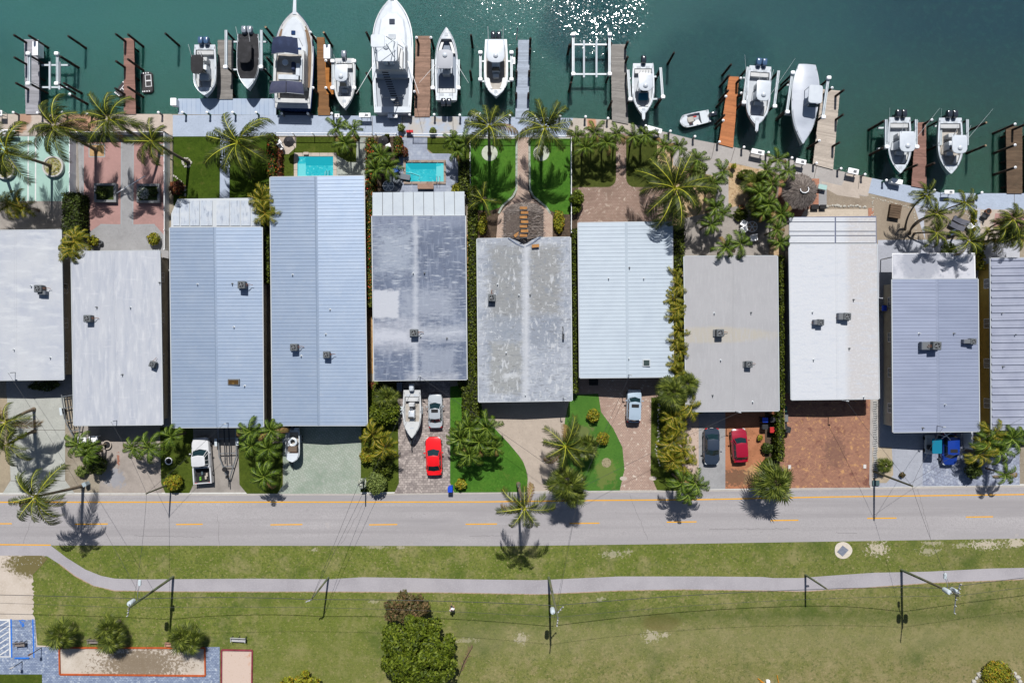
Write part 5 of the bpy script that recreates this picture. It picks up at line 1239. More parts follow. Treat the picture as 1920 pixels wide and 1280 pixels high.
boat('narrow white boat with grey hardtop and bow towards the channel', 837, 120, 43, 136, 0, 1.4, engm=COWK, top=mat('grey_hardtop', A(186, 190, 202), rough=.5), topw=.7, topl=.26, topy=-.02, toph=1.7, p=2.2, floor=mat('floor_bluegrey', A(150, 162, 182), rough=.7), rods=2)
boat('white boat with a large white hardtop and black twin engines beside the flag dock', 930, 128, 45, 108, 180, 1.6, engm=COWK, top=GEL, topw=.74, topl=.4, topy=-.2, toph=1.5, p=3.2, tm=.5, floor=FLT, cock=(.1, .88), gun=.25)
boat('white boat with teal bow cushions and one black engine', 1206, 168, 42, 98, 180, 1.5, eng=1, engm=COWK, top=GEL, topw=.62, topl=.34, topy=-.06, toph=1.3, cushion=mat('teal_cushion', A(10, 110, 140), rough=.6), p=2.1, pulpit=.5)
boat('white boat with blue-grey twin engines between the orange dock and the shrouded boat', 1422, 180, 45, 112, 176, 2.0, engm=COWB, top=GEL, topw=.58, topl=.34, topy=.0, toph=1.6, p=2.6, tm=.48, pulpit=.7, rods=2, floor=FLR)
sb, inf = boat('boat wrapped in pale grey shroud with its tower poking through', 1509, 196, 51, 150, 176.5, 2.0, eng=0, cover=(mat('shrink_wrap', A(204, 212, 228), [('n', A(192, 200, 218), .8, .42, .7, (.6, 1.6, 1)), ('n', A(186, 194, 214), 3, .6, .8)], rough=.4, spec=.4, obj=True), None), p=2.3, stern=.62, tm=.3)
b = MB(); b.rbox((-.45, -.6, inf['hh'] + 1.75), (1.6, 2.1, .1), .3); b.build('hardtop', GEL, sb)
b = MB()
for sx in (-1.15, .25):
    for sy in (-1.5, .3): b.tube((sx, sy, inf['hh'] + .2), (sx, sy, inf['hh'] + 1.7), .04, n=6)
b.build('top_frame', M_steel, sb)
b = MB(); b.rbox((-.45, -.2, inf['hh'] + 1.1), (1.3, .7, .3), .15); b.build('helm_seat', FLR, sb); 
b = MB(); b.rbox((-.45, .55, inf['hh'] + 1.3), (1.2, .25, .5), .1); b.build('windshield', WSH, sb)
boat('white boat with a dark teal hull side, left of the right mauve dock', 1687, 273, 44, 106, 180, 1.9, hull=TEAL, engm=COWK, top=GEL, topw=.66, topl=.36, topy=.0, toph=1.5, p=2.2, rods=2, floor=FLR)
boat('rightmost white boat with beige cockpit and dark twin engines', 1782, 274, 47, 106, 180, 1.7, hull=mat('pale_teal_hull', A(150, 190, 196), rough=.3), engm=COWK, top=GEL, topw=.6, topl=.32, topy=.04, toph=1.6, p=2.2, rods=2, floor=FLT)
sk_, _i = boat('small white skiff with red seats floating at an angle', 1302.5, 223.5, 25, 58, 103, -.55, hh=.55, eng=1, engm=COWK, p=5, tm=.6, cock=(.3, .72), gun=.12, console=False, bench=False, floor=FLT, cushion=FLT, name='skiff', bow_seats=False, hatch=False)
for x_, y_ in ((-.3, .55), (.15, .7), (.3, -.1)): MB().rbox((x_, y_, .48), (.16, .42, .12), .05).build('seat', mat('red_cushion', A(214, 60, 50), rough=.6), sk_)
boat('white bay boat on a trailer standing on the mixed paver driveway', 772.5, 776, 35, 90, 180, 1.7, hh=.9, eng=1, engm=GEL, deck=GEL2, floor=FLT, p=2.1, tm=.45, cock=(.14, .66), console=True)
bt, i2 = boat('small cluttered boat with a white ring, parked by the green tiled driveway', 548.5, 834, 27, 64, 180, 1.5, hh=.8, eng=1, engm=COWK, p=5, tm=.6, cock=(.12, .74), gun=.1, console=False, bench=False, floor=FLT, bow_seats=False, hatch=False, name='small_boat')
b = MB(); rg_ = [(R(a), .42) for a in range(0, 361, 24)]
b.path([Vector((math.cos(a) * r_, -.35 + math.sin(a) * r_, .72)) for a, r_ in rg_], .15, 8); b.build('inflatable_ring', GEL, bt, smooth=True)
b = MB(); b.rbox((0, .48, .62), (1.05, .7, .5), .05); b.build('cooler', mat('brown_lid', A(120, 104, 92), rough=.8), bt)
for x, y, c_ in ((-.25, 1.0, (200, 60, 60)), (.1, 1.02, (230, 120, 130)), (.28, 1.0, (60, 60, 120))):
    b = MB(); b.rbox((x, y, .5), (.28, .22, .22), .08); b.build('bag', mat('bag_%d' % c_[0], A(*c_), rough=.7), bt, smooth=True)
# ---------------- blue canvas yacht
k3 = (CAM_H - 1.2) / FPX
y3, f3 = boat('large navy trimmed yacht with navy canvas tops and a teak side deck', 551, 112, 73, 182, -1.5, 1.1, hh=1.9, hull=NAVY, deck=GEL2, eng=0, cock=(.1, .36), gun=.28, console=False, bench=False, floor=FLT, p=2.3, tm=.5, stern=.9, trim=NAVY, pulpit=1.6, bow_seats=False, hatch=False, name='motor_yacht', cat='yacht')
Lh, Bh, hh3 = f3['L'], f3['B'], f3['hh']
def slab(name, root, poly, z0, z1, m, bevel=.93):
    cx = sum(p[0] for p in poly) / len(poly); cy = sum(p[1] for p in poly) / len(poly)
    b = MB(); b.loft([[Vector((x, y, z0)) for x, y in poly], [Vector((x, y, lerp(z0, z1, .7))) for x, y in poly], [Vector((cx + (x - cx) * bevel, cy + (y - cy) * bevel, z1)) for x, y in poly]])
    return b.build(name, m, root, smooth=False)
def mir(pts): return [(x, y) for x, y in pts] + [(-x, y) for x, y in pts[::-1]]
for sg in (-1, 1):
    b = MB(); q_ = [i / 14 for i in range(3, 14)]
    b.loft([[Vector((sg * (f3['w'](t) - .22), f3['Y'](t), f3['sheer'](t) + .004)), Vector((sg * max(f3['w'](t) - .75, .05), f3['Y'](t), f3['sheer'](t) + .012))] for t in q_], cap=False, close=False); b.build('teak_walkway', TEAK, y3)
slab('cabin_top', y3, mir([(1.7, -.6), (1.68, 1.5), (1.4, 3.1), (.85, 4.3), (.25, 4.9)]), hh3 - .1, hh3 + .42, GEL, .9)
for x, y in ((0, 3.0), (-.75, 1.0), (.75, 1.0)):
    b = MB(); b.rbox((x, y, hh3 + .46), (.5, .5, .07), .08); b.build('deck_hatch', mat('hatch_blue', (.01, .03, .09, 1), rough=.15), y3)
slab('deckhouse', y3, mir([(1.75, -3.6), (1.75, .2), (1.5, .8)]), hh3 - .5, hh3 + 1.1, GEL2, .94)
b = MB(); b.loft([[Vector((x, y, z)) for x, y, z in ((-1.5, .85, hh3 + .4), (1.5, .85, hh3 + .4))], [Vector((x, y, z)) for x, y, z in ((-1.35, .35, hh3 + 1.05), (1.35, .35, hh3 + 1.05))]], cap=False, close=False); b.build('windshield', WSH, y3)
slab('flybridge', y3, mir([(1.55, -3.3), (1.65, -.6), (1.3, .1)]), hh3 + 1.11, hh3 + 1.35, FLT, .97)
for sx in (-1.62, 1.62):
    b = MB(); b.box((sx, -1.7, hh3 + 1.5), (.3, 3.6, .5)); b.build('side_coaming', GEL2, y3)
b = MB(); b.rbox((.55, -1.5, hh3 + 1.65), (.45, 1.0, .55), .15); b.build('helm_seat', NVC, y3, smooth=True)
b = MB(); b.lathe([(.36, 0), (.36, .1), (.3, .14)], (-.4, -1.1, hh3 + 1.75), 16); b.build('round_table', GEL, y3)
b = MB(); b.rbox((1.1, -1.9, hh3 + 1.6), (.5, 1.5, .45), .1); b.build('bench', GEL, y3)
b = MB(); b.rbox((0, -2.8, hh3 + 1.6), (2.4, .6, .45), .1); b.build('sun_pad', GEL, y3)
def canvas(name, root, w_, y0, y1, z, m, arch=.25, n=6):
    b = MB(); rr = []
    for i in range(n + 1):
        t = i / n; y = lerp(y0, y1, t); s_ = 1 - .12 * t * t
        rr.append([Vector((w_ / 2 * s_ * a, y + .12 * (1 - a * a), z + arch * (1 - a * a) - .12 * abs(2 * t - 1) ** 2)) for a in (-1, -.6, -.2, .2, .6, 1)])
    b.loft(rr, cap=False, close=False)
    o = b.build(name, m, root, smooth=True)
    f_ = MB()
    for y in (y0, y1):
        f_.path([Vector((-w_ / 2, y - .3, z - 1.5)), Vector((-w_ / 2, y, z - .1)), Vector((0, y + .1, z + arch - .1)), Vector((w_ / 2, y, z - .1)), Vector((w_ / 2, y - .3, z - 1.5))], .03, 6)
    f_.build('canvas_frame', M_steel, o)
canvas('bimini_top', y3, 3.1, -.7, 1.2, hh3 + 3.2, NVC)
canvas('cockpit_canopy', y3, 4.0, -4.9, -3.5, hh3 + 2.3, BLGC, .15)
b = MB(); b.box((0, -4.2, hh3 + 2.47), (.05, 1.3, .04)); b.build('canopy_seam', M_black, y3)
b = MB(); b.prism(mir([(1.7, -Lh / 2 - .9), (2.0, -Lh / 2 - .1)]), .35, .5); b.build('swim_platform', mat('platform_dark', A(104, 106, 120), [('n', A(90, 92, 104), 2, .4, .7)], rough=.6, obj=True), y3)
b = MB(); b.rbox((1.55, -1.9, hh3 + 1.95), (.22, 2.6, .22), .1); b.build('life_raft', GEL, y3)
# ---------------- largest white sport fisher
y5, f5 = boat('largest white sport fishing yacht with a tower and a shaded aft cockpit', 736, 103, 75, 216, 0, 1.2, hh=2.1, eng=0, cock=(.05, .3), gun=.3, console=False, bench=False, floor=mat('floor_shade_grey', A(190, 198, 212), rough=.6), p=2.4, tm=.5, stern=.88, trim=M_wtrim, pulpit=.8, bow_seats=False, hatch=False, name='sport_fishing_yacht', cat='yacht')
h5 = f5['hh']
slab('trunk_cabin', y5, mir([(1.7, 0), (1.7, 2.4), (1.4, 4.2), (.6, 5.0)]), h5 - .1, h5 + .3, GEL, .88)
b = MB(); b.rbox((0, 3.8, h5 + .36), (.66, .6, .07), .06); b.build('deck_hatch', mat('hatch_smoke', A(70, 78, 96), rough=.15), y5)
b = MB(); b.rbox((0, 2.0, h5 + .36), (.85, .6, .12), .06); b.build('skylight', FLR, y5)
slab('saloon', y5, mir([(1.85, -2.4), (1.85, .4), (1.35, 1.3)]), h5 - .4, h5 + 1.5, GEL, .93)
b = MB(); b.loft([[Vector((x, y, z)) for x, y, z in ((-1.3, 1.3, h5 + .35), (0, 1.5, h5 + .35), (1.3, 1.3, h5 + .35))], [Vector((x, y, z)) for x, y, z in ((-1.45, .5, h5 + 1.35), (0, .7, h5 + 1.35), (1.45, .5, h5 + 1.35))]], cap=False, close=False); b.build('windshield', mat('masked_glass', A(150, 160, 178), rough=.1), y5)
slab('flybridge', y5, mir([(1.55, -2.6), (1.6, -.4), (1.1, .3)]), h5 + 1.51, h5 + 2.1, GEL2, .97)
b = MB(); b.rbox((0, -1.1, h5 + 2.35), (.9, .7, .6), .1); b.build('helm_console', GEL, y5, smooth=True)
for sx in (-.35, .35):
    b = MB(); b.rbox((sx, -1.9, h5 + 2.4), (.5, .45, .6), .1); b.build('helm_chair', GEL, y5, smooth=True)
b = MB(); b.rbox((0, -1.3, h5 + 4.1), (2.5, 2.4, .1), .3); b.build('hardtop', GEL, y5)
b = MB(); b.lathe([(.32, 0), (.34, .1), (.1, .22)], (0, -.8, h5 + 4.16), 14); b.build('radar_dome', GEL, y5, smooth=True)
b = MB(); b.rbox((-.4, -1.4, h5 + 6.9), (1.5, 1.4, .08), .2); b.build('tower_top', GEL, y5)
b = MB()
for sx in (-1, 1):
    for (y0_, y1_) in ((-2.6, -1.7), (.2, -.9)):
        b.tube((sx * 1.5, y0_, h5 + 1.5), (sx * .7 - .2, y1_, h5 + 6.9), .05, n=6)
    b.tube((sx * 1.2, -2.2, h5 + 3.6), (sx * 1.2, 0, h5 + 3.6), .04, n=6); b.tube((sx * 1.0, -2.0, h5 + 5.2), (sx * 1.0, -.4, h5 + 5.2), .04, n=6)
b.tube((-1.1, -2.1, h5 + 5.2), (1.1, -.5, h5 + 5.2), .035, n=6); b.tube((1.1, -2.1, h5 + 3.6), (-1.1, -.5, h5 + 3.6), .035, n=6)
b.build('tuna_tower', M_alu, y5)
for i in range(16):
    b = MB(); t = i / 15; b.box((-.5 + t * 1.1, -2.9 - t * 3.2, h5 + 2.0 - t * 2.4), (.75, .12, .05)); b.build('ladder_rung' if i < 8 else 'cockpit_step', M_dark, y5)
for sx in (-1, 1):
    b = MB(); b.tube((sx * 1.9, -1.0, h5 + .6), (sx * 3.6, -5.8, h5 + 3.2), .035, .015, n=6); b.build('outrigger', M_wtrim, y5)
b = MB(); b.lathe([(.12, h5 - .5), (.12, h5 + .0), (.34, h5 + .05), (.34, h5 + .3)], (.1, -5.2, 0), 12); b.build('fighting_chair', GEL2, y5)
b = MB(); b.path([Vector((-1.2, -4.9, h5 - .3)), Vector((-.4, -5.1, h5 + .1)), Vector((.6, -5.1, h5 + .1)), Vector((1.3, -4.8, h5 - .3))], .04, 6); b.build('cockpit_rail', M_steel, y5)
b = MB()
for sg in (-1, 1):
    b.box((sg * 1.86, -.6, h5 + .75), (.03, 2.6, .45))
b.build('side_window', WSH, y5)
# ---------------- trailers
def trailer(label, cx, cy, w_, l_, ang, spare=True, zt=.5):
    root = empty('boat_trailer', (0, 0, 0), label, 'trailer')
    for sg in (-1, 1):
        b = MB(); b.path([Vector((sg * w_ / 2, l_ * .5, zt)), Vector((sg * w_ / 2, -l_ * .02, zt)), Vector((sg * .1, -l_ * .38, zt))], .07, 6); b.build('frame_rail', M_steel, root)
        wh = MB(); wh.tube((sg * (w_ / 2 + .12), l_ * .2, .33), (sg * (w_ / 2 + .34), l_ * .2, .33), .33, n=16); wo_ = wh.build('wheel', M_black, root, smooth=True)
        hb_ = MB(); hb_.tube((sg * (w_ / 2 + .1), l_ * .2, .33), (sg * (w_ / 2 + .36), l_ * .2, .33), .16, n=12); hb_.build('rim', M_steel, wo_)
        fb = MB(); fb.box((sg * (w_ / 2 + .23), l_ * .2, .74), (.3, .9, .05)); fb.build('fender', M_alu, root)
        bk = MB(); bk.box((sg * .28, l_ * .16, zt + .12), (.12, l_ * .6, .08)); bk.build('bunk', M_dark, root)
    for t in (.46, .25, .02, -.18):
        ww = w_ if t > -.02 else w_ * .55
        b = MB(); b.box((0, l_ * t, zt), (ww, .09, .09)); b.build('crossbar', M_steel, root)
    b = MB(); b.tube((0, -l_ * .3, zt), (0, -l_ * .5, zt - .02), .06, n=6); b.build('tongue', M_dark, root)
    b = MB(); b.box((0, -l_ * .33, zt + .4), (.12, .3, .7)); b.build('winch_post', M_dark, root)
    if spare:
        b = MB(); b.tube((-.35, -l_ * .22, .62), (-.35, -l_ * .22, .8), .28, n=16); b.build('spare_wheel', M_black, root, smooth=True)
    c = P(cx, cy, zt); move(root, (c.x, c.y, 0), R(ang)); return root
trailer('empty galvanised boat trailer with a spare wheel beside the white pickup', 427, 852, 2.1, 7.8, 2)
trailer('boat trailer with its fender showing beside the brushed white roof at the left', 138, 788, 1.9, 6.6, 9, False)
trailer('trailer under the white bay boat on the mixed pavers', 772, 790, 1.9, 7.0, 0, False, .45)
trailer('trailer under the small cluttered boat', 549, 838, 1.5, 5.2, 0, False, .4)
# ================================================================= VEHICLES
def paint(n, c, **kw): return mat(n, c, [('n', dk(c, .9), .9, .45, .7)], rough=.25, spec=.5, coat=.8, obj=True, **kw)
M_head = mat('headlight_glass', A(225, 232, 240), rough=.1, spec=.7)
M_tail = mat('tail_light_red', (.35, .01, .01, 1), rough=.15)
M_plate = mat('plate_plain', (.6, .6, .6, 1), rough=.5)
def vehicle(label, name, cat, cx, cy, wpx, lpx, ang, body, ht=1.42, prof='sedan', sun=False, glass=None, roofm=None, z0=.0):
    k = (CAM_H - .9) / FPX; W, L_ = wpx * k * 1.04, lpx * k
    glass = glass or WSH
    root = empty(name, (0, 0, 0), label, cat)
    hw = W / 2
    def Yp(t): return L_ / 2 - t * L_          # t from the front bumper
    belt = ht * .62
    P_ = {'sedan': (.27, .42, .72, .86), 'coupe': (.32, .47, .74, .90), 'suv': (.23, .36, .90, .97), 'hatch': (.25, .40, .82, .93), 'pickup': (.26, .37, .60, .64)}[prof]
    st = [0, .012, .03, .06, .1, .15, .25, .4, .6, .75, .84, .9, .94, .97, .99, 1]
    def hwf(t):
        e = min(t / .17, (1 - t) / .13, 1)
        return hw * (.60 + .40 * (1 - (1 - e) ** 2.6)) * (.97 + .03 * math.sin(t * 3.14))
    def top(t):
        if t < P_[0]: return belt * (.74 + .2 * min(1, t / .25) ** .6)
        if t > P_[3]: return belt * (.97 if prof != 'suv' else 1)
        return belt
    rings = []
    for t in st:
        w = hwf(t); h = top(t); lo = .22
        if t in (0, 1): h = h * .8; lo = .34
        rings.append([Vector((x * w, Yp(t), z)) for x, z in ((-.94, lo), (-1, lo + .15), (-1, h * .72), (-.92, h * .97), (-.5, h + .03), (0, h + .045), (.5, h + .03), (.92, h * .97), (1, h * .72), (1, lo + .15), (.94, lo))])
    if prof == 'pickup':
        cut = [i for i, t in enumerate(st) if t <= .6][-1]
        rings2 = rings[:cut + 1]; tt = .64; w = hwf(tt)
        rings2.append([Vector((v.x, Yp(tt), v.z)) for v in rings[cut]])
        b = MB(); b.loft(rings2); bo = b.build('body', body, root, smooth=True)
        b = MB(); y0_, y1_ = Yp(.645), Yp(.995)
        for sg in (-1, 1): b.box((sg * (hw * .93), (y0_ + y1_) / 2, .66), (hw * .14, y0_ - y1_, .68))
        b.box((0, y1_ + .05, .64), (W * .84, .1, .64)); b.box((0, y0_ - .05, .72), (W * .84, .08, .6)); b.build('bed_side', body, root)
        b = MB(); b.box((0, (y0_ + y1_) / 2, .5), (W * .85, y0_ - y1_ - .12, .06)); b.build('bed_floor', M_black, root)
        for x, y, c_ in ((-.35, -.4, (120, 190, 60)), (.3, -.3, (200, 190, 180)), (.45, .0, (200, 40, 40)), (-.1, .25, (90, 110, 120))):
            b = MB(); b.rbox((x, (y0_ + y1_) / 2 + y, .63), (.22, .45, .2), .06); b.build('bed_cargo', mat('cargo_%d' % c_[0], A(*c_), rough=.7), root)
    else:
        b = MB(); b.loft(rings); bo = b.build('body', body, root, smooth=True)
    # cabin
    tw = hw * .88; rw = hw * (.73 if prof != 'suv' else .79)
    yb0, yr0, yr1, yb1 = Yp(P_[0]), Yp(P_[1]), Yp(P_[2]), Yp(P_[3])
    zt = ht - .03; zb = belt * .96
    bse = [(-tw * .9, yb0 - .12), (0, yb0 + .1), (tw * .9, yb0 - .12), (tw, yb0 - .45), (tw, yb1 + .35), (tw * .84, yb1 + .08), (0, yb1 - .06), (-tw * .84, yb1 + .08), (-tw, yb1 + .35), (-tw, yb0 - .45)]
    rf = [(-rw * .88, yr0 - .05), (0, yr0 + .05), (rw * .88, yr0 - .05), (rw, yr0 - .22), (rw, yr1 + .18), (rw * .86, yr1 + .03), (0, yr1 - .03), (-rw * .86, yr1 + .03), (-rw, yr1 + .18), (-rw, yr0 - .22)]
    B0 = [Vector((x, y, zb)) for x, y in bse]; R0 = [Vector((x, y, zt)) for x, y in rf]
    for nm, idx in (('windshield', [(0, 1), (1, 2)]), ('side_window', [(2, 3), (3, 4), (4, 5)]), ('rear_window', [(5, 6), (6, 7)]), ('side_window', [(7, 8), (8, 9), (9, 0)])):
        g = MB()
        for i, j in idx: g.face([B0[i], B0[j], R0[j], R0[i]])
        g.build(nm, glass, root)
    b = MB()
    cxr = (yr0 + yr1) / 2
    b.loft([[p - Vector((0, 0, .01)) for p in R0], [p + Vector((0, 0, .02)) for p in R0], [Vector((p.x * .8, cxr + (p.y - cxr) * .86, zt + .055)) for p in R0]]); b.build('roof', roofm or body, root, smooth=True)
    b = MB()
    for i, j, r_ in ((0, 0, .045), (2, 2, .045), (5, 5, .05), (7, 7, .05), (3, 3, .03), (9, 9, .03), (4, 4, .04), (8, 8, .04)):
        b.tube(B0[i], R0[j], r_, n=5)
    for sg in (-1, 1): 
        b.tube((sg * tw * .99, cxr, zb), (sg * rw, cxr, zt), .035, n=5)
    b.build('pillar', body, root)
    if sun:
        b = MB(); b.rbox((0, lerp(yr0, yr1, .22), zt + .058), (rw * 1.25, .42, .02), .06); b.build('sunroof', M_black, root)
    for sg in (-1, 1):
        for t in (.17, .80):
            wh = MB(); wh.tube((sg * (hw - .2), Yp(t), .33), (sg * (hw + .005), Yp(t), .33), .33, n=18); wo_ = wh.build('wheel', M_black, root, smooth=True)
            r2 = MB(); r2.tube((sg * (hw - .15), Yp(t), .33), (sg * (hw + .02), Yp(t), .33), .2, n=12); r2.build('rim', M_steel, wo_)
        m_ = MB(); m_.rbox((sg * (hw + .09), yb0 - .42, belt + .02), (.2, .13, .13), .05); m_.build('mirror', body, root)
        hl = MB(); hl.rbox((sg * hw * .66, Yp(.035), top(.05) * .82), (.34, .26, .12), .08, rz=sg * -.35); hl.build('headlight', M_head, root)
        tl = MB(); tl.rbox((sg * hw * .70, Yp(.982), belt * .82), (.34, .12, .14), .04, rz=sg * .2); tl.build('tail_light', M_tail, root)
    b = MB(); b.box((0, Yp(1) - .0, .55), (.4, .03, .14)); b.build('number_plate', M_plate, root)
    b = MB(); b.box((0, Yp(.0) + .0, .42), (hw * 1.0, .04, .16)); b.build('grille', M_black, root)
    b = MB()
    for sg in (-1, 1): b.tube((sg * .1, yb0 + .06, zb + .03), (sg * .1 - .5, yb0 - .08, zb + .12), .012, n=4)
    b.build('wiper', M_black, root)
    c = P(cx, cy, .8); move(root, (c.x, c.y, z0), R(ang)); return root
PW = paint('white_car_paint', A(236, 238, 244)); PS = paint('silver_car_paint', A(196, 204, 214)); PR = paint('red_car_paint', (.62, .006, .008, 1)); PSB = paint('ice_blue_car_paint', A(186, 206, 228))
PN = paint('dark_slate_car_paint', (.022, .032, .05, 1)); PDR = paint('dark_red_car_paint', (.24, .004, .02, 1)); PB = paint('blue_car_paint', (.006, .03, .21, 1))
vehicle('white pickup truck with a black bed on the stained driveway', 'pickup_truck', 'pickup truck', 378, 863, 33, 87, 4, PW, 1.75, 'pickup')
vehicle('silver sedan with a sunroof next to the trailered bay boat', 'parked_car', 'car', 816, 770, 27, 64, 1, PS, 1.42, 'sedan', True)
vehicle('bright red coupe at the street end of the mixed paver driveway', 'parked_car', 'car', 813, 855, 30, 72, 2, PR, 1.36, 'coupe')
vehicle('pale silver-blue wagon with a sunroof on the pink cobbles', 'parked_car', 'car', 1189, 761, 27, 62, -2, PSB, 1.55, 'suv', True)
vehicle('dark slate sedan facing the street on the grey concrete', 'parked_car', 'car', 1335, 837, 29, 69, 180, PN, 1.42, 'sedan')
vehicle('dark red hatchback on the orange gravel', 'parked_car', 'car', 1387.5, 835, 29, 63, 4, PDR, 1.5, 'hatch')
vehicle('blue car half under the lavender roof eave on slate pavers', 'parked_car', 'car', 1781, 842, 27, 60, 180, PB, 1.55, 'suv', True)
# golf cart with teal roof
root = empty('golf_cart', (0, 0, 0), 'golf cart with a teal roof next to the blue car', 'golf cart')
b = MB(); b.rbox((0, 0, 1.85), (1.15, 1.8, .08), .15); b.build('roof', mat('teal_roof', A(24, 130, 165), rough=.4), root)
b = MB(); b.rbox((0, 0, .45), (1.15, 2.3, .3), .2); b.build('body', GEL2, root, smooth=True)
b = MB(); b.rbox((0, -.3, .75), (1.0, .5, .3), .08); b.build('seat', M_dark, root, smooth=True)
b = MB(); b.rbox((0, -.55, 1.05), (1.0, .12, .45), .05); b.build('backrest', M_dark, root, smooth=True)
for sx in (-.5, .5):
    for sy in (-.8, .75):
        b = MB(); b.tube((sx, sy, .6), (sx, sy * .95, 1.82), .025, n=6); b.build('post', M_steel, root)
        b = MB(); b.tube((sx - .08, sy * .95, .25), (sx + .08, sy * .95, .25), .25, n=14); b.build('wheel', M_black, root, smooth=True)
c = P(1757, 836, 1.85); move(root, (c.x, c.y, 0), 0)
# ladder leaning under the eave by the blue car
root = empty('stepladder', (0, 0, 0), 'small white folding rack beside the blue car at the lavender eave', 'rack')
b = MB(); b.tube((-.6, -.3, 1.7), (.6, .5, 1.75), .04, n=6); b.build('bar', M_wtrim, root)
b = MB(); b.tube((-.3, .5, 1.72), (.5, -.4, 1.72), .04, n=6); b.build('bar', M_wtrim, root)
b = MB(); b.tube((0, 0, 0), (0, 0, 1.72), .04, n=6); b.build('post', M_wtrim, root)
c = P(1774, 818, 1.7); move(root, (c.x, c.y, 0), 0)
# ================================================================= VEGETATION
def leafmat(name, cols, trans=.15, rough=.55):
    return mat(name, cols[0], island=[(i / (len(cols) - 1), (*[x for x in c_], 1)) for i, c_ in enumerate(cols)], rough=rough, spec=.16, trans=trans)
LM_hedge = leafmat('hedge_leaves', [(.008, .014, .001), (.035, .052, .004), (.085, .11, .008), (.018, .028, .002), (.13, .16, .018)])
LM_hedge_d = leafmat('dark_hedge_leaves', [(.008, .016, .003), (.028, .044, .007), (.06, .085, .012), (.016, .026, .004)])
LM_yel = leafmat('yellow_green_leaves', [(.05, .065, .006), (.15, .17, .012), (.26, .25, .02), (.08, .10, .01), (.32, .18, .012)])
LM_red = leafmat('red_croton_leaves', [(.06, .012, .014), (.14, .03, .02), (.04, .05, .02), (.24, .08, .02), (.03, .012, .014)])
LM_flow = leafmat('hedge_with_red_flowers', [(.01, .018, .002), (.04, .06, .005), (.09, .115, .009), (.02, .032, .003), (.13, .155, .02), (.5, .03, .02)])
LM_tree = leafmat('broad_tree_leaves', [(.01, .018, .002), (.05, .078, .004), (.115, .15, .01), (.026, .042, .003), (.17, .205, .024)])
LM_brown = leafmat('brownish_tree_leaves', [(.05, .04, .015), (.10, .07, .03), (.035, .05, .014), (.17, .10, .05), (.06, .08, .02)])
LM_pale = leafmat('pale_shrub_leaves', [(.05, .075, .014), (.11, .14, .03), (.16, .2, .05), (.06, .09, .02)])
LM_whitef = leafmat('white_blossom', [(.05, .09, .03), (.5, .5, .46), (.08, .12, .04), (.65, .65, .6)])
M_bark = mat('palm_bark', A(150, 134, 116), [('n', A(104, 90, 76), 1.2, .4, .7, (1, 1, 6)), ('n', A(180, 166, 148), 5, .55, .75, (1, 1, 3))], rough=.95, obj=True)
M_bark2 = mat('tree_bark', A(110, 92, 74), [('n', A(70, 58, 46), 4, .4, .7)], rough=.95, obj=True)
def frondmat(nm, c1, c2, c3, c4):
    return leafmat(nm, [c1, c2, c3, c4, c2], .16, .5)
FM = {'C': (frondmat('coconut_leaflets', (.010, .018, .003), (.034, .05, .008), (.095, .115, .016), (.018, .030, .005)), mat('coconut_rachis', (.34, .34, .025, 1), rough=.5)),
      'S': (frondmat('adonidia_leaflets', (.008, .020, .002), (.036, .068, .006), (.105, .155, .014), (.018, .036, .004)), mat('adonidia_rachis', (.17, .23, .03, 1), rough=.5)),
      'A': (frondmat('areca_leaflets', (.02, .032, .003), (.085, .105, .007), (.24, .21, .014), (.04, .056, .005)), mat('areca_rachis', (.34, .24, .03, 1), rough=.5)),
      'T': (frondmat('thatch_palm_leaflets', (.016, .026, .003), (.05, .07, .008), (.14, .165, .025), (.028, .042, .005)), mat('thatch_rachis', (.15, .16, .05, 1), rough=.5))}
def frond(kind, L_, seed, a0=38, a1=-38, n=34, ll=.5, w=.055, fwd=.55, dr=.35, twist=.0, missing=.04):
    rg = random.Random(seed)
    b = MB(); NP = 12
    pts = [Vector((0, 0, 0))]; dirs = []
    side = rg.uniform(-.12, .12) + twist
    for i in range(NP):
        t = i / (NP - 1); el = R(a0 + (a1 - a0) * t ** 1.25); az = side * t * 1.6
        d = Vector((math.sin(az) * math.cos(el), math.cos(az) * math.cos(el), math.sin(el))); dirs.append(d)
        pts.append(pts[-1] + d * L_ / NP)
    dirs.append(dirs[-1])
    b.cm = 1
    b.path(pts, [.038 * (L_ / 3) ** .5 * (1.05 - .9 * i / NP) + .006 for i in range(NP + 1)], 3, cap=False)
    b.cm = 0
    up = Vector((0, 0, 1))
    for i in range(n):
        t = .13 + .87 * i / (n - 1)
        x = t * NP; k = min(int(x), NP - 1); p = pts[k].lerp(pts[k + 1], x - k); d = dirs[min(k, NP - 1)]
        s_ = d.cross(up).normalized()
        l0 = L_ * ll * .36 * (math.sin(math.pi * min(1, .10 + .80 * t)) ** .55)
        for sg in (-1, 1):
            if rg.random() < missing: continue
            l = l0 * rg.uniform(.82, 1.12); f_ = fwd + .5 * t + rg.uniform(-.12, .12)
            dd = (s_ * sg + d * f_).normalized()
            dz = rg.uniform(.7, 1.3) * dr
            m_ = p + dd * l * .5 + Vector((0, 0, -.12 * dz * l)); e = p + dd * l + Vector((0, 0, -.75 * dz * l))
            ww = d * w * (L_ / 3) ** .5
            n0 = len(b.v)
            b.v += [tuple(p - ww * .5), tuple(p + ww * .5), tuple(m_ + ww * .62), tuple(m_ - ww * .62), tuple(e)]
            b.f += [[n0, n0 + 1, n0 + 2, n0 + 3], [n0 + 3, n0 + 2, n0 + 4]]; b.m += [0, 0]
    me_o = b.build('frond_src', list(FM[kind]))
    me = me_o.data; bpy.data.objects.remove(me_o); me.name = 'frond'
    return me
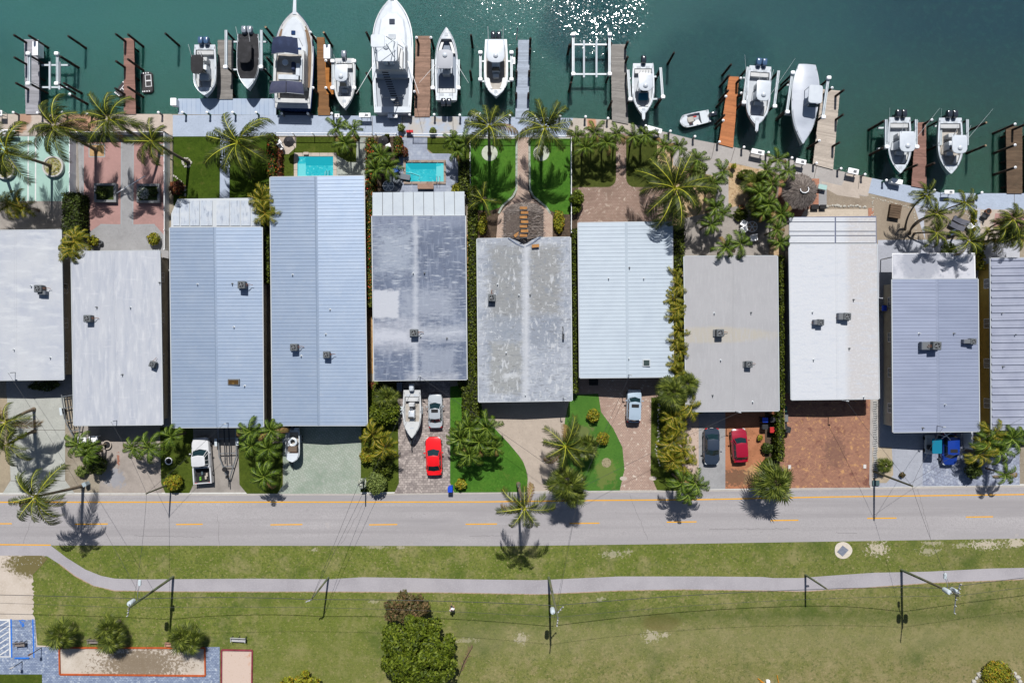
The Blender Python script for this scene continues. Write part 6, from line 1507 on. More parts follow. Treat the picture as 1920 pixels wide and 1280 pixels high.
FR = {'C': [frond('C', 3.3, s, 34, -56, 38, .66, .055, .62, 1.0) for s in range(5)],
      'S': [frond('S', 1.75, 20 + s, 46, -66, 22, .72, .075, .5, 1.0) for s in range(4)],
      'A': [frond('A', 1.7, 40 + s, 52, -46, 20, .85, .065, .7, .7) for s in range(4)]}
def fanleaf(seed):
    rg = random.Random(seed); b = MB(); b.cm = 1
    b.path([Vector((0, 0, 0)), Vector((0, .45, .22)), Vector((0, .85, .28))], [.02, .016, .012], 3); b.cm = 0
    c = Vector((0, .85, .28))
    for i in range(17):
        a = R(-125 + 250 * i / 16); l = (.78 - .18 * abs(i - 8) / 8) * rg.uniform(.9, 1.1)
        d = Vector((math.sin(a), math.cos(a), -.1)); e = c + d * l + Vector((0, 0, -.3 * l)); s_ = Vector((d.y, -d.x, 0)) * .045
        m_ = c + d * l * .55 + Vector((0, 0, .02))
        b.face([c, m_ + s_, e, m_ - s_])
    o = b.build('fan_src', list(FM['T'])); me = o.data; bpy.data.objects.remove(o); me.name = 'fan_leaf'; return me
FANS = [fanleaf(60 + s) for s in range(4)]
DRY = leafmat('dry_fronds', [(.10, .06, .02), (.2, .13, .05), (.15, .09, .03)], .1, .9)
FRD = []
for me_ in FR['C'][:2] + FR['S'][:1]:
    m_ = me_.copy(); m_.materials[0] = DRY; m_.name = 'frond'; FRD.append(m_)
PALMN = {'C': 'coconut_palm', 'S': 'garden_palm', 'A': 'areca_palm', 'T': 'thatch_palm'}
def palm(kind, crown, base, h, Rpx, label, n=None, group=None, bend=.35, seed=None, tr=None, wind=0, mid_=None):
    rg = random.Random(seed or int(crown[0] * 7 + crown[1] * 13))
    k = CAM_H / FPX
    cp = P(*crown, h)
    if base is None:
        bp = Vector((cp.x + rg.uniform(-.2, .2), cp.y + rg.uniform(-.2, .2), 0))
    else: bp = P(*base, 0)
    root = empty(PALMN[kind], (bp.x, bp.y, 0), label, 'palm', group)
    # trunk
    rt = {'C': .15, 'S': .085, 'A': .05, 'T': .12}[kind] if tr is None else tr
    b = MB(); pts = []; rs = []
    mp = P(*mid_[0], mid_[1]) if mid_ else None
    for i in range(10):
        t = i / 9
        if mp is not None: q = bp * (1 - t) ** 2 + mp * 2 * t * (1 - t) + cp * t * t
        else: q = bp.lerp(cp, t ** (1 + bend)); q.z = h * t
        pts.append(q); rs.append(rt * (1.35 - .55 * t) if i else rt * 1.9)
    b.path(pts, rs, 8); b.build('trunk', M_bark, root, smooth=True)
    if kind == 'A':
        for j in range(4):
            a = rg.uniform(0, 6.28); r_ = rg.uniform(.15, .35)
            b = MB(); b.path([bp + Vector((math.cos(a) * r_ * .6, math.sin(a) * r_ * .6, 0)), cp + Vector((math.cos(a) * r_, math.sin(a) * r_, -.3))], [.05, .035], 5); b.build('stem', M_bark, root)
    if kind == 'S':
        b = MB(); b.path([cp - Vector((0, 0, .55)), cp], [.10, .05], 7); b.build('crown_shaft', FM['S'][1], root, smooth=True)
    if kind == 'C':
        for j in range(rg.randint(3, 6)):
            a = rg.uniform(0, 6.28); b = MB(); c_ = cp + Vector((math.cos(a) * .3, math.sin(a) * .3, -.32))
            b.lathe([(.02, -.15), (.10, -.08), (.12, 0), (.09, .09), (.02, .14)], c_, 8); b.build('coconut', mat('coconut_husk', A(150, 150, 70), [('n', A(130, 100, 60), 3, .4, .6)], rough=.7), root, smooth=True)
    n = n or {'C': 17, 'S': 10, 'A': 16, 'T': 34}[kind]
    if kind == 'T': Lf = 1.62
    else: Lf = {'C': 3.3, 'S': 1.75, 'A': 1.7}[kind]
    s = (Rpx * k * (CAM_H - h) / CAM_H) / (Lf * {'C': .80, 'S': .72, 'A': .80, 'T': .92}[kind])
    a0 = rg.uniform(0, 6.28)
    for i in range(n):
        t = i / n
        me = rg.choice(FANS if kind == 'T' else FR[kind])
        if kind in 'CS' and i >= n - 2 and rg.random() < .45: me = FRD[rg.randint(0, 1)] if kind == 'C' else FRD[2]
        o = link('frond' if kind != 'T' else 'fan_leaf', me, root)
        az = a0 + i * 2.39996 + rg.uniform(-.22, .22)
        if kind == 'T': tilt = R(66 - 82 * t ** .8 + rg.uniform(-8, 8))
        else: tilt = R({'C': 38, 'S': 30, 'A': 34}[kind] - {'C': 66, 'S': 44, 'A': 52}[kind] * t ** .9 + rg.uniform(-9, 9))
        o.rotation_euler = (tilt, rg.uniform(-.25, .25), az)
        if wind: o.rotation_euler[2] += wind * math.sin(az - .6)
        ss = s * rg.uniform(.74, 1.16) * (1 if t > .12 else .82)
        o.scale = (ss, ss, ss)
        loc = cp - bp
        if kind == 'A': loc = loc + Vector((rg.uniform(-.3, .3), rg.uniform(-.3, .3), rg.uniform(-.9, .1)))
        o.location = loc
    return root
# ---- coconut palms
GC = 'coconut palms'
CP = [((105, 238), (180, 281), 7.4, 50, 'big windblown coconut palm leaning over the mint shuffleboard court corner', 20),
 ((206, 224), (300, 281), 8.2, 50, 'big coconut palm whose crown covers the tan walk above the pink court', 20),
 ((286, 265), (354, 305), 7.6, 42, 'coconut palm leaning from the white rock ring over the white fence', 18),
 ((12, 284), (98, 312), 7.6, 52, 'coconut palm leaning left out of the round pebble planter', 17),
 ((-40, 300), (10, 318), 7.0, 48, 'coconut palm at the far left mostly out of view', 16),
 ((447, 268), (468, 292), 3.9, 60, 'low spreading coconut palm on the clipped lawn by the narrow blue path', 17),
 ((917, 238), (918, 288), 6.8, 48, 'coconut palm in the left pale disc of the bright garden lawn', 18),
 ((1022, 240), (1015, 288), 6.8, 50, 'coconut palm in the right pale disc of the bright garden lawn', 18),
 ((905, 374), (909, 372), 2.6, 30, 'thin star-shaped young palm beside the hedge left of the thatch', 8),
 ((1264, 354), (1248, 378), 5.8, 64, 'biggest palm crown, with orange tipped fronds over the brown cobbles', 22),
 ((68, 930), (156, 910), 8.0, 56, 'coconut palm leaning out over the road at the left', 16),
 ((12, 792), (64, 767), 5.0, 44, 'upper of two palms leaning left over the concrete driveway', 13),
 ((16, 832), (65, 808), 5.0, 42, 'lower of two palms leaning left over the concrete driveway', 12),
 ((984, 952), (972, 907), 10.5, 46, 'tall coconut palm standing over the road lane', 14),
 ((1060, 836), (1057, 850), 5.4, 50, 'coconut palm at the edge of the tan driveway and the spotted lawn', 16)]
for c_, b_, h, r_, lab, n in CP: palm('C', c_, b_, h, r_, lab, n - 2, GC, wind=.25 if c_[0] < 460 else 0)
# lean palms right
for c_, b_, m_, h, r_, lab in [((1735, 366), (1697, 430), ((1700, 392), 2.5), 5.2, 26, 'slim palm with a bent trunk leaning over the blue walk'), ((1808, 380), (1705, 438), ((1706, 414), 2.0), 5.6, 29, 'slim palm with the longest leaning trunk by the right lounge garden'),
  ((1755, 401), (1706, 438), ((1707, 412), 2.5), 5.0, 25, 'slim palm above the pale path left of the lounge chairs'), ((1755, 436), (1714, 438), ((1716, 436), 2), 5.0, 27, 'slim palm over the lower pale path left of the lounge chairs'), ((1814, 452), (1788, 442), ((1796, 438), 2), 5.0, 30, 'slim palm at the porch corner below the lounge chairs'),
  ((1898, 412), (1846, 440), ((1852, 420), 3), 5.5, 32, 'uppermost of the leaning palms in the right edge garden'), ((1885, 428), (1850, 436), ((1856, 432), 2), 4.8, 26, 'middle leaning palm in the right edge garden'), ((1905, 440), (1856, 440), ((1866, 438), 2), 4.6, 28, 'lowest leaning palm in the right edge garden')]:
    palm('C', c_, b_, h, r_, lab, 15, 'slim leaning palms at the right', tr=.09, mid_=m_)
# ---- small garden palms
SP = [((632, 240), 20, 'left of three palms by the square pool corner'), ((663, 243), 21, 'right of three palms by the square pool corner'), ((647, 268), 20, 'lowest of three palms by the square pool corner'),
 ((1081, 256), 18, 'leftmost garden palm of the row above the brown cobbles'), ((1115, 249), 21, 'second garden palm of the waterside row'), ((1097, 277), 20, 'garden palm on the dark lawn just right of the bright lawn fence'), ((1137, 268), 20, 'garden palm left of the cobbled stem path'), ((1157, 252), 20, 'garden palm over the top of the cobbled stem path'),
 ((1187, 256), 19, 'garden palm right of the cobbled stem path'), ((1212, 254), 21, 'garden palm right of the path over the tan seawall'), ((1245, 275), 21, 'garden palm above the biggest palm crown'), ((1273, 275), 19, 'garden palm with an orange flower stalk'), ((1308, 300), 21, 'garden palm left of the tan pebble bed'),
 ((1353, 322), 20, 'garden palm above the blue grey stepping slab'), ((1336, 345), 22, 'leafy garden palm over the pebbles right of the biggest crown'), ((1318, 345), 18, 'garden palm tucked against the biggest crown'), ((1340, 390), 22, 'garden palm above the shaded stone patio'), ((1355, 400), 18, 'garden palm right of the shaded stone patio'),
 ((1332, 421), 21, 'garden palm in the middle of the shaded patio'), ((1360, 465), 23, 'left palm overhanging the beige-grey roof edge'), ((1388, 458), 24, 'right palm overhanging the beige-grey roof edge'),
 ((1457, 300), 20, 'topmost palm by the tables on the grey seawall'), ((1437, 320), 19, 'palm above the clipped round hedge'), ((1474, 322), 18, 'palm left of the round thatched hut'), ((1447, 345), 23, 'large dark palm left of the round thatched hut'), ((1422, 362), 22, 'bushy palm over the pebble bed'), ((1440, 384), 22, 'bushy palm between the pebbles and the thatched hut'),
 ((1464, 402), 22, 'bushy palm below the thatched hut'), ((1455, 430), 22, 'bushy palm by the white roof corner'), ((1462, 455), 18, 'lowest bushy palm between the beige and white roofs'), ((1430, 400), 18, 'bushy palm above the round metal table'),
 ((148, 832), 24, 'palm beside the white chairs at the left'), ((165, 850), 24, 'dark palm over the shrub at the left'), ((170, 838), 18, 'small palm right of the white chairs'), ((252, 838), 22, 'left palm of the pair in front of the brushed white roof'), ((282, 838), 26, 'right palm of the pair in front of the brushed white roof'), ((322, 818), 22, 'orange tinged palm at the small lawn corner'),
 ((470, 808), 24, 'upper left palm of the group between the two blue roofs'), ((508, 806), 26, 'upper right palm of the group between the two blue roofs'), ((473, 835), 24, 'lower left palm of the group between the two blue roofs'), ((505, 840), 26, 'lower right palm of the group between the two blue roofs'), ((496, 893), 27, 'single palm at the street end of the lawn by the cobble bed'),
 ((880, 800), 27, 'top palm of the big cluster on the bright front lawn'), ((862, 822), 27, 'left palm of the big cluster on the bright front lawn'), ((914, 802), 28, 'right palm of the big cluster on the bright front lawn'), ((898, 828), 27, 'middle palm of the big cluster on the bright front lawn'), ((880, 852), 26, 'lowest palm of the big cluster on the bright front lawn'), ((928, 838), 20, 'outer right palm of the big cluster on the bright front lawn'),
 ((1278, 905), 24, 'left palm of the street end cluster beside the white gravel'), ((1303, 905), 25, 'right palm of the street end cluster beside the white gravel'), ((1290, 925), 22, 'lowest palm overhanging the road beside the white gravel'),
 ((1848, 828), 28, 'palm right of the blue car under the lavender eave'), ((1895, 822), 32, 'large palm at the right edge below the corrugated roof'), ((1872, 845), 24, 'yellowish palm over the slate pavers'), ((1883, 888), 22, 'small bright palm at the lower right of the slate pavers'), ((870, 268), 24, 'palm left of the bright lawn fence'), ((848, 262), 22, 'palm above the small curved lawn'), ((858, 282), 20, 'lower palm by the small curved lawn'),
 ((715, 292), 26, 'palm in the flower hedge left of the turquoise pool'), ((728, 312), 24, 'lower palm left of the turquoise pool'), ((706, 318), 22, 'palm at the dark bed left of the turquoise pool')]
for c_, r_, lab in SP:
    hh_ = 3.4 if c_[1] < 480 else (3.0 if c_[1] < 900 else 4.2)
    palm('S', c_, None, hh_, r_ * .98, lab, 10 if r_ < 25 else 11, 'small feathery garden palms')
# ---- areca palms
AP = []
yy = 508; i = 0
for i, (x, y) in enumerate([(1266, 515), (1270, 538), (1262, 562), (1272, 580), (1266, 600), (1274, 622), (1266, 642), (1274, 660), (1266, 680), (1272, 698)]):
    AP.append(((x, y), 19, ['topmost', 'second', 'third', 'fourth', 'fifth', 'sixth', 'seventh', 'eighth', 'ninth', 'lowest'][i] + ' yellow palm down the gap right of the palest blue roof'))
for (x, y), lab in [((1262, 785), 'yellow palm beside the white gravel, upper'), ((1270, 805), 'yellow palm beside the white gravel, second'), ((1262, 828), 'yellow palm beside the white gravel, third'), ((1278, 845), 'yellow palm beside the white gravel, fourth'), ((1262, 862), 'yellow palm beside the white gravel, fifth'), ((1282, 870), 'yellow palm beside the white gravel, lowest'), ((1292, 762), 'yellow palm at the lower left corner of the beige-grey roof'),
  ((140, 452), 'golden palm at the foot of the tall dark hedge'), ((136, 470), 'golden palm touching the brushed white roof corner'), ((40, 388), 'yellow green palm on the terrace below the mint court'), ((12, 384), 'small yellow palm at the far left terrace'), ((492, 375), 'bright palm right of the worn white porch'), ((498, 402), 'bright palm in the gap between the two blue roofs'),
  ((700, 815), 'yellowish leafy palm in the bed right of the green tiled driveway'), ((722, 840), 'second yellowish leafy palm in the bed right of the green tiled driveway'), ((1840, 850), 'yellow palm right of the slate pavers'), ((1900, 445), 'yellow green palm in the right edge garden'), ((1875, 448), 'low yellow green palm beside the right lavender patio'), ((1862, 812), 'yellow palm at the corrugated roof corner')]:
    AP.append(((x, y), 25, lab))
for c_, r_, lab in AP: palm('A', c_, None, 3.0, r_, lab, 16, 'yellow clumping palms')
# ---- fan palms
for c_, r_, h, lab in [((1450, 905), 37, 3.0, 'large round fan palm hanging over the road edge'), ((1260, 735), 30, 3.2, 'silvery fan palm at the lower right of the palest blue roof'), ((1285, 718), 24, 3.0, 'orange tipped fan palm at the beige-grey roof side'), ((118, 1188), 27, 1.6, 'leftmost fan shrub above the shellrock court'), ((207, 1176), 24, 1.8, 'upper fan shrub of the pair by the bench'), ((212, 1197), 26, 1.6, 'lower fan shrub of the pair by the bench'), ((343, 1192), 26, 1.7, 'fan shrub over the hidden pink bench'), ((362, 1198), 24, 1.6, 'right fan shrub at the shellrock court corner'),
   ((1658, 872), 15, 1.0, 'small fan shrub on the leafy sand by the rope stones'), ((1415, 345), 24, 1.8, 'fan shrub in the pebble garden'), ((1425, 392), 24, 1.8, 'lower fan shrub in the pebble garden'), ((1098, 835), 24, 2.0, 'dark feathery cycad on the spotted lawn'), ((727, 745), 22, 1.6, 'silvery fan plant at the top of the leafy front bed'), ((1062, 905), 34, 5.0, 'dark dense fan palm at the street edge of the tan driveway'), ((1075, 925), 24, 4.4, 'dark fan palm hanging over the yellow road line')]:
    palm('T', c_, None, h, r_ * 1.1, lab, 30, 'fan-leaved palms')
# ------------------------------------------------ leaf clouds
def cloud(name, ells, dens, size, m, parent, seed=1, flat=0.0, core=None):
    rg = np.random.default_rng(seed)
    Vs = []
    for (c, r_) in ells:
        area = 4 * math.pi * ((r_[0] * r_[1] + r_[0] * r_[2] + r_[1] * r_[2]) / 3)
        n = max(20, int(area * dens * .8))
        u = rg.normal(size=(n, 3)); u /= np.linalg.norm(u, axis=1)[:, None]
        u = u[u[:, 2] > -.35]; n = len(u)
        rad = rg.uniform(.72, 1.06, size=(n, 1)); ctr = np.array(c) + u * rad * np.array(r_)
        nrm = u * .8 + rg.normal(size=(n, 3)) * .55; nrm[:, 2] += .35; nrm /= np.linalg.norm(nrm, axis=1)[:, None]
        t = rg.normal(size=(n, 3)); t -= (t * nrm).sum(1)[:, None] * nrm; t /= np.linalg.norm(t, axis=1)[:, None]
        bt = np.cross(nrm, t); s = size * rg.uniform(.6, 1.25, size=(n, 1))
        q = np.stack([ctr - t * s, ctr + bt * s * .55, ctr + t * s, ctr - bt * s * .55], axis=1)
        Vs.append(q.reshape(-1, 3))
    V = np.concatenate(Vs); o0 = ORG[parent]; V = V - np.array(o0)
    F = np.arange(len(V)).reshape(-1, 4)
    me = npmesh(name, V, F, m); return link(name, me, parent)
def boxcloud(name, x0, y0, x1, y1, h, dens, size, m, parent, seed=1):
    rg = np.random.default_rng(seed)
    W, D = x1 - x0, y1 - y0
    def pts(n, f): return f(rg.random((n, 1)), rg.random((n, 1)))
    P_ = []; Nn = []
    for area, f, nn in ((W * D, lambda a, b_: np.hstack([x0 + a * W, y0 + b_ * D, np.full_like(a, h)]), (0, 0, 1)), (W * h, lambda a, b_: np.hstack([x0 + a * W, np.full_like(a, y0), b_ * h]), (0, -1, 0)), (W * h, lambda a, b_: np.hstack([x0 + a * W, np.full_like(a, y1), b_ * h]), (0, 1, 0)),
                        (D * h, lambda a, b_: np.hstack([np.full_like(a, x0), y0 + a * D, b_ * h]), (-1, 0, 0)), (D * h, lambda a, b_: np.hstack([np.full_like(a, x1), y0 + a * D, b_ * h]), (1, 0, 0))):
        n = max(8, int(area * dens)); q = pts(n, f); P_.append(q + rg.normal(size=q.shape) * .07); Nn.append(np.tile(nn, (n, 1)) + rg.normal(size=(n, 3)) * .6)
    ctr = np.concatenate(P_); nrm = np.concatenate(Nn)
    nrm /= np.linalg.norm(nrm, axis=1)[:, None]; n = len(ctr)
    t = rg.normal(size=(n, 3)); t -= (t * nrm).sum(1)[:, None] * nrm; t /= np.linalg.norm(t, axis=1)[:, None]
    bt = np.cross(nrm, t); s = size * rg.uniform(.6, 1.3, size=(n, 1))
    V = np.stack([ctr - t * s, ctr + bt * s * .6, ctr + t * s, ctr - bt * s * .6], axis=1).reshape(-1, 3) - np.array(ORG[parent])
    me = npmesh(name, V, np.arange(len(V)).reshape(-1, 4), m); return link(name, me, parent)
M_olive = mat('dark_olive', (.018, .020, .010, 1), rough=1)
def hedge(x0, y0, x1, y1, h, m, label, dens=75, size=.13):
    a, c = P(x0, y1, h * .7), P(x1, y0, h * .7)
    root = empty('hedge', ((a.x + c.x) / 2, (a.y + c.y) / 2, 0), label, 'hedge')
    b = MB(); b.prism([(a.x + .1, a.y + .1), (c.x - .1, a.y + .1), (c.x - .1, c.y - .1), (a.x + .1, c.y - .1)], .03, h - .12); b.build('dark_core', M_olive, root)  # solid dark box added inside the hedge so the ground stays hidden
    boxcloud('foliage', a.x, a.y, c.x, c.y, h, dens, size, m, root, int(x0 + y0))
HD = [(123, 364, 154, 438, 1.9, LM_hedge_d, 'thick dark clipped hedge between the mint court and the pink court'), (688, 262, 702, 575, 1.8, LM_flow, 'long hedge with red flowers left of the patchy worn roof'), (879, 350, 893, 705, 1.6, LM_hedge, 'long hedge between the patchy worn roof and the blotchy roof'), (868, 700, 897, 835, 1.9, LM_hedge, 'wide front hedge below the patchy worn roof corner'),
 (1074, 540, 1083, 735, 1.3, LM_hedge, 'thin hedge between the blotchy roof and the palest blue roof'), (1073, 430, 1082, 540, 1.2, LM_hedge, 'thin hedge below the leafy shrub at the bright lawn fence'), (1262, 425, 1281, 505, 1.5, LM_hedge, 'hedge above the row of yellow palms'), (1460, 480, 1467, 765, 1.6, LM_hedge, 'slim hedge between the beige-grey and the bright white roofs'), (1455, 770, 1467, 862, 1.7, LM_hedge, 'hedge between the orange gravel and the red brick driveway'),
 (494, 345, 507, 530, 1.7, LM_hedge, 'hedge in the gap between the two blue metal roofs'), (504, 254, 517, 332, 1.7, LM_flow, 'hedge beside the square pool garden'), (516, 282, 527, 332, 1.0, LM_red, 'rusty red hedge strip beside the square pool garden'), (740, 258, 752, 288, 1.6, LM_flow, 'short hedge beside the turquoise pool patio'), (862, 300, 880, 362, 1.6, LM_hedge, 'hedge left of the bright garden lawn'), (1832, 452, 1841, 505, 1.4, LM_yel, 'yellow croton hedge right of the flat white porch'), (1824, 395, 1829, 432, .6, LM_yel, 'low hedge strip along the lounge garden path'),
 (701, 722, 712, 760, 1.5, LM_hedge, 'clipped hedge at the top of the leafy front bed'), (1276, 385, 1278, 386, .5, LM_hedge, None)]
for q in HD:
    if q[6]: hedge(*q)
def shrub(px, py, rpx, h, m, label, rx=1, ry=1, name='shrub', dens=70, size=.14, trunk=True, lobes=6, cat='shrub'):
    c = P(px, py, h * .6); r_ = M(rpx)
    root = empty(name, (c.x, c.y, 0), label, cat)
    rg = random.Random(int(px * 3 + py))
    ells = [((c.x, c.y, h * .5), (r_ * rx * .8, r_ * ry * .8, h * .5))]
    for i in range(lobes):
        a = 6.283 * i / lobes + rg.uniform(-.4, .4); d = rg.uniform(.35, .6); s_ = rg.uniform(.34, .5)
        ells.append(((c.x + math.cos(a) * r_ * rx * d, c.y + math.sin(a) * r_ * ry * d, h * rg.uniform(.45, .7)), (r_ * rx * s_, r_ * ry * s_, h * .35)))
    b = MB()
    for i in range(4):
        a = i * 1.57; b.tube((c.x, c.y, 0), (c.x + math.cos(a) * r_ * .5, c.y + math.sin(a) * r_ * .5, h * .6), .05 * (1 + h * .2), .02, n=5)
    b.build('trunk', M_bark2, root)
    cloud('crown' if cat == 'tree' else 'foliage', ells, dens, size, m, root, int(px + py))
for q in [(330, 352, 16, 1.4, LM_red, 'dark red croton shrub at the white fence and porch corner'), (342, 375, 8, .8, LM_yel, 'small orange yellow flowers beside the worn porch'), (175, 452, 11, 1.1, LM_yel, 'round shrub in the left brick bed above the brushed white roof'), (288, 447, 13, 1.1, LM_yel, 'round shrub in the right brick bed above the brushed white roof'),
 (190, 361, 12, 1.2, LM_hedge_d, 'dark green shrub filling the left square court planter'), (268, 362, 13, 1.0, LM_whitef, 'white blossoming shrub in the right square court planter'), (288, 360, 9, 1.0, LM_hedge_d, 'dark shrub right of the white blossoms in the planter'),
 (180, 870, 22, 2.2, LM_hedge_d, 'dark rounded shrub at the left driveway edge'), (152, 885, 12, .8, LM_pale, 'straggly shrub with pale flowers by the left driveway'), (325, 905, 18, 1.3, LM_yel, 'yellow green mound shrub at the road edge by the small lawn'),
 (82, 722, 30, .7, LM_hedge_d, 'dark clipped bush in the shade of the left-edge roof'), (722, 770, 32, 2.4, LM_tree, 'large bright bush in the leafy front bed'), (708, 830, 22, 1.8, LM_hedge, 'bush in the middle of the leafy front bed'), (716, 870, 22, 1.6, LM_hedge, 'lower bush in the leafy front bed'), (690, 852, 16, 1.4, LM_yel, 'yellow flowering bush by the green tiled driveway'),
 (705, 905, 24, 1.8, LM_pale, 'pale green bush at the street corner of the leafy bed'), (680, 905, 10, 1.5, LM_whitef, 'white flowering bush at the street corner of the leafy bed'), (864, 908, 12, 1.0, LM_yel, 'small yellow green bush near the blue bin'), (870, 720, 14, 1.4, LM_hedge, 'bush at the corner of the wide front hedge'),
 (1113, 778, 14, 1.2, LM_yel, 'round yellow green bush on the spotted lawn'), (1130, 822, 14, 1.1, LM_yel, 'yellow bush right of the cycad on the spotted lawn'), (1082, 372, 16, 2.0, LM_tree, 'leafy bright shrub hanging over the bright lawn fence'), (1080, 390, 11, 1.2, LM_tree, 'small leafy shrub below the one on the fence'),
 (905, 420, 20, .9, LM_yel, 'long yellow shrub left of the thatched roof'), (1048, 415, 20, .9, LM_yel, 'long yellow and orange shrub right of the thatched roof'), (1398, 328, 20, 1.1, LM_hedge, 'clipped round hedge above the pebble garden'), (1376, 312, 5, .8, LM_yel, 'tiny yellow bush at the grey seawall'), (1390, 402, 16, .7, LM_hedge, 'low green mound by the metal patio table'),
 (1420, 352, 17, 1.8, LM_yel, 'yellow green bush in the pebble garden'), (1436, 395, 17, 1.8, LM_yel, 'lower yellow green bush in the pebble garden'), (1310, 318, 18, 1.2, LM_pale, 'pale bush by the tan pebbles near the biggest palm'), (755, 285, 12, 1.2, LM_red, 'reddish shrub beside the grill patio'), (726, 255, 5, .8, LM_hedge, 'small potted bush at the walk fence'), (752, 240, 8, 1.0, LM_pale, 'potted plant beside red cushions on the walk'), (812, 245, 7, .9, LM_pale, 'potted plant on the walk right of the red cushions'), (1825, 880, 17, 2.0, LM_hedge_d, 'dark leafy shrub on the slate pavers'), (1692, 890, 6, .5, LM_brown, 'scrubby low plant on the leafy sand'),
 (1438, 840, 12, 1.0, LM_hedge_d, 'dark shrub left of the red brick driveway hedge'), (1440, 868, 12, 1.0, LM_hedge, 'low green shrub left of the red brick driveway hedge'), (1425, 820, 6, .7, LM_yel, 'small orange flowers by the bins'), (1248, 870, 9, .6, LM_pale, 'low straggly plant at the white rock edging'), (697, 722, 7, .8, LM_red, 'rusty shrub by the blue roof corner'), (858, 355, 14, 1.0, LM_yel, 'yellow tipped shrub at the right of the white panelled porch'), (1780, 470, 18, .9, LM_hedge_d, 'dark shrub in the shade of the lavender porch palms') ,
 (1870, 1266, 34, .9, LM_yel, 'bushy shrub inside the ring of pale rocks')]:
    shrub(q[0], q[1], q[2], q[3], q[4], q[5], *({(905, 420): (.5, 1.2), (1048, 415): (.62, 1.2), (82, 722): (1.1, .42), (1398, 328): (1, .6)}.get((q[0], q[1]), (1, 1))))
# planters 9 park trees
def tree(px, py, r_, h, m, label, rz=.7, dens=58, size=.2, lobes=26, seed=4, ell=(1, 1)):
    c = P(px, py, h * .6); Rm = M(r_)
    root = empty('broadleaf_tree', (c.x, c.y, 0), label, 'tree'); rg = random.Random(seed)
    b = MB(); b.path([(c.x, c.y, 0), (c.x + .1, c.y, h * .3), (c.x, c.y + .1, h * .55)], [.3, .24, .18], 9); b.build('trunk', M_bark2, root, smooth=True)
    ells = []
    for i in range(lobes):
        a = i * 2.4; d = ((i + .5) / lobes) ** .5 * .80
        zz = h * (.40 + .42 * (1 - d * d)) + rg.uniform(-1.0, .6); s_ = rg.uniform(.13, .22); a += rg.uniform(-.3, .3); d *= rg.uniform(.85, 1.1)
        x, y = c.x + math.cos(a) * Rm * d * ell[0], c.y + math.sin(a) * Rm * d * ell[1]
        ells.append(((x, y, zz), (Rm * s_, Rm * s_, Rm * s_ * rz)))
        if i % 3 == 0:
            l = MB(); l.path([(c.x, c.y, h * .3), ((c.x + x) / 2, (c.y + y) / 2, h * .5), (x, y, zz)], [.14, .09, .04], 6); l.build('limb', M_bark2, root)
    cloud('crown', ells, dens, size, m, root, seed)
tree(781, 1229, 70, 7.0, LM_tree, 'big dense broadleaf tree on the park grass at the bottom', ell=(1.08, 1.12), lobes=95)
tree(763, 1139, 46, 4.2, LM_brown, 'brown and yellow leaved tree behind the big green tree', ell=(1.05, .62), lobes=44, seed=9, dens=40)
tree(560, 1284, 38, 3.2, LM_yel, 'bright yellow green tree cut off by the bottom edge', ell=(1.1, .4), lobes=26, seed=12)
# ================================================================= FENCES, COURT BORDERS, STREET FURNITURE, POLES
def wall_run(name, label, cat, pts, w, h, m, group=None, z=0.0, postm=None, posts=0, ph=None, railonly=False):
    P0 = [P(x, y, 0) for x, y in pts]
    c = sum(P0, Vector((0, 0, 0))) / len(P0)
    root = empty(name, (c.x, c.y, 0), label, cat, group)
    for a, e in zip(P0, P0[1:]):
        if railonly:
            mid('rail', a, e, .05, .06, m, root, h); mid('rail', a, e, .04, .04, m, root, .15)
            L_ = (e - a).length; nb = max(2, int(L_ / .16)); b = MB()
            for i in range(nb):
                p = a.lerp(e, i / nb); b.box((p.x, p.y, .15 + (h - .15) / 2), (.02, .02, h - .16))
            b.build('picket', m, root, kind='stuff')
        else: mid('panel', a, e, w, h, m, root, z + .012)
        n = posts or max(1, int((e - a).length / 2.2))
        for i in range(n + 1):
            p = a.lerp(e, i / n); b = MB(); b.box((p.x, p.y, (h + .09) / 2), (.1, .1, h + .09)); b.build('post', postm or m, root)
    return root
WV = mat('white_vinyl', (.78, .79, .80, 1), rough=.4)
wall_run('fence', 'white top-railed fence around the pink courts', 'fence', [(142, 366), (142.5, 253), (317, 253), (317.5, 470)], .06, 1.2, WV)
wall_run('fence', 'thin railing along the walk above the square pool garden', 'fence', [(517, 254.5), (700, 255.5)], .05, 1.1, WV, railonly=True)
wall_run('fence', 'railing along the walk above the turquoise pool garden', 'fence', [(707, 255.5), (745, 256)], .05, 1.1, WV, railonly=True)
wall_run('fence', 'railing and gate by the curved lawn above the turquoise pool', 'fence', [(775, 256), (880, 257)], .05, 1.1, WV, railonly=True)
wall_run('fence', 'white railing around the left half of the bright garden lawn', 'fence', [(883, 392), (882, 260), (967, 260)], .05, 1.1, WV, railonly=True)
wall_run('fence', 'white railing around the right half of the bright garden lawn', 'fence', [(993, 260), (1070, 260), (1070, 438)], .05, 1.1, WV, railonly=True)
wall_run('fence', 'slim white rail at the left of the clipped lawn', 'fence', [(325, 258), (325, 345)], .05, .9, M_steel, railonly=True)
wall_run('fence', 'small wooden gate between the first and second houses', 'fence', [(303, 486), (317, 486)], .12, 1.5, W_old)
wall_run('fence', 'wooden gate panel between the patchy and blotchy roofs', 'fence', [(881, 463), (895, 463)], .12, 1.4, WV)
wall_run('fence', 'pale fence left of the bright white house by the bins', 'fence', [(1460, 765), (1461, 800)], .1, 1.6, mat('tan_fence', A(200, 170, 130), rough=.8))
wall_run('fence', 'white fence panel right of the blue car', 'fence', [(1806, 800), (1807, 838)], .1, 1.5, WV)
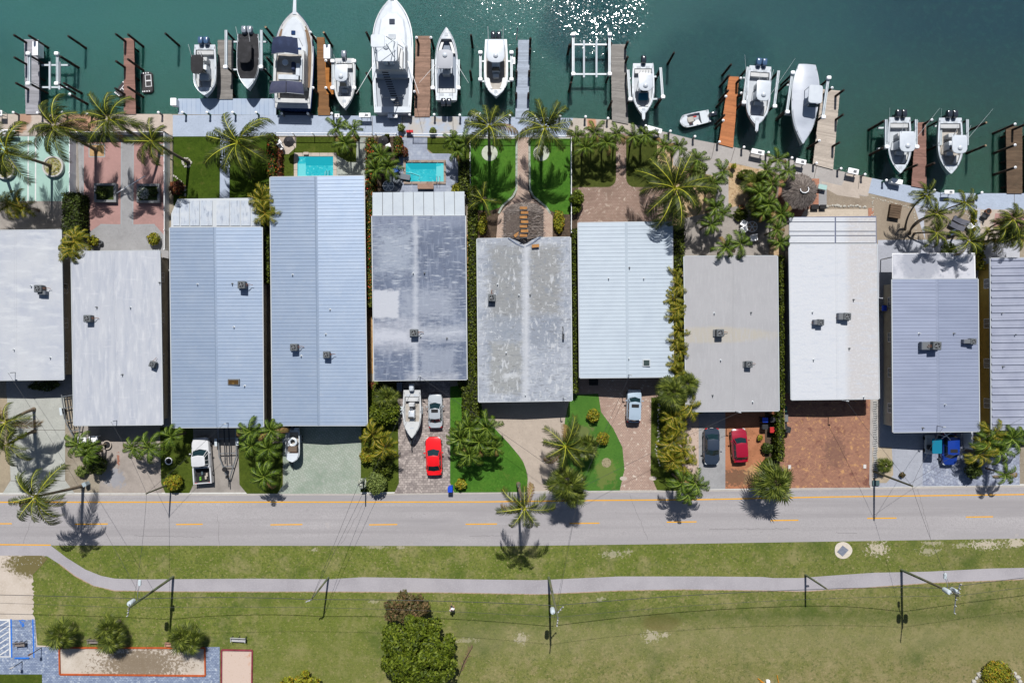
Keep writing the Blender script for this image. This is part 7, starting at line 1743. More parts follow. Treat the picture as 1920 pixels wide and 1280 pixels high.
wall_run('garden_wall', 'low cream wall by the corrugated roof house', 'wall', [(1848, 500), (1849, 790)], .3, 1.6, mat('cream_wall', A(206, 176, 120), rough=.9))
# court borders
ORG_B = mat('orange_border_timber', A(212, 104, 50), [('n', A(180, 84, 40), 2, .4, .7)], rough=.8)
MAR_B = mat('maroon_border_timber', A(160, 70, 84), [('n', A(120, 50, 60), 2, .4, .7)], rough=.8)
def border(label, pts, m, w=.16, h=.16, n=4):
    P0 = [P(x, y, .03) for x, y in pts]; c = sum(P0, Vector((0, 0, 0))) / len(P0)
    root = empty('court_border', (c.x, c.y, 0), label, 'border')
    for a, e in zip(P0, P0[1:]):
        k = max(1, int((e - a).length / 3.0))
        for i in range(k): mid('timber', a.lerp(e, (i + .005) / k), a.lerp(e, (i + .995) / k), w, h, m, root)
border('orange timber border around the shellrock court', [(112, 1213), (384.5, 1213.5), (385.5, 1265.5), (113, 1263), (112, 1213)], ORG_B)
border('maroon timber border around the pink sand court', [(415.5, 1300), (416, 1217), (473.5, 1218), (472.5, 1300)], MAR_B)
tw_ = P(48, 1231.5)
# blue wheel stop
ws_ = empty('wheel_stop', (0, 0, 0), 'blue kerb stop at the end of the disabled parking bay', 'wheel stop')
b = MB(); b.rbox((0, 0, .09), (M(28), .17, .14), .08, taper=.95); b.build('block', C_bline, ws_, smooth=True)
for sx in (-.6, .6): b = MB(); b.lathe([(.03, .155), (.03, .175)], (sx, 0, 0), 8); b.build('bolt', M_dark, ws_)
move(ws_, (P(42, 1232.5).x, P(42, 1232.5).y, .025), 0)
# benches
def bench(px, py, l, rz, m, label):
    root = empty('park_bench', (0, 0, 0), label, 'bench', 'park benches')
    L_ = M(l)
    for i in range(4): b = MB(); b.box((0, -.18 + i * .12, .45), (L_, .1, .035)); b.build('seat_slat', m, root)
    for i in range(3): b = MB(); b.box((0, .26 + i * .03, .55 + .12 * i), (L_, .03, .09)); b.build('back_slat', m, root)
    for sx in (-.46, 0, .46):
        b = MB(); b.box((sx * L_, .02, .22), (.06, .48, .04)); b.box((sx * L_, -.18, .21), (.06, .05, .42)); b.box((sx * L_, .27, .42), (.06, .05, .82)); b.build('leg', M_dark, root)
    for sx in (-.48, .48): b = MB(); b.box((sx * L_, 0, .64), (.07, .5, .04)); b.build('armrest', m, root)
    p = P(px, py, .4); move(root, (p.x, p.y, 0.02), R(rz))
BW = mat('bench_grey_wood', A(150, 140, 136), rough=.8); BP = mat('bench_pink_wood', A(206, 160, 140), rough=.8); BT = mat('bench_white', A(206, 206, 210), rough=.6)
bench(38, 1207, 20, 4, BW, 'grey brown bench inside the blue outlined parking bay'); bench(176, 1201.5, 20, 0, BW, 'grey bench between two fan shrubs above the shellrock court'); bench(324, 1208, 26, -6, BP, 'pinkish bench half hidden under a fan shrub'); bench(447.5, 1198.5, 28, -3, BT, 'long pale bench above the pink sand court')
# signs
def signpost(px, py, tx, ty, h, label, plate, w=.35):
    b_ = P(px, py); t_ = P(tx, ty, h)
    root = empty('sign_post', (b_.x, b_.y, 0), label, 'sign')
    b = MB(); b.tube((b_.x, b_.y, 0), (b_.x, b_.y, h), .05, n=8); b.build('post', plate if w < .2 else M_dark, root)
    b = MB(); b.box((b_.x, b_.y + .06, h - .25), (w, .03, .5)); b.build('sign_plate', plate, root)
RUSTP = mat('brown_post', A(120, 76, 50), rough=.9)
signpost(78, 1213, 62, 1224, 2.2, 'brown sign post between the parking bay and the shellrock court', RUSTP, .3)
signpost(42, 1239, 24, 1250, 2.0, 'thin sign post with a pale plate below the blue kerb stop', BT)
# grate pad
root = empty('manhole_pad', (P(1580, 1031).x, P(1580, 1031).y, 0), 'round white concrete pad with a grey square plate on the verge', 'manhole')
b = MB(); b.prism([tuple(P(1580.5 + 16.5 * math.cos(a) * (1 + .05 * math.cos(3 * a)), 1031 + 15.8 * math.sin(a))[:2]) for a in [i * 6.283 / 26 for i in range(26)]][::-1], .0, .06); b.build('pad', cmat('pad_concrete', 226, 216, 204, .9), root)
b = MB(); q = [P(x, y, .07) for x, y in ((1580, 1022), (1591, 1030.5), (1580, 1042.5), (1569.5, 1034))]; b.loft([[p - Vector((0, 0, .005)) for p in q], [p + Vector((0, 0, .02)) for p in q]]); b.build('plate', mat('plate_blue_grey', A(122, 130, 150), [('n', A(140, 146, 162), 5, .4, .6)], rough=.6), root)
# rocks helper
ROCK = mat('pale_limestone', A(210, 206, 198), [('n', A(170, 166, 158), 2, .4, .7), ('n', A(230, 226, 220), 6, .5, .8)], rough=.95, obj=True)
def rockmesh(seed):
    rg = random.Random(seed); import bmesh
    bm = bmesh.new(); bmesh.ops.create_icosphere(bm, subdivisions=1, radius=1)
    for v in bm.verts: v.co *= rg.uniform(.72, 1.15)
    me = bpy.data.meshes.new('rock'); bm.to_mesh(me); bm.free(); me.materials.append(ROCK); return me
RKM = [rockmesh(i) for i in range(5)]
def rocks(label, pts, rpx, cat='rock edging', name='rock_edging', jit=1.5):
    rg = random.Random(len(pts)); c = sum([P(x, y) for x, y in pts], Vector()) / len(pts)
    root = empty(name, (c.x, c.y, 0), label, cat)
    for i, (x, y) in enumerate(pts):
        p = P(x + rg.uniform(-jit, jit), y + rg.uniform(-jit, jit)); o = link('rock', RKM[i % 5], root)
        s = M(rpx) * rg.uniform(.75, 1.25); o.scale = (s * rg.uniform(.8, 1.3), s, s * .6); o.rotation_euler = (0, 0, rg.uniform(0, 6)); o.location = p - c + Vector((0, 0, s * .25))
def along(pts, step):
    out = []
    for (x0, y0), (x1, y1) in zip(pts, pts[1:]):
        l = math.hypot(x1 - x0, y1 - y0); n = max(1, int(l / step))
        out += [(x0 + (x1 - x0) * i / n, y0 + (y1 - y0) * i / n) for i in range(n)]
    return out
rocks('ring of pale boulders around the shrub at the lower right', arc(1869, 1284, 44, 32, 180, 360, 13), 5.2, jit=1)
rocks('white boulders heaped around the leaning palm base on the clipped lawn', [(350 + 7 * math.cos(a), 305 + 7 * math.sin(a)) for a in range(0, 20)], 2.6)
rocks('curved line of white rocks around the red croton', along([(326, 330), (338, 338), (347, 350), (349, 372)], 4), 2.2)
rocks('white rocks lining the gravel bed right of the cobbled driveway', along([(1236, 758), (1233, 790), (1236, 810), (1230, 840), (1234, 868), (1250, 876)], 3.6), 1.8)
rocks('row of white rocks above the cream slab behind the bright white house', along([(1551, 386), (1590, 386), (1626, 388)], 4.2), 2.6)
rocks('rough line of dark edged stones along the brown gravel', along([(1636, 372), (1660, 377), (1690, 384), (1712, 392), (1716, 410), (1718, 448)], 4), 1.4)
rocks('stone line between the two gravel yards', along([(1637, 372), (1636, 408)], 4), 1.6)
rocks('broken stones along the garden edge by the lounge chairs', along([(1778, 398), (1800, 397), (1816, 402), (1821, 430)], 4), 1.6)
rocks('pale stones around the cluttered sand corner at the right edge', along([(1842, 398), (1842, 430), (1852, 432)], 4), 1.8)
rocks('grey rubble on the verge of the road end at the left', [(20 + random.Random(i).uniform(0, 60), 1046 + random.Random(i + 99).uniform(0, 12)) for i in range(26)], .9)
# rope-like coiled stones
root = empty('coiled_edging', (P(1641, 820).x, P(1641, 820).y, 0), 'white wavy border of loops along the red brick driveway', 'edging')
for i in range(44):
    y = 752 + i * 3.3; b = MB(); x = 1640.5 + .8 * math.sin(i)
    a, c = P(x - 3.4, y), P(x + 3.4, y + 1.2)
    b.path([Vector((a.x, a.y, .05)), Vector(((a.x + c.x) / 2, a.y + .05, .2)), Vector((c.x, c.y, .05))], .07, 6); b.build('loop', mat('loop_white', A(214, 214, 216), rough=.8), root, smooth=True)
# branch debris
root = empty('fallen_palm_frond', (P(872, 1236).x, P(872, 1236).y, 0), 'dry brown fallen frond right of the big tree', 'branch')
rg = random.Random(5); b = MB()
for i in range(46):
    t = i / 45; x0, y0 = lerp(862, 884, t), lerp(1262, 1214, t); a = P(x0, y0, .06); e = P(x0 + rg.uniform(-6, 8), y0 - rg.uniform(2, 12), .08); b.path([a, e], [.04, .01], 4)
b.build('leaflets', mat('dry_frond', A(140, 112, 92), rough=.9), root)
b = MB(); b.path([P(860, 1268, .06), P(870, 1240, .1), P(886, 1212, .08)], [.06, .05, .02], 6); b.build('stalk', M_olive, root)
# white mail box post, bins
def bin_(px, py, label, m, rz=0, h=1.05, lidm=None):
    root = empty('wheelie_bin', (0, 0, 0), label, 'bin', 'wheeled rubbish bins')
    b = MB(); b.rbox((0, 0, h / 2), (.52, .6, h - .08), .06); b.build('body', m, root, smooth=True)
    b = MB(); b.rbox((0, .02, h), (.58, .68, .07), .08); lo = b.build('lid', lidm or m, root, smooth=True)
    b = MB(); b.tube((-.22, .38, h - .05), (.22, .38, h - .05), .025, n=6); b.build('handle', m, root)
    for sx in (-.24, .24): b = MB(); b.tube((sx - .04, .3, .1), (sx + .04, .3, .1), .1, n=12); b.build('wheel', M_black, root)
    p = P(px, py, h); move(root, (p.x, p.y, .03), rz)
BLUEB = mat('blue_bin_plastic', (.01, .05, .42, 1), rough=.4); BLKB = mat('black_bin_plastic', (.02, .022, .025, 1), rough=.5); GRNB = mat('dark_green_plastic', (.01, .05, .05, 1), rough=.5)
bin_(844, 917, 'bright blue wheelie bin at the road edge near the red coupe', BLUEB, 3.14); bin_(1435, 787, 'blue lidded bin in the shade beside the beige-grey house', BLKB, 1.57, 1.0, BLUEB); bin_(1450, 787, 'dark bin right of the blue lidded bin', BLKB, 1.57); bin_(1435, 800, 'black bin with white stripes above the dark red car', BLKB, 1.57, .9); bin_(1448, 806, 'red and white topped bin beside the hedge', BLKB, 0, .9, mat('red_lid', A(200, 50, 50), rough=.5)); bin_(1471, 767, 'teal dark bin at the white house corner', GRNB, 0); bin_(1472, 800, 'black bin by the red brick driveway hedge', BLKB, .3); bin_(1478, 806, 'second black bin by the red brick driveway hedge', BLKB, -.2, .9); bin_(1658, 578, 'blue bin in the shaded passage left of the lavender roof', BLKB, 0, 1, BLUEB)
def simple_box(px, py, w, d, h, m, name, label, cat, rz=0, lidm=None):
    root = empty(name, (0, 0, 0), label, cat)
    b = MB(); b.rbox((0, 0, h / 2), (M(w), M(d), h), .05); b.build('body', m, root)
    b = MB(); b.rbox((0, 0, h + .03), (M(w) + .06, M(d) + .06, .05), .05); b.build('lid', lidm or m, root)
    p = P(px, py, h); move(root, (p.x, p.y, .03), rz)
simple_box(749, 725, 9, 16, .9, mat('slate_cabinet', A(130, 140, 160), rough=.6), 'storage_cabinet', 'slate blue cabinet above the trailered bay boat', 'cabinet')
simple_box(1448, 772, 9, 8, .8, M_rust, 'barrel_box', 'rusty round box at the beige-grey roof corner', 'box')
simple_box(1472, 782, 10, 16, .3, M_grey, 'door_mat', 'grey mat box beside the red brick driveway', 'box')
simple_box(1642, 905, 12, 9, .12, mat('grate_green', A(80, 104, 108), rough=.6), 'drain_grate', 'dark green grate beside the leaning pole by the slate pavers', 'grate', lidm=None)
simple_box(158, 908, 6, 7, .8, mat('cyan_box', A(176, 192, 204), rough=.5), 'meter_box', 'pale cyan box at the base of the leaning road palm', 'box', .5)
simple_box(1113, 715, 16, 13, .25, WV, 'planter_frame', 'white scalloped frame with dark soil below the palest blue roof', 'planter', lidm=M_black)
for x in (1480, 1621): simple_box(x, 875 if x < 1500 else 874, 4.6, 6.4, .03, mat('white_tile', A(230, 226, 226), rough=.6), 'ground_plate', ('left' if x < 1500 else 'right') + ' small white plate in the red brick driveway', 'plate')
simple_box(1528, 388, 13, 8, .35, M_black, 'ice_chest', 'left black box on the patio behind the bright white house', 'box'); simple_box(1543, 388, 11, 7, .35, M_black, 'ice_chest', 'right black box on the patio behind the bright white house', 'box')
simple_box(1542, 351, 15, 8, .5, WV, 'bar_counter', 'pale counter with a teal stripe by the thatched hut', 'counter', -.2, mat('teal_pale', A(180, 216, 214), rough=.5))
# plank crate on gravel
root = empty('wooden_grill_box', (0, 0, 0), 'weathered wooden slatted box on the brown gravel', 'box')
for i in range(6): b = MB(); b.box((0, -.75 + i * .28, .5), (1.35, .24, .05)); b.build('slat', W_dark, root)
b = MB(); b.box((0, -.05, .24), (1.25, 1.6, .44)); b.build('body', W_dark, root)
p = P(1679, 395, .5); move(root, (p.x, p.y, .03), -.16)
# lounge chairs
LG = mat('lounger_grey', A(96, 98, 112), rough=.7)
def lounger(px, py, rz, label, m=LG, cat='lounge chair', l=1.9, w=.66):
    root = empty('sun_lounger', (0, 0, 0), label, cat, 'garden loungers')
    b = MB(); b.rbox((0, -.25, .36), (w, l * .62, .09), .06); b.build('seat', m, root)
    b = MB(); b.box((0, l * .3, .56), (w, l * .42, .08), rx=.55); b.build('backrest', m, root)
    for sx in (-.28, .28):
        for sy in (-.75, .35): b = MB(); b.tube((sx, sy, 0), (sx, sy, .33), .03, n=6); b.build('leg', M_dark, root)
    p = P(px, py, .4); move(root, (p.x, p.y, .03), R(rz))
lounger(1800, 414, -118, 'upper dark grey lounger by the leaning palms'); lounger(1792, 424, -118, 'lower dark grey lounger by the leaning palms')
lounger(756, 331, 80, 'grey lounger left of the turquoise pool', mat('lounger_slate', A(120, 128, 140), rough=.7)); lounger(741, 338, 60, 'second grey lounger left of the turquoise pool', mat('lounger_slate', A(120, 128, 140), rough=.7))
def rtable(px, py, rpx, label, m, glass=False, h=.74):
    root = empty('round_table', (0, 0, 0), label, 'table'); r_ = M(rpx)
    b = MB(); b.lathe([(r_ - .04, h - .02), (r_, h - .02), (r_, h + .02), (r_ - .04, h + .02)] if 0 else [(r_, h - .02), (r_, h + .015)], n=24); b.build('tabletop', m, root)
    b = MB()
    for i in range(3): b.box((0, 0, h + .03), (r_ * 1.9, .06, .02), rz=i * 1.047)
    b.path([Vector((r_ * math.cos(a), r_ * math.sin(a), h + .03)) for a in [i * 6.2832 / 20 for i in range(21)]], .035, 5); b.build('rim', WV, root)
    for i in range(4): a = i * 1.57 + .78; b = MB(); b.tube((r_ * .7 * math.cos(a), r_ * .7 * math.sin(a), 0), (r_ * .5 * math.cos(a), r_ * .5 * math.sin(a), h - .02), .025, n=6); b.build('leg', M_steel, root)
    p = P(px, py, h); move(root, (p.x, p.y, .03))
rtable(1410, 425, 9.5, 'round metal patio table with white spokes', mat('table_tan', A(190, 160, 130), rough=.6)); rtable(728, 349, 10, 'round glass table left of the white panelled porch', mat('table_glass', A(150, 160, 176), rough=.2))
def chair(px, py, rz, label, m=WV, s=1):
    root = empty('patio_chair', (0, 0, 0), label, 'chair', 'patio chairs')
    b = MB(); b.rbox((0, 0, .42), (.55, .52, .06), .08); b.build('seat', m, root)
    b = MB(); b.rbox((0, -.27, .68), (.55, .07, .5), .03); b.build('backrest', m, root)
    for sx in (-.24, .24):
        for sy in (-.22, .22): b = MB(); b.tube((sx, sy, 0), (sx, sy, .4), .025, n=6); b.build('leg', m, root)
        b = MB(); b.box((sx * 1.15, -.02, .62), (.06, .5, .04)); b.build('armrest', m, root)
    p = P(px, py, .45); move(root, (p.x, p.y, .03), R(rz), s)
chair(1393, 419, 60, 'white chair upper left of the round metal table', s=1.1); chair(1393, 431, 110, 'white chair lower left of the round metal table', s=1.1); chair(1412, 447, 190, 'white slatted chair below the round metal table', s=1.3); chair(1390, 388, 10, 'rusty round chair above the metal table', M_rust)
chair(158, 823, 0, 'left white chair at the left driveway', s=1.5); chair(179, 822, 0, 'right white chair at the left driveway', s=1.5); chair(1785, 437, 200, 'slate blue chair near the lounge garden', mat('slate_cloth', A(90, 104, 130), rough=.7)); chair(1817, 424, 40, 'pale chair right of the loungers'); chair(744, 319, 30, 'bright blue folding chair left of the turquoise pool', mat('blue_fabric', (.01, .08, .5, 1), rough=.6), 1.2)
chair(1845, 404, 60, 'dark metal chair in the right edge sand corner', M_dark); chair(765, 246, 0, 'left of two chairs with red cushions on the walk', mat('red_cloth', A(214, 40, 50), rough=.7), .7); chair(771, 246, 0, 'right of two chairs with red cushions on the walk', mat('red_cloth', A(214, 40, 50), rough=.7), .7)
def pot(px, py, r_, h, label, m, cat='pot', name='round_pot'):
    p = P(px, py, h); root = empty(name, (p.x, p.y, 0), label, cat)
    b = MB(); b.lathe([(r_ * .75, .02), (r_, h), (r_ * .8, h), (r_ * .75, h - .06)], (p.x, p.y, 0), 18); b.build('rim', m, root, smooth=True)
    b = MB(); b.lathe([(r_ * .76, h - .09), (r_ * .76, h - .05)], (p.x, p.y, 0), 14); b.build('contents', M_black, root)
pot(1854, 396, .35, .5, 'rust brown fire bowl on the right edge sand', M_rust); pot(1851, 402, .35, .4, 'dark round pot below the rust brown bowl', M_dark); pot(316, 864, .45, .3, 'white ring planter on the small shaded lawn', WV); pot(187, 454, .25, .5, 'small dark pot by the left brick bed', M_grey); pot(200, 834, .55, .25, 'pale tyre shaped ring right of the white chairs', C_tan)
# round grill / umbrella things
def umbrella(px, py, r_, label, m):
    p = P(px, py, 2.2); root = empty('patio_umbrella', (p.x, p.y, 0), label, 'umbrella')
    b = MB(); b.tube((p.x, p.y, 0), (p.x, p.y, 2.45), .03, n=6); b.build('pole', M_steel, root)
    for i in range(8):
        a0, a1 = i * .7854, (i + 1) * .7854; b = MB()
        b.face([(p.x, p.y, 2.45), (p.x + r_ * math.cos(a0), p.y + r_ * math.sin(a0), 2.05), (p.x + r_ * math.cos(a1), p.y + r_ * math.sin(a1), 2.05)]); b.build('canopy_panel', m, root)
umbrella(541, 265, .68, 'black closed canopy over the grill corner by the square pool', BLKC); umbrella(718, 263, .62, 'black canopy over the furniture left of the turquoise pool', BLKC)
chair(523, 268, 30, 'white chair beside the black canopy by the square pool', s=1.1); chair(527, 277, 120, 'second white chair beside the black canopy by the square pool', s=1.0); chair(728, 274, 20, 'pale chair beside the black canopy by the turquoise pool')
# planters on courts
PLS = mat('planter_stone', A(150, 152, 156), rough=.9)
for x0, y0, x1, y1, lab in ((176, 343.5, 217.5, 379, 'left square stone planter between the pink courts'), (256, 344.5, 299, 380, 'right square stone planter between the pink courts')):
    a, c = P(x0, y1, .5), P(x1, y0, .5); root = empty('square_planter', ((a.x + c.x) / 2, (a.y + c.y) / 2, 0), lab, 'planter', 'square court planters')
    t = .28
    for q in ((a.x, a.y, c.x, a.y + t), (a.x, c.y - t, c.x, c.y), (a.x, a.y + t, a.x + t, c.y - t), (c.x - t, a.y + t, c.x, c.y - t)):
        b = MB(); b.prism([(q[0], q[1]), (q[2], q[1]), (q[2], q[3]), (q[0], q[3])], .03, .5); b.build('side_wall', PLS, root)
    b = MB(); b.prism([(a.x + t, a.y + t), (c.x - t, a.y + t), (c.x - t, c.y - t), (a.x + t, c.y - t)], .03, .36); b.build('soil', mat('planter_moss', A(60, 76, 36), [('n', A(90, 104, 50), 4, .4, .7)], rough=1), root)
for cx, cy, lab in ((98.5, 312, 'round pebble planter on the mint court'), (8, 316, 'round pebble planter at the left edge')):
    c = P(cx, cy, .45); root = empty('round_planter', (c.x, c.y, 0), lab, 'planter', 'round pebble planters'); r_ = M(19.5)
    b = MB()
    pr = [(r_, .03), (r_, .45), (r_ * .86, .45), (r_ * .86, .3)]
    b.lathe(pr, (c.x, c.y, 0), 28); b.build('ring_wall', mat('planter_white', A(208, 206, 206), rough=.8), root, smooth=True)
    b = MB(); b.lathe([(r_ * .85, .3), (r_ * .84, .36)], (c.x, c.y, 0), 24); b.build('pebbles', mat('mossy_pebbles', A(176, 170, 120), [('n', A(206, 204, 200), 5, .5, .6), ('n', A(130, 130, 50), 3, .5, .65), ('n', A(70, 70, 40), 6, .58, .7)], rough=.95, bump=(9, .8, .1)), root)
    cloud('succulents', [((c.x + r_ * .5 * math.cos(a), c.y + r_ * .5 * math.sin(a), .36), (.35, .35, .14)) for a in (0, .9, 1.8, 2.7, 3.6, 4.5, 5.4)], 30, .1, LM_yel, root, int(cx))
# slim white pole on courts
a, c = P(219, 362, .5), P(272, 330, 1.2); b = MB(); b.tube(a, c, .045, n=8); o = b.build('flag_pole', WV); tag(o, 'thin white pole slanting between the two square planters', 'pole')
# pools
def pool(x0, y0, x1, y1, label, copm, cw=.45, steps='left', rimh=.06):
    a, c = P(x0, y1), P(x1, y0); root = empty('swimming_pool', ((a.x + c.x) / 2, (a.y + c.y) / 2, 0), label, 'pool', 'swimming pools')
    n = 0
    def cop(q, nseg, horiz):
        for i in range(nseg):
            t0, t1 = (i + .02) / nseg, (i + .98) / nseg
            if horiz: r_ = (lerp(q[0], q[2], t0), q[1], lerp(q[0], q[2], t1), q[3])
            else: r_ = (q[0], lerp(q[1], q[3], t0), q[2], lerp(q[1], q[3], t1))
            b = MB(); b.prism([(r_[0], r_[1]), (r_[2], r_[1]), (r_[2], r_[3]), (r_[0], r_[3])], .0, .03 + rimh); b.build('coping_stone', copm, root)
    nx, ny = max(3, int((c.x - a.x) / .8)), max(2, int((c.y - a.y) / .8))
    cop((a.x - cw, a.y - cw, c.x + cw, a.y), nx, True); cop((a.x - cw, c.y, c.x + cw, c.y + cw), nx, True)
    cop((a.x - cw, a.y, a.x, c.y), ny, False); cop((c.x, a.y, c.x + cw, c.y), ny, False)
    sh = mat('pool_water', A(44, 190, 208), [('n', A(74, 214, 228), .6, .45, .7), ('n', A(120, 228, 236), 4, .56, .66), ('n', A(30, 170, 192), 2, .55, .7)], rough=.06, spec=.5, bump=(2.5, .25, .03)); sd_ = mat('pool_water_step', A(120, 222, 232), rough=.06, spec=.5); sw = mat('pool_water_deep', A(26, 172, 192), rough=.06, spec=.5)  # fine paler noise paints caustic light ripples into the water colour
    b = MB(); b.prism([(a.x, a.y), (c.x, a.y), (c.x, c.y), (a.x, c.y)], .0, .036); b.build('water', sh, root)
    e = .9
    if steps == 'left':
        b = MB(); b.prism([(a.x + .1, a.y), (a.x + 1.0, a.y), (a.x + 1.0, c.y - .9), (a.x + .1, c.y - .9)], .030, .041); b.build('step', sd_, root)
        b = MB(); b.prism([(a.x + 1.0, c.y - 1.1), (c.x, c.y - 1.1), (c.x, c.y), (a.x + 1.0, c.y)], .030, .0405); b.build('deep_ledge', sw, root)
    else:
        b = MB(); b.prism([(c.x - .9, a.y), (c.x, a.y), (c.x, c.y - .3), (c.x - .9, c.y - .5)], .030, .041); b.build('step', sd_, root)
        b = MB(); b.prism([(a.x + .6, c.y - .8), (c.x - .9, c.y - .8), (c.x - .9, c.y), (a.x, c.y)], .030, .0405); b.build('deep_ledge', sw, root)
        b = MB(); b.path([Vector((a.x, c.y - 1.2, .05)), Vector((a.x + .8, c.y - 1.3, .05)), Vector((a.x + 1.7, a.y + .7, .05)), Vector((a.x + 1.6, a.y + .3, .05))], .07, 6); b.build('pool_hose', sd_, root)
    for sy in (0, .35):
        b = MB(); xx = c.x - .8; b.path([Vector((xx + sy, a.y - .3, .1)), Vector((xx + sy, a.y - .2, .8)), Vector((xx + sy, a.y + .35, .75)), Vector((xx + sy, a.y + .7, .05))], .025, 6); b.build('handrail', M_steel, root)
pool(558, 293.5, 625, 331, 'square turquoise pool touching the longest blue roof', C_tan, .42, 'left')
pool(761, 305, 832, 341, 'bright turquoise pool with brown stone coping', mat('brown_coping', A(176, 160, 150), [('n', A(140, 116, 100), 2, .5, .65)], rough=.85), .28, 'right', .12)
simple_box(798, 349.5, 29, 9, .3, W_red, 'pool_step_bench', 'wooden steps below the bright turquoise pool', 'steps'); simple_box(574, 288, 9, 4, .2, C_tan, 'pool_slab', 'pale slab at the top of the square pool coping', 'slab')
# ------------------------------------------------ thatched roofs
THM = mat('dry_thatch', A(112, 100, 94), [('n', A(96, 86, 82), 5, .45, .65, (2, 1, 1)), ('n', A(180, 168, 160), 9, .55, .75), ('n', A(120, 108, 100), .8, .45, .7)], rough=1, bump=(12, 1, .1))
THS = leafmat('thatch_straw', [(.04, .032, .028), (.12, .10, .09), (.22, .19, .17), (.07, .058, .05)], .0, .95)
def thatch_strands(root, fn, n, l, seed, wd=.032):
    rg = random.Random(seed); b = MB()
    for i in range(n):
        p, d = fn(rg.random(), rg.random()); e = p + d * l * rg.uniform(.6, 1.2) + Vector((rg.uniform(-.05, .05), rg.uniform(-.05, .05), .02)); s_ = Vector((d.y, -d.x, 0)).normalized() * wd
        b.face([p + s_ + Vector((0, 0, .05)), p - s_ + Vector((0, 0, .05)), e - s_ * .4 + Vector((0, 0, .03)), e + s_ * .4 + Vector((0, 0, .03))])
    b.build('straw', THS, root, kind='stuff')
# long hut
c0 = P(983, 412, 2.4); root = empty('thatched_hut', (c0.x, c0.y, 0), 'long thatched roof with a column of tan boards along its ridge', 'hut')
OUT = [(944, 444), (944.5, 398), (950, 389), (965, 383.5), (983, 381.5), (1002, 383), (1015, 390), (1019, 400), (1019, 443), (1012, 444), (983, 463), (955, 445)]
RIDGE = [P(982.5, y, 3.75) for y in (395, 450)]
b = MB(); out3 = [P(x, y, 2.35 if y < 440 else 2.9) for x, y in OUT]
n = len(out3)
for i in range(n):
    a, c = out3[i], out3[(i + 1) % n]
    ra = RIDGE[0] if OUT[i][1] < 440 else RIDGE[1]; rc = RIDGE[0] if OUT[(i + 1) % n][1] < 440 else RIDGE[1]
    b.face([a, ra, c] if (ra - rc).length < .01 else [a, ra, rc, c])
b.build('thatch', THM, root)
def f1(u, v):
    i = int(u * n) % n; a, c = out3[i], out3[(i + 1) % n]; w_ = (u * n) % 1; e = a.lerp(c, w_)
    rr = RIDGE[0].lerp(RIDGE[1], max(0, min(1, (RIDGE[0].y - e.y) / (RIDGE[0].y - RIDGE[1].y)))); p = rr.lerp(e, v ** .7); return p, (e - rr).normalized()
thatch_strands(root, f1, 2600, .35, 2)
for i in range(7):
    y = 390 + i * 8.6; b = MB(); p = P(981.5 + 2 * (i % 2), y, 3.95); b.box(p, (.86, .3, .05), rz=.03 * (i % 3 - 1)); b.build('ridge_board', mat('tan_board', A(196, 142, 84), [('n', A(160, 110, 62), 2, .4, .7)], rough=.8), root)
    b = MB(); p = P(982, y + 4.2, 3.93); b.box(p, (.95, .1, .05), rz=.12); b.build('ridge_batten', M_dark, root)
p = P(969, 440, 3.5); b = MB(); b.box(p, (.7, .35, .05), rz=.6); b.build('loose_board', MATS['tan_board'], root)
for x, y in ((948, 395), (1015, 395), (948, 440), (1015, 440)): v = P(x, y, 2.3); b = MB(); b.tube((v.x * 1.0, v.y - .2, 0), (v.x, v.y - .2, 2.4), .09, n=8); b.build('post', M_bark, root)
p = P(1062, 462, 3.3)
bb = MB(); bb.box(P(1004, 461, 3.5), (.85, .35, .04), rz=.1); o = bb.build('loose_roof_panel', MATS['tan_board']); tag(o, 'small orange brown panel on the blotchy roof by its notch', 'panel')
# round hut
cc = P(1505, 356, 2.9); root = empty('thatched_hut', (cc.x, cc.y, 0), 'round thatched hut with a white hexagonal opening on top', 'hut')
b = MB(); rr = []
for r_, z in ((2.05, 2.0), (1.5, 2.35), (.8, 2.85), (.42, 3.1)): rr.append([Vector((cc.x + r_ * math.cos(a) * (1 + .04 * math.sin(a * 7)), cc.y + r_ * math.sin(a), z)) for a in [i * 6.2832 / 24 for i in range(24)]])
b.loft(rr); b.build('thatch', THM, root)
def f2(u, v):
    a = u * 6.2832; d = Vector((math.cos(a), math.sin(a), -.55)); r_ = .4 + v ** .6 * 1.5; return Vector((cc.x + r_ * math.cos(a), cc.y + r_ * math.sin(a), 3.1 - (r_ - .42) * .66)), d.normalized()
thatch_strands(root, f2, 1500, .4, 3)
b = MB(); hx = [Vector((cc.x + .5 * math.cos(R(a)) + .1, cc.y + .42 * math.sin(R(a)), 3.2)) for a in range(170, 400, 38)]; b.path(hx, .05, 6); b.build('ring_rail', WV, root)
b = MB(); b.tube((cc.x, cc.y, 0), (cc.x, cc.y, 3.0), .1, n=8); b.build('post', M_bark, root)
for i in range(5): a = i * 1.2566; b = MB(); b.tube((cc.x + .9 * math.cos(a), cc.y + .9 * math.sin(a), 0), (cc.x + .9 * math.cos(a), cc.y + .9 * math.sin(a), .7), .18, n=10); b.build('stool', W_red, root)
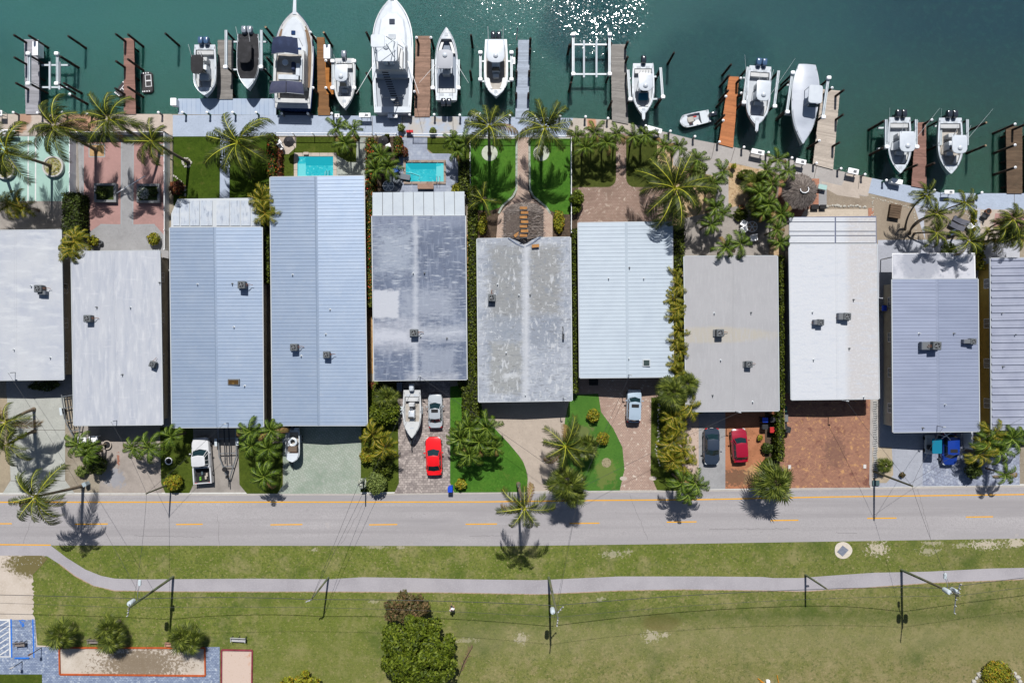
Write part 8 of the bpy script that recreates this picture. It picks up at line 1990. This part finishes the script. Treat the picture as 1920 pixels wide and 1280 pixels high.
# ------------------------------------------------ utility poles and wires
WOODP = mat('treated_pole_wood', A(112, 124, 96), [('n', A(140, 128, 104), 1.5, .45, .7, (1, 1, .3)), ('n', A(80, 84, 66), 4, .5, .7, (1, 1, .3))], rough=.9, obj=True)
TRF = mat('transformer_grey', A(214, 226, 236), rough=.4)
CER = mat('insulator', A(200, 200, 206), rough=.3)
TOPS = {}
def upole(key, base, top, h, label, trans=0, lamp=False, arm=None, r_=.16, m=None):
    b_ = P(*base); t_ = P(*top, h)
    root = empty('utility_pole', (b_.x, b_.y, 0), label, 'utility pole', 'utility poles along the verge')
    b = MB(); b.path([b_, b_.lerp(t_, .5), t_], [r_, r_ * .88, r_ * .72], 10); b.build('pole', m or WOODP, root, smooth=True)
    d = t_ - b_
    def at_(t): return b_.lerp(t_, t)
    if trans:
        for i in range(trans):
            c = at_(.86 - .0 * i) + Vector((.42 * (1 if i % 2 else -1), .1, 0)); tb = MB(); tb.lathe([(.02, -.5), (.26, -.48), (.28, .35), (.22, .45), (.03, .5)], c, 14); to = tb.build('transformer', TRF, root, smooth=True)
            ib = MB(); ib.tube(c + Vector((.1, 0, .45)), c + Vector((.1, .05, .75)), .04, n=6); ib.build('bushing', CER, to)
    if lamp:
        p = at_(.8); e = p + Vector((.25, 1.8, .5)) if lamp is True else p + Vector(lamp)
        lb = MB(); lb.path([p, p.lerp(e, .5) + Vector((0, 0, .25)), e], .035, 6); lo = lb.build('lamp_arm', M_steel, root)
        lb = MB(); lb.rbox(e + Vector((0, .15, .02)), (.32, .7, .16), .14); lb.build('lamp_head', TRF, lo, smooth=True)
    if arm:
        for (t, dx, dy, l) in arm:
            p = at_(t); u = Vector((dx, dy, 0)).normalized(); ab = MB(); a0, a1 = p - u * l * .15, p + u * l; q = [a0, a1]
            ab.tube(a0, a1, .06, n=6); ao = ab.build('crossarm', M_steel, root)
            for tt in (.35, .65, 1.0):
                ib = MB(); c = a0.lerp(a1, tt); ib.lathe([(.03, .02), (.07, .08), (.04, .14), (.07, .2), (.03, .26)], c, 8); ib.build('insulator', CER, ao)
    TOPS[key] = (at_(.985), at_(.9), at_(.72)); return root
upole('a', (325, 1080.5), (240, 1140), 9.3, 'leaning utility pole with a transformer and street lamp at the left of the path', 1, (.35, 2.0, .3), [(.97, -.2, -1, .9)])
upole('b', (616, 1082), (583, 1124), 5.6, 'short utility pole with a small light above the middle path', 0, False, [(1.0, -.6, -.2, .5)], r_=.12)
upole('c', (1029, 1082), (1046, 1158), 9.6, 'utility pole with a single transformer in the centre of the park verge', 1, False, [(.9, .8, .9, 1.0), (1.0, -.1, -.8, .8)])
upole('d', (1510, 1077), (1551, 1104), 5.4, 'short utility pole with a white box where the path dips', 0, False, [(.35, .9, .1, .4)], r_=.13)
upole('e', (1690, 1068), (1800, 1117), 10.2, 'tall utility pole with two transformers and a bracket of arms at the right', 2, (-.4, 1.5, .3), [(.96, .25, 1, 1.2), (.94, -.1, -1, 2.0)])
upole('f', (1639, 884), (1711, 911), 7.6, 'dark leaning pole between the red brick driveway and the slate pavers', 0, False, None, r_=.14, m=mat('dark_pole', A(96, 96, 76), rough=.9))
upole('g', (321, 906), (274, 925), 5.4, 'thin dark pole at the road edge by the yellow mound shrub', 0, False, None, r_=.11, m=MATS['dark_pole'])
upole('h', (686, 896), (671, 910), 4.6, 'pale short pole among the white flowers at the road edge', 0, False, None, r_=.1, m=M_steel)
upole('i', (1085, 903), (1088, 915), 5.2, 'pole with small light crossarms hidden among the dark fan palms', 0, False, [(1.0, .2, 1, 1.1), (1.0, 1, -.4, .8)], r_=.1, m=M_steel)
upole('j', (974, 906), (972, 912), 3.0, 'short pale curved post at the road edge under the tall palm', 0, False, None, r_=.09, m=M_steel)
def wire(a, c, sag, label, r_=.016, n=12, m=None):
    b = MB(); b.path([a.lerp(c, i / n) - Vector((0, 0, 4 * sag * (i / n) * (1 - i / n))) for i in range(n + 1)], r_, 4); o = b.build('overhead_wire', m or M_dark)
    mp = (a + c) / 2; tag(o, label, 'wire', 'overhead wires')
T = TOPS
LW = Vector((-95, T['a'][0].y + 1.0, 9.0)); RW = Vector((95, T['e'][0].y + 5, 9.8))
wire(LW, T['a'][0], .8, 'upper wire running off the left edge'); wire(LW - Vector((0, 0, 1.4)), T['a'][2], .8, 'lower thick wire running off the left edge', .03)
wire(T['a'][0], T['c'][0], 1.2, 'upper wire between the left pole and the centre pole'); wire(T['a'][2], T['b'][0], .5, 'thick wire between the left pole and the short pole', .032); wire(T['b'][0], T['c'][2], .5, 'thick wire between the short pole and the centre pole', .032)
wire(T['c'][0], T['e'][0], 1.3, 'upper wire between the centre pole and the tall right pole'); wire(T['c'][2], T['d'][0], .6, 'thick wire between the centre pole and the dipping path pole', .032); wire(T['d'][0], T['e'][2], .3, 'thick wire between the dipping path pole and the tall right pole', .032)
wire(T['e'][0], RW, .6, 'upper wire running off the right edge'); wire(T['e'][2], RW - Vector((0, 0, 2.4)), .6, 'thick wire running off the right edge', .03)
wire(T['a'][1], T['g'][0], .4, 'service wire crossing the road at the left'); wire(T['g'][0], MASTS[2], .3, 'service wire to the blue roof above the pickup'); wire(T['g'][0], MASTS[1], .3, 'service wire to the brushed white roof'); wire(T['a'][2], MASTS[0], .5, 'service wire to the left-edge roof')
wire(T['b'][0], T['h'][0], .3, 'service wire from the short pole to the white flower pole'); wire(T['b'][0], MASTS[3], .5, 'long service wire to the patchy worn roof')
wire(T['c'][1], T['i'][0], .4, 'wire bundle from the centre pole over the road'); wire(T['i'][0], MASTS[5], .4, 'service wire to the palest blue roof'); wire(T['i'][0], MASTS[4], .4, 'service wire to the blotchy roof'); wire(T['i'][0], MASTS[3], .5, 'service wire across the bright lawn to the patchy roof'); wire(T['i'][0], MASTS[6], .5, 'service wire to the beige-grey roof mast')
wire(T['e'][1], T['f'][0], .4, 'wire from the tall right pole to the dark leaning pole'); wire(T['f'][0], MASTS[7], .3, 'service wire to the bright white roof'); wire(T['f'][0], MASTS[8], .3, 'service wire to the lavender roof'); wire(T['f'][1], MASTS[8] + Vector((9, 1, 0)), .5, 'service wire towards the corrugated roof')
# ------------------------------------------------ person on the grass
SKIN = mat('skin', (.30, .17, .11, 1), rough=.6); SHIRT = mat('white_shirt', (.7, .7, .72, 1), rough=.8); SHORT = mat('dark_shorts', (.02, .02, .03, 1), rough=.8); HAIR = mat('dark_hair', (.03, .02, .015, 1), rough=.8)
pp = P(848, 1140, .9)
root = empty('person', (0, 0, 0), 'person in a white shirt and dark shorts walking on the grass above the brown tree', 'person')
def skin_body():
    J = [('pel', (0, 0, .95), .15), ('wst', (0, .01, 1.12), .135), ('chs', (0, .02, 1.36), .165), ('nck', (0, .03, 1.53), .06), ('hd0', (0, .06, 1.60), .08), ('hd1', (0, .08, 1.70), .10),
         ('shL', (-.18, .02, 1.44), .075), ('elL', (-.27, -.08, 1.17), .048), ('wrL', (-.25, .08, .95), .036), ('shR', (.18, .02, 1.44), .075), ('elR', (.28, .06, 1.18), .048), ('wrR', (.24, .26, 1.05), .036),
         ('hpL', (-.1, .0, .88), .11), ('knL', (-.12, .2, .5), .07), ('anL', (-.12, .2, .09), .045), ('toL', (-.13, .38, .04), .04), ('hpR', (.1, 0, .88), .11), ('knR', (.11, -.02, .48), .07), ('anR', (.12, -.3, .13), .045), ('toR', (.13, -.14, .04), .04)]
    E = [('pel', 'wst'), ('wst', 'chs'), ('chs', 'nck'), ('nck', 'hd0'), ('hd0', 'hd1'), ('chs', 'shL'), ('shL', 'elL'), ('elL', 'wrL'), ('chs', 'shR'), ('shR', 'elR'), ('elR', 'wrR'), ('pel', 'hpL'), ('hpL', 'knL'), ('knL', 'anL'), ('anL', 'toL'), ('pel', 'hpR'), ('hpR', 'knR'), ('knR', 'anR'), ('anR', 'toR')]
    V = [list(j[1]) for j in J]; Rr = [j[2] for j in J]; ix = {j[0]: i for i, j in enumerate(J)}; EE = [(ix[a], ix[c]) for a, c in E]
    for w, e, sg in (('wrL', 'elL', -1), ('wrR', 'elR', 1)):
        wv_, ev = Vector(V[ix[w]]), Vector(V[ix[e]]); d = (wv_ - ev).normalized(); s_ = Vector((0, 1, 0)).cross(d).normalized()
        pm = wv_ + d * .08; V.append(list(pm)); Rr.append(.034); pi = len(V) - 1; EE.append((ix[w], pi))
        for k in range(5):
            off = s_ * (.03 * (k - 2)); l = (.055, .085, .095, .088, .07)[k]
            r0 = pm if k else wv_ + d * .02
            V.append(list(r0 + off * 1.2 + d * l * .5)); Rr.append(.010); V.append(list(r0 + off * 1.5 + d * l + Vector((0, 0, -.01)))); Rr.append(.008)
            EE += [(pi if k else ix[w], len(V) - 2), (len(V) - 2, len(V) - 1)]
    me = bpy.data.meshes.new('body'); me.from_pydata(V, EE, [])
    o = bpy.data.objects.new('body', me); COL.objects.link(o)
    o.modifiers.new('s', 'SKIN'); 
    for i, r_ in enumerate(Rr): me.skin_vertices[0].data[i].radius = (r_, r_ * .85)
    me.skin_vertices[0].data[0].use_root = True
    o.modifiers.new('u', 'SUBSURF').levels = 1
    dg = bpy.context.evaluated_depsgraph_get(); m2_ = bpy.data.meshes.new_from_object(o.evaluated_get(dg)); bpy.data.objects.remove(o); return m2_
me = skin_body(); me.materials.clear(); me.materials.append(SKIN); me.name = 'body'; link('body', me, root)
b = MB()
rr = [[Vector((x * w, y * w * .62 + .015, z)) for x, y in [(math.cos(a), math.sin(a)) for a in [i * .5236 for i in range(12)]]] for z, w in ((.98, .19), (1.12, .175), (1.36, .215), (1.48, .17), (1.53, .09))]
b.loft(rr); b.build('shirt', SHIRT, root, smooth=True)
for sg, e in ((-1, (-.27, -.06, 1.20)), (1, (.27, .05, 1.22))): b = MB(); b.tube((sg * .17, .02, 1.45), e, .085, .07, n=10); b.build('sleeve', SHIRT, root)
b = MB(); b.loft([[Vector((x * w, y * w * .66, z)) for x, y in [(math.cos(a), math.sin(a)) for a in [i * .5236 for i in range(12)]]] for z, w in ((.84, .20), (1.0, .18))]); b.build('shorts', SHORT, root)
for sg, k_ in ((-1, (-.12, .17, .56)), (1, (.11, .0, .54))): b = MB(); b.tube((sg * .1, 0, .9), k_, .115, .1, n=10); b.build('short_leg', SHORT, root)
b = MB(); b.lathe([(.03, 1.62), (.10, 1.65), (.112, 1.72), (.09, 1.79), (.02, 1.82)], (0, .06, 0), 12); b.build('hair', HAIR, root, smooth=True)
for (x, y) in ((-.03, .165), (.03, .165)): b = MB(); b.lathe([(.004, 1.688), (.011, 1.70), (.004, 1.712)], (x, y, 0), 6); b.build('eye', M_black, root)
b = MB(); b.tube((0, .165, 1.69), (0, .19, 1.665), .014, n=6); b.build('nose', SKIN, root); b = MB(); b.box((0, .168, 1.635), (.045, .01, .01)); b.build('mouth', mat('lip', (.2, .06, .05, 1), rough=.6), root)
for sg in (-1, 1): b = MB(); b.box((sg * .105, .07, 1.69), (.02, .03, .06)); b.build('ear', SKIN, root)
move(root, (pp.x, pp.y, .01), R(10))
# orange survey stakes with white rags at the bottom edge
root = empty('survey_stakes', (P(1440, 1276).x, P(1440, 1276).y, 0), 'orange stakes with a small white bundle at the bottom edge', 'stakes')
for a, c in (((1421, 1271), (1432, 1279)), ((1457, 1265), (1460, 1279)), ((1425, 1276), (1434, 1281))): b = MB(); b.tube(P(*a, .1), P(*c, .05), .05, n=6); b.build('stake', mat('stake_orange', A(226, 150, 30), rough=.7), root)
b = MB(); b.rbox(P(1440, 1277, .15), (.45, .4, .3), .12); b.build('bundle', WV, root, smooth=True)
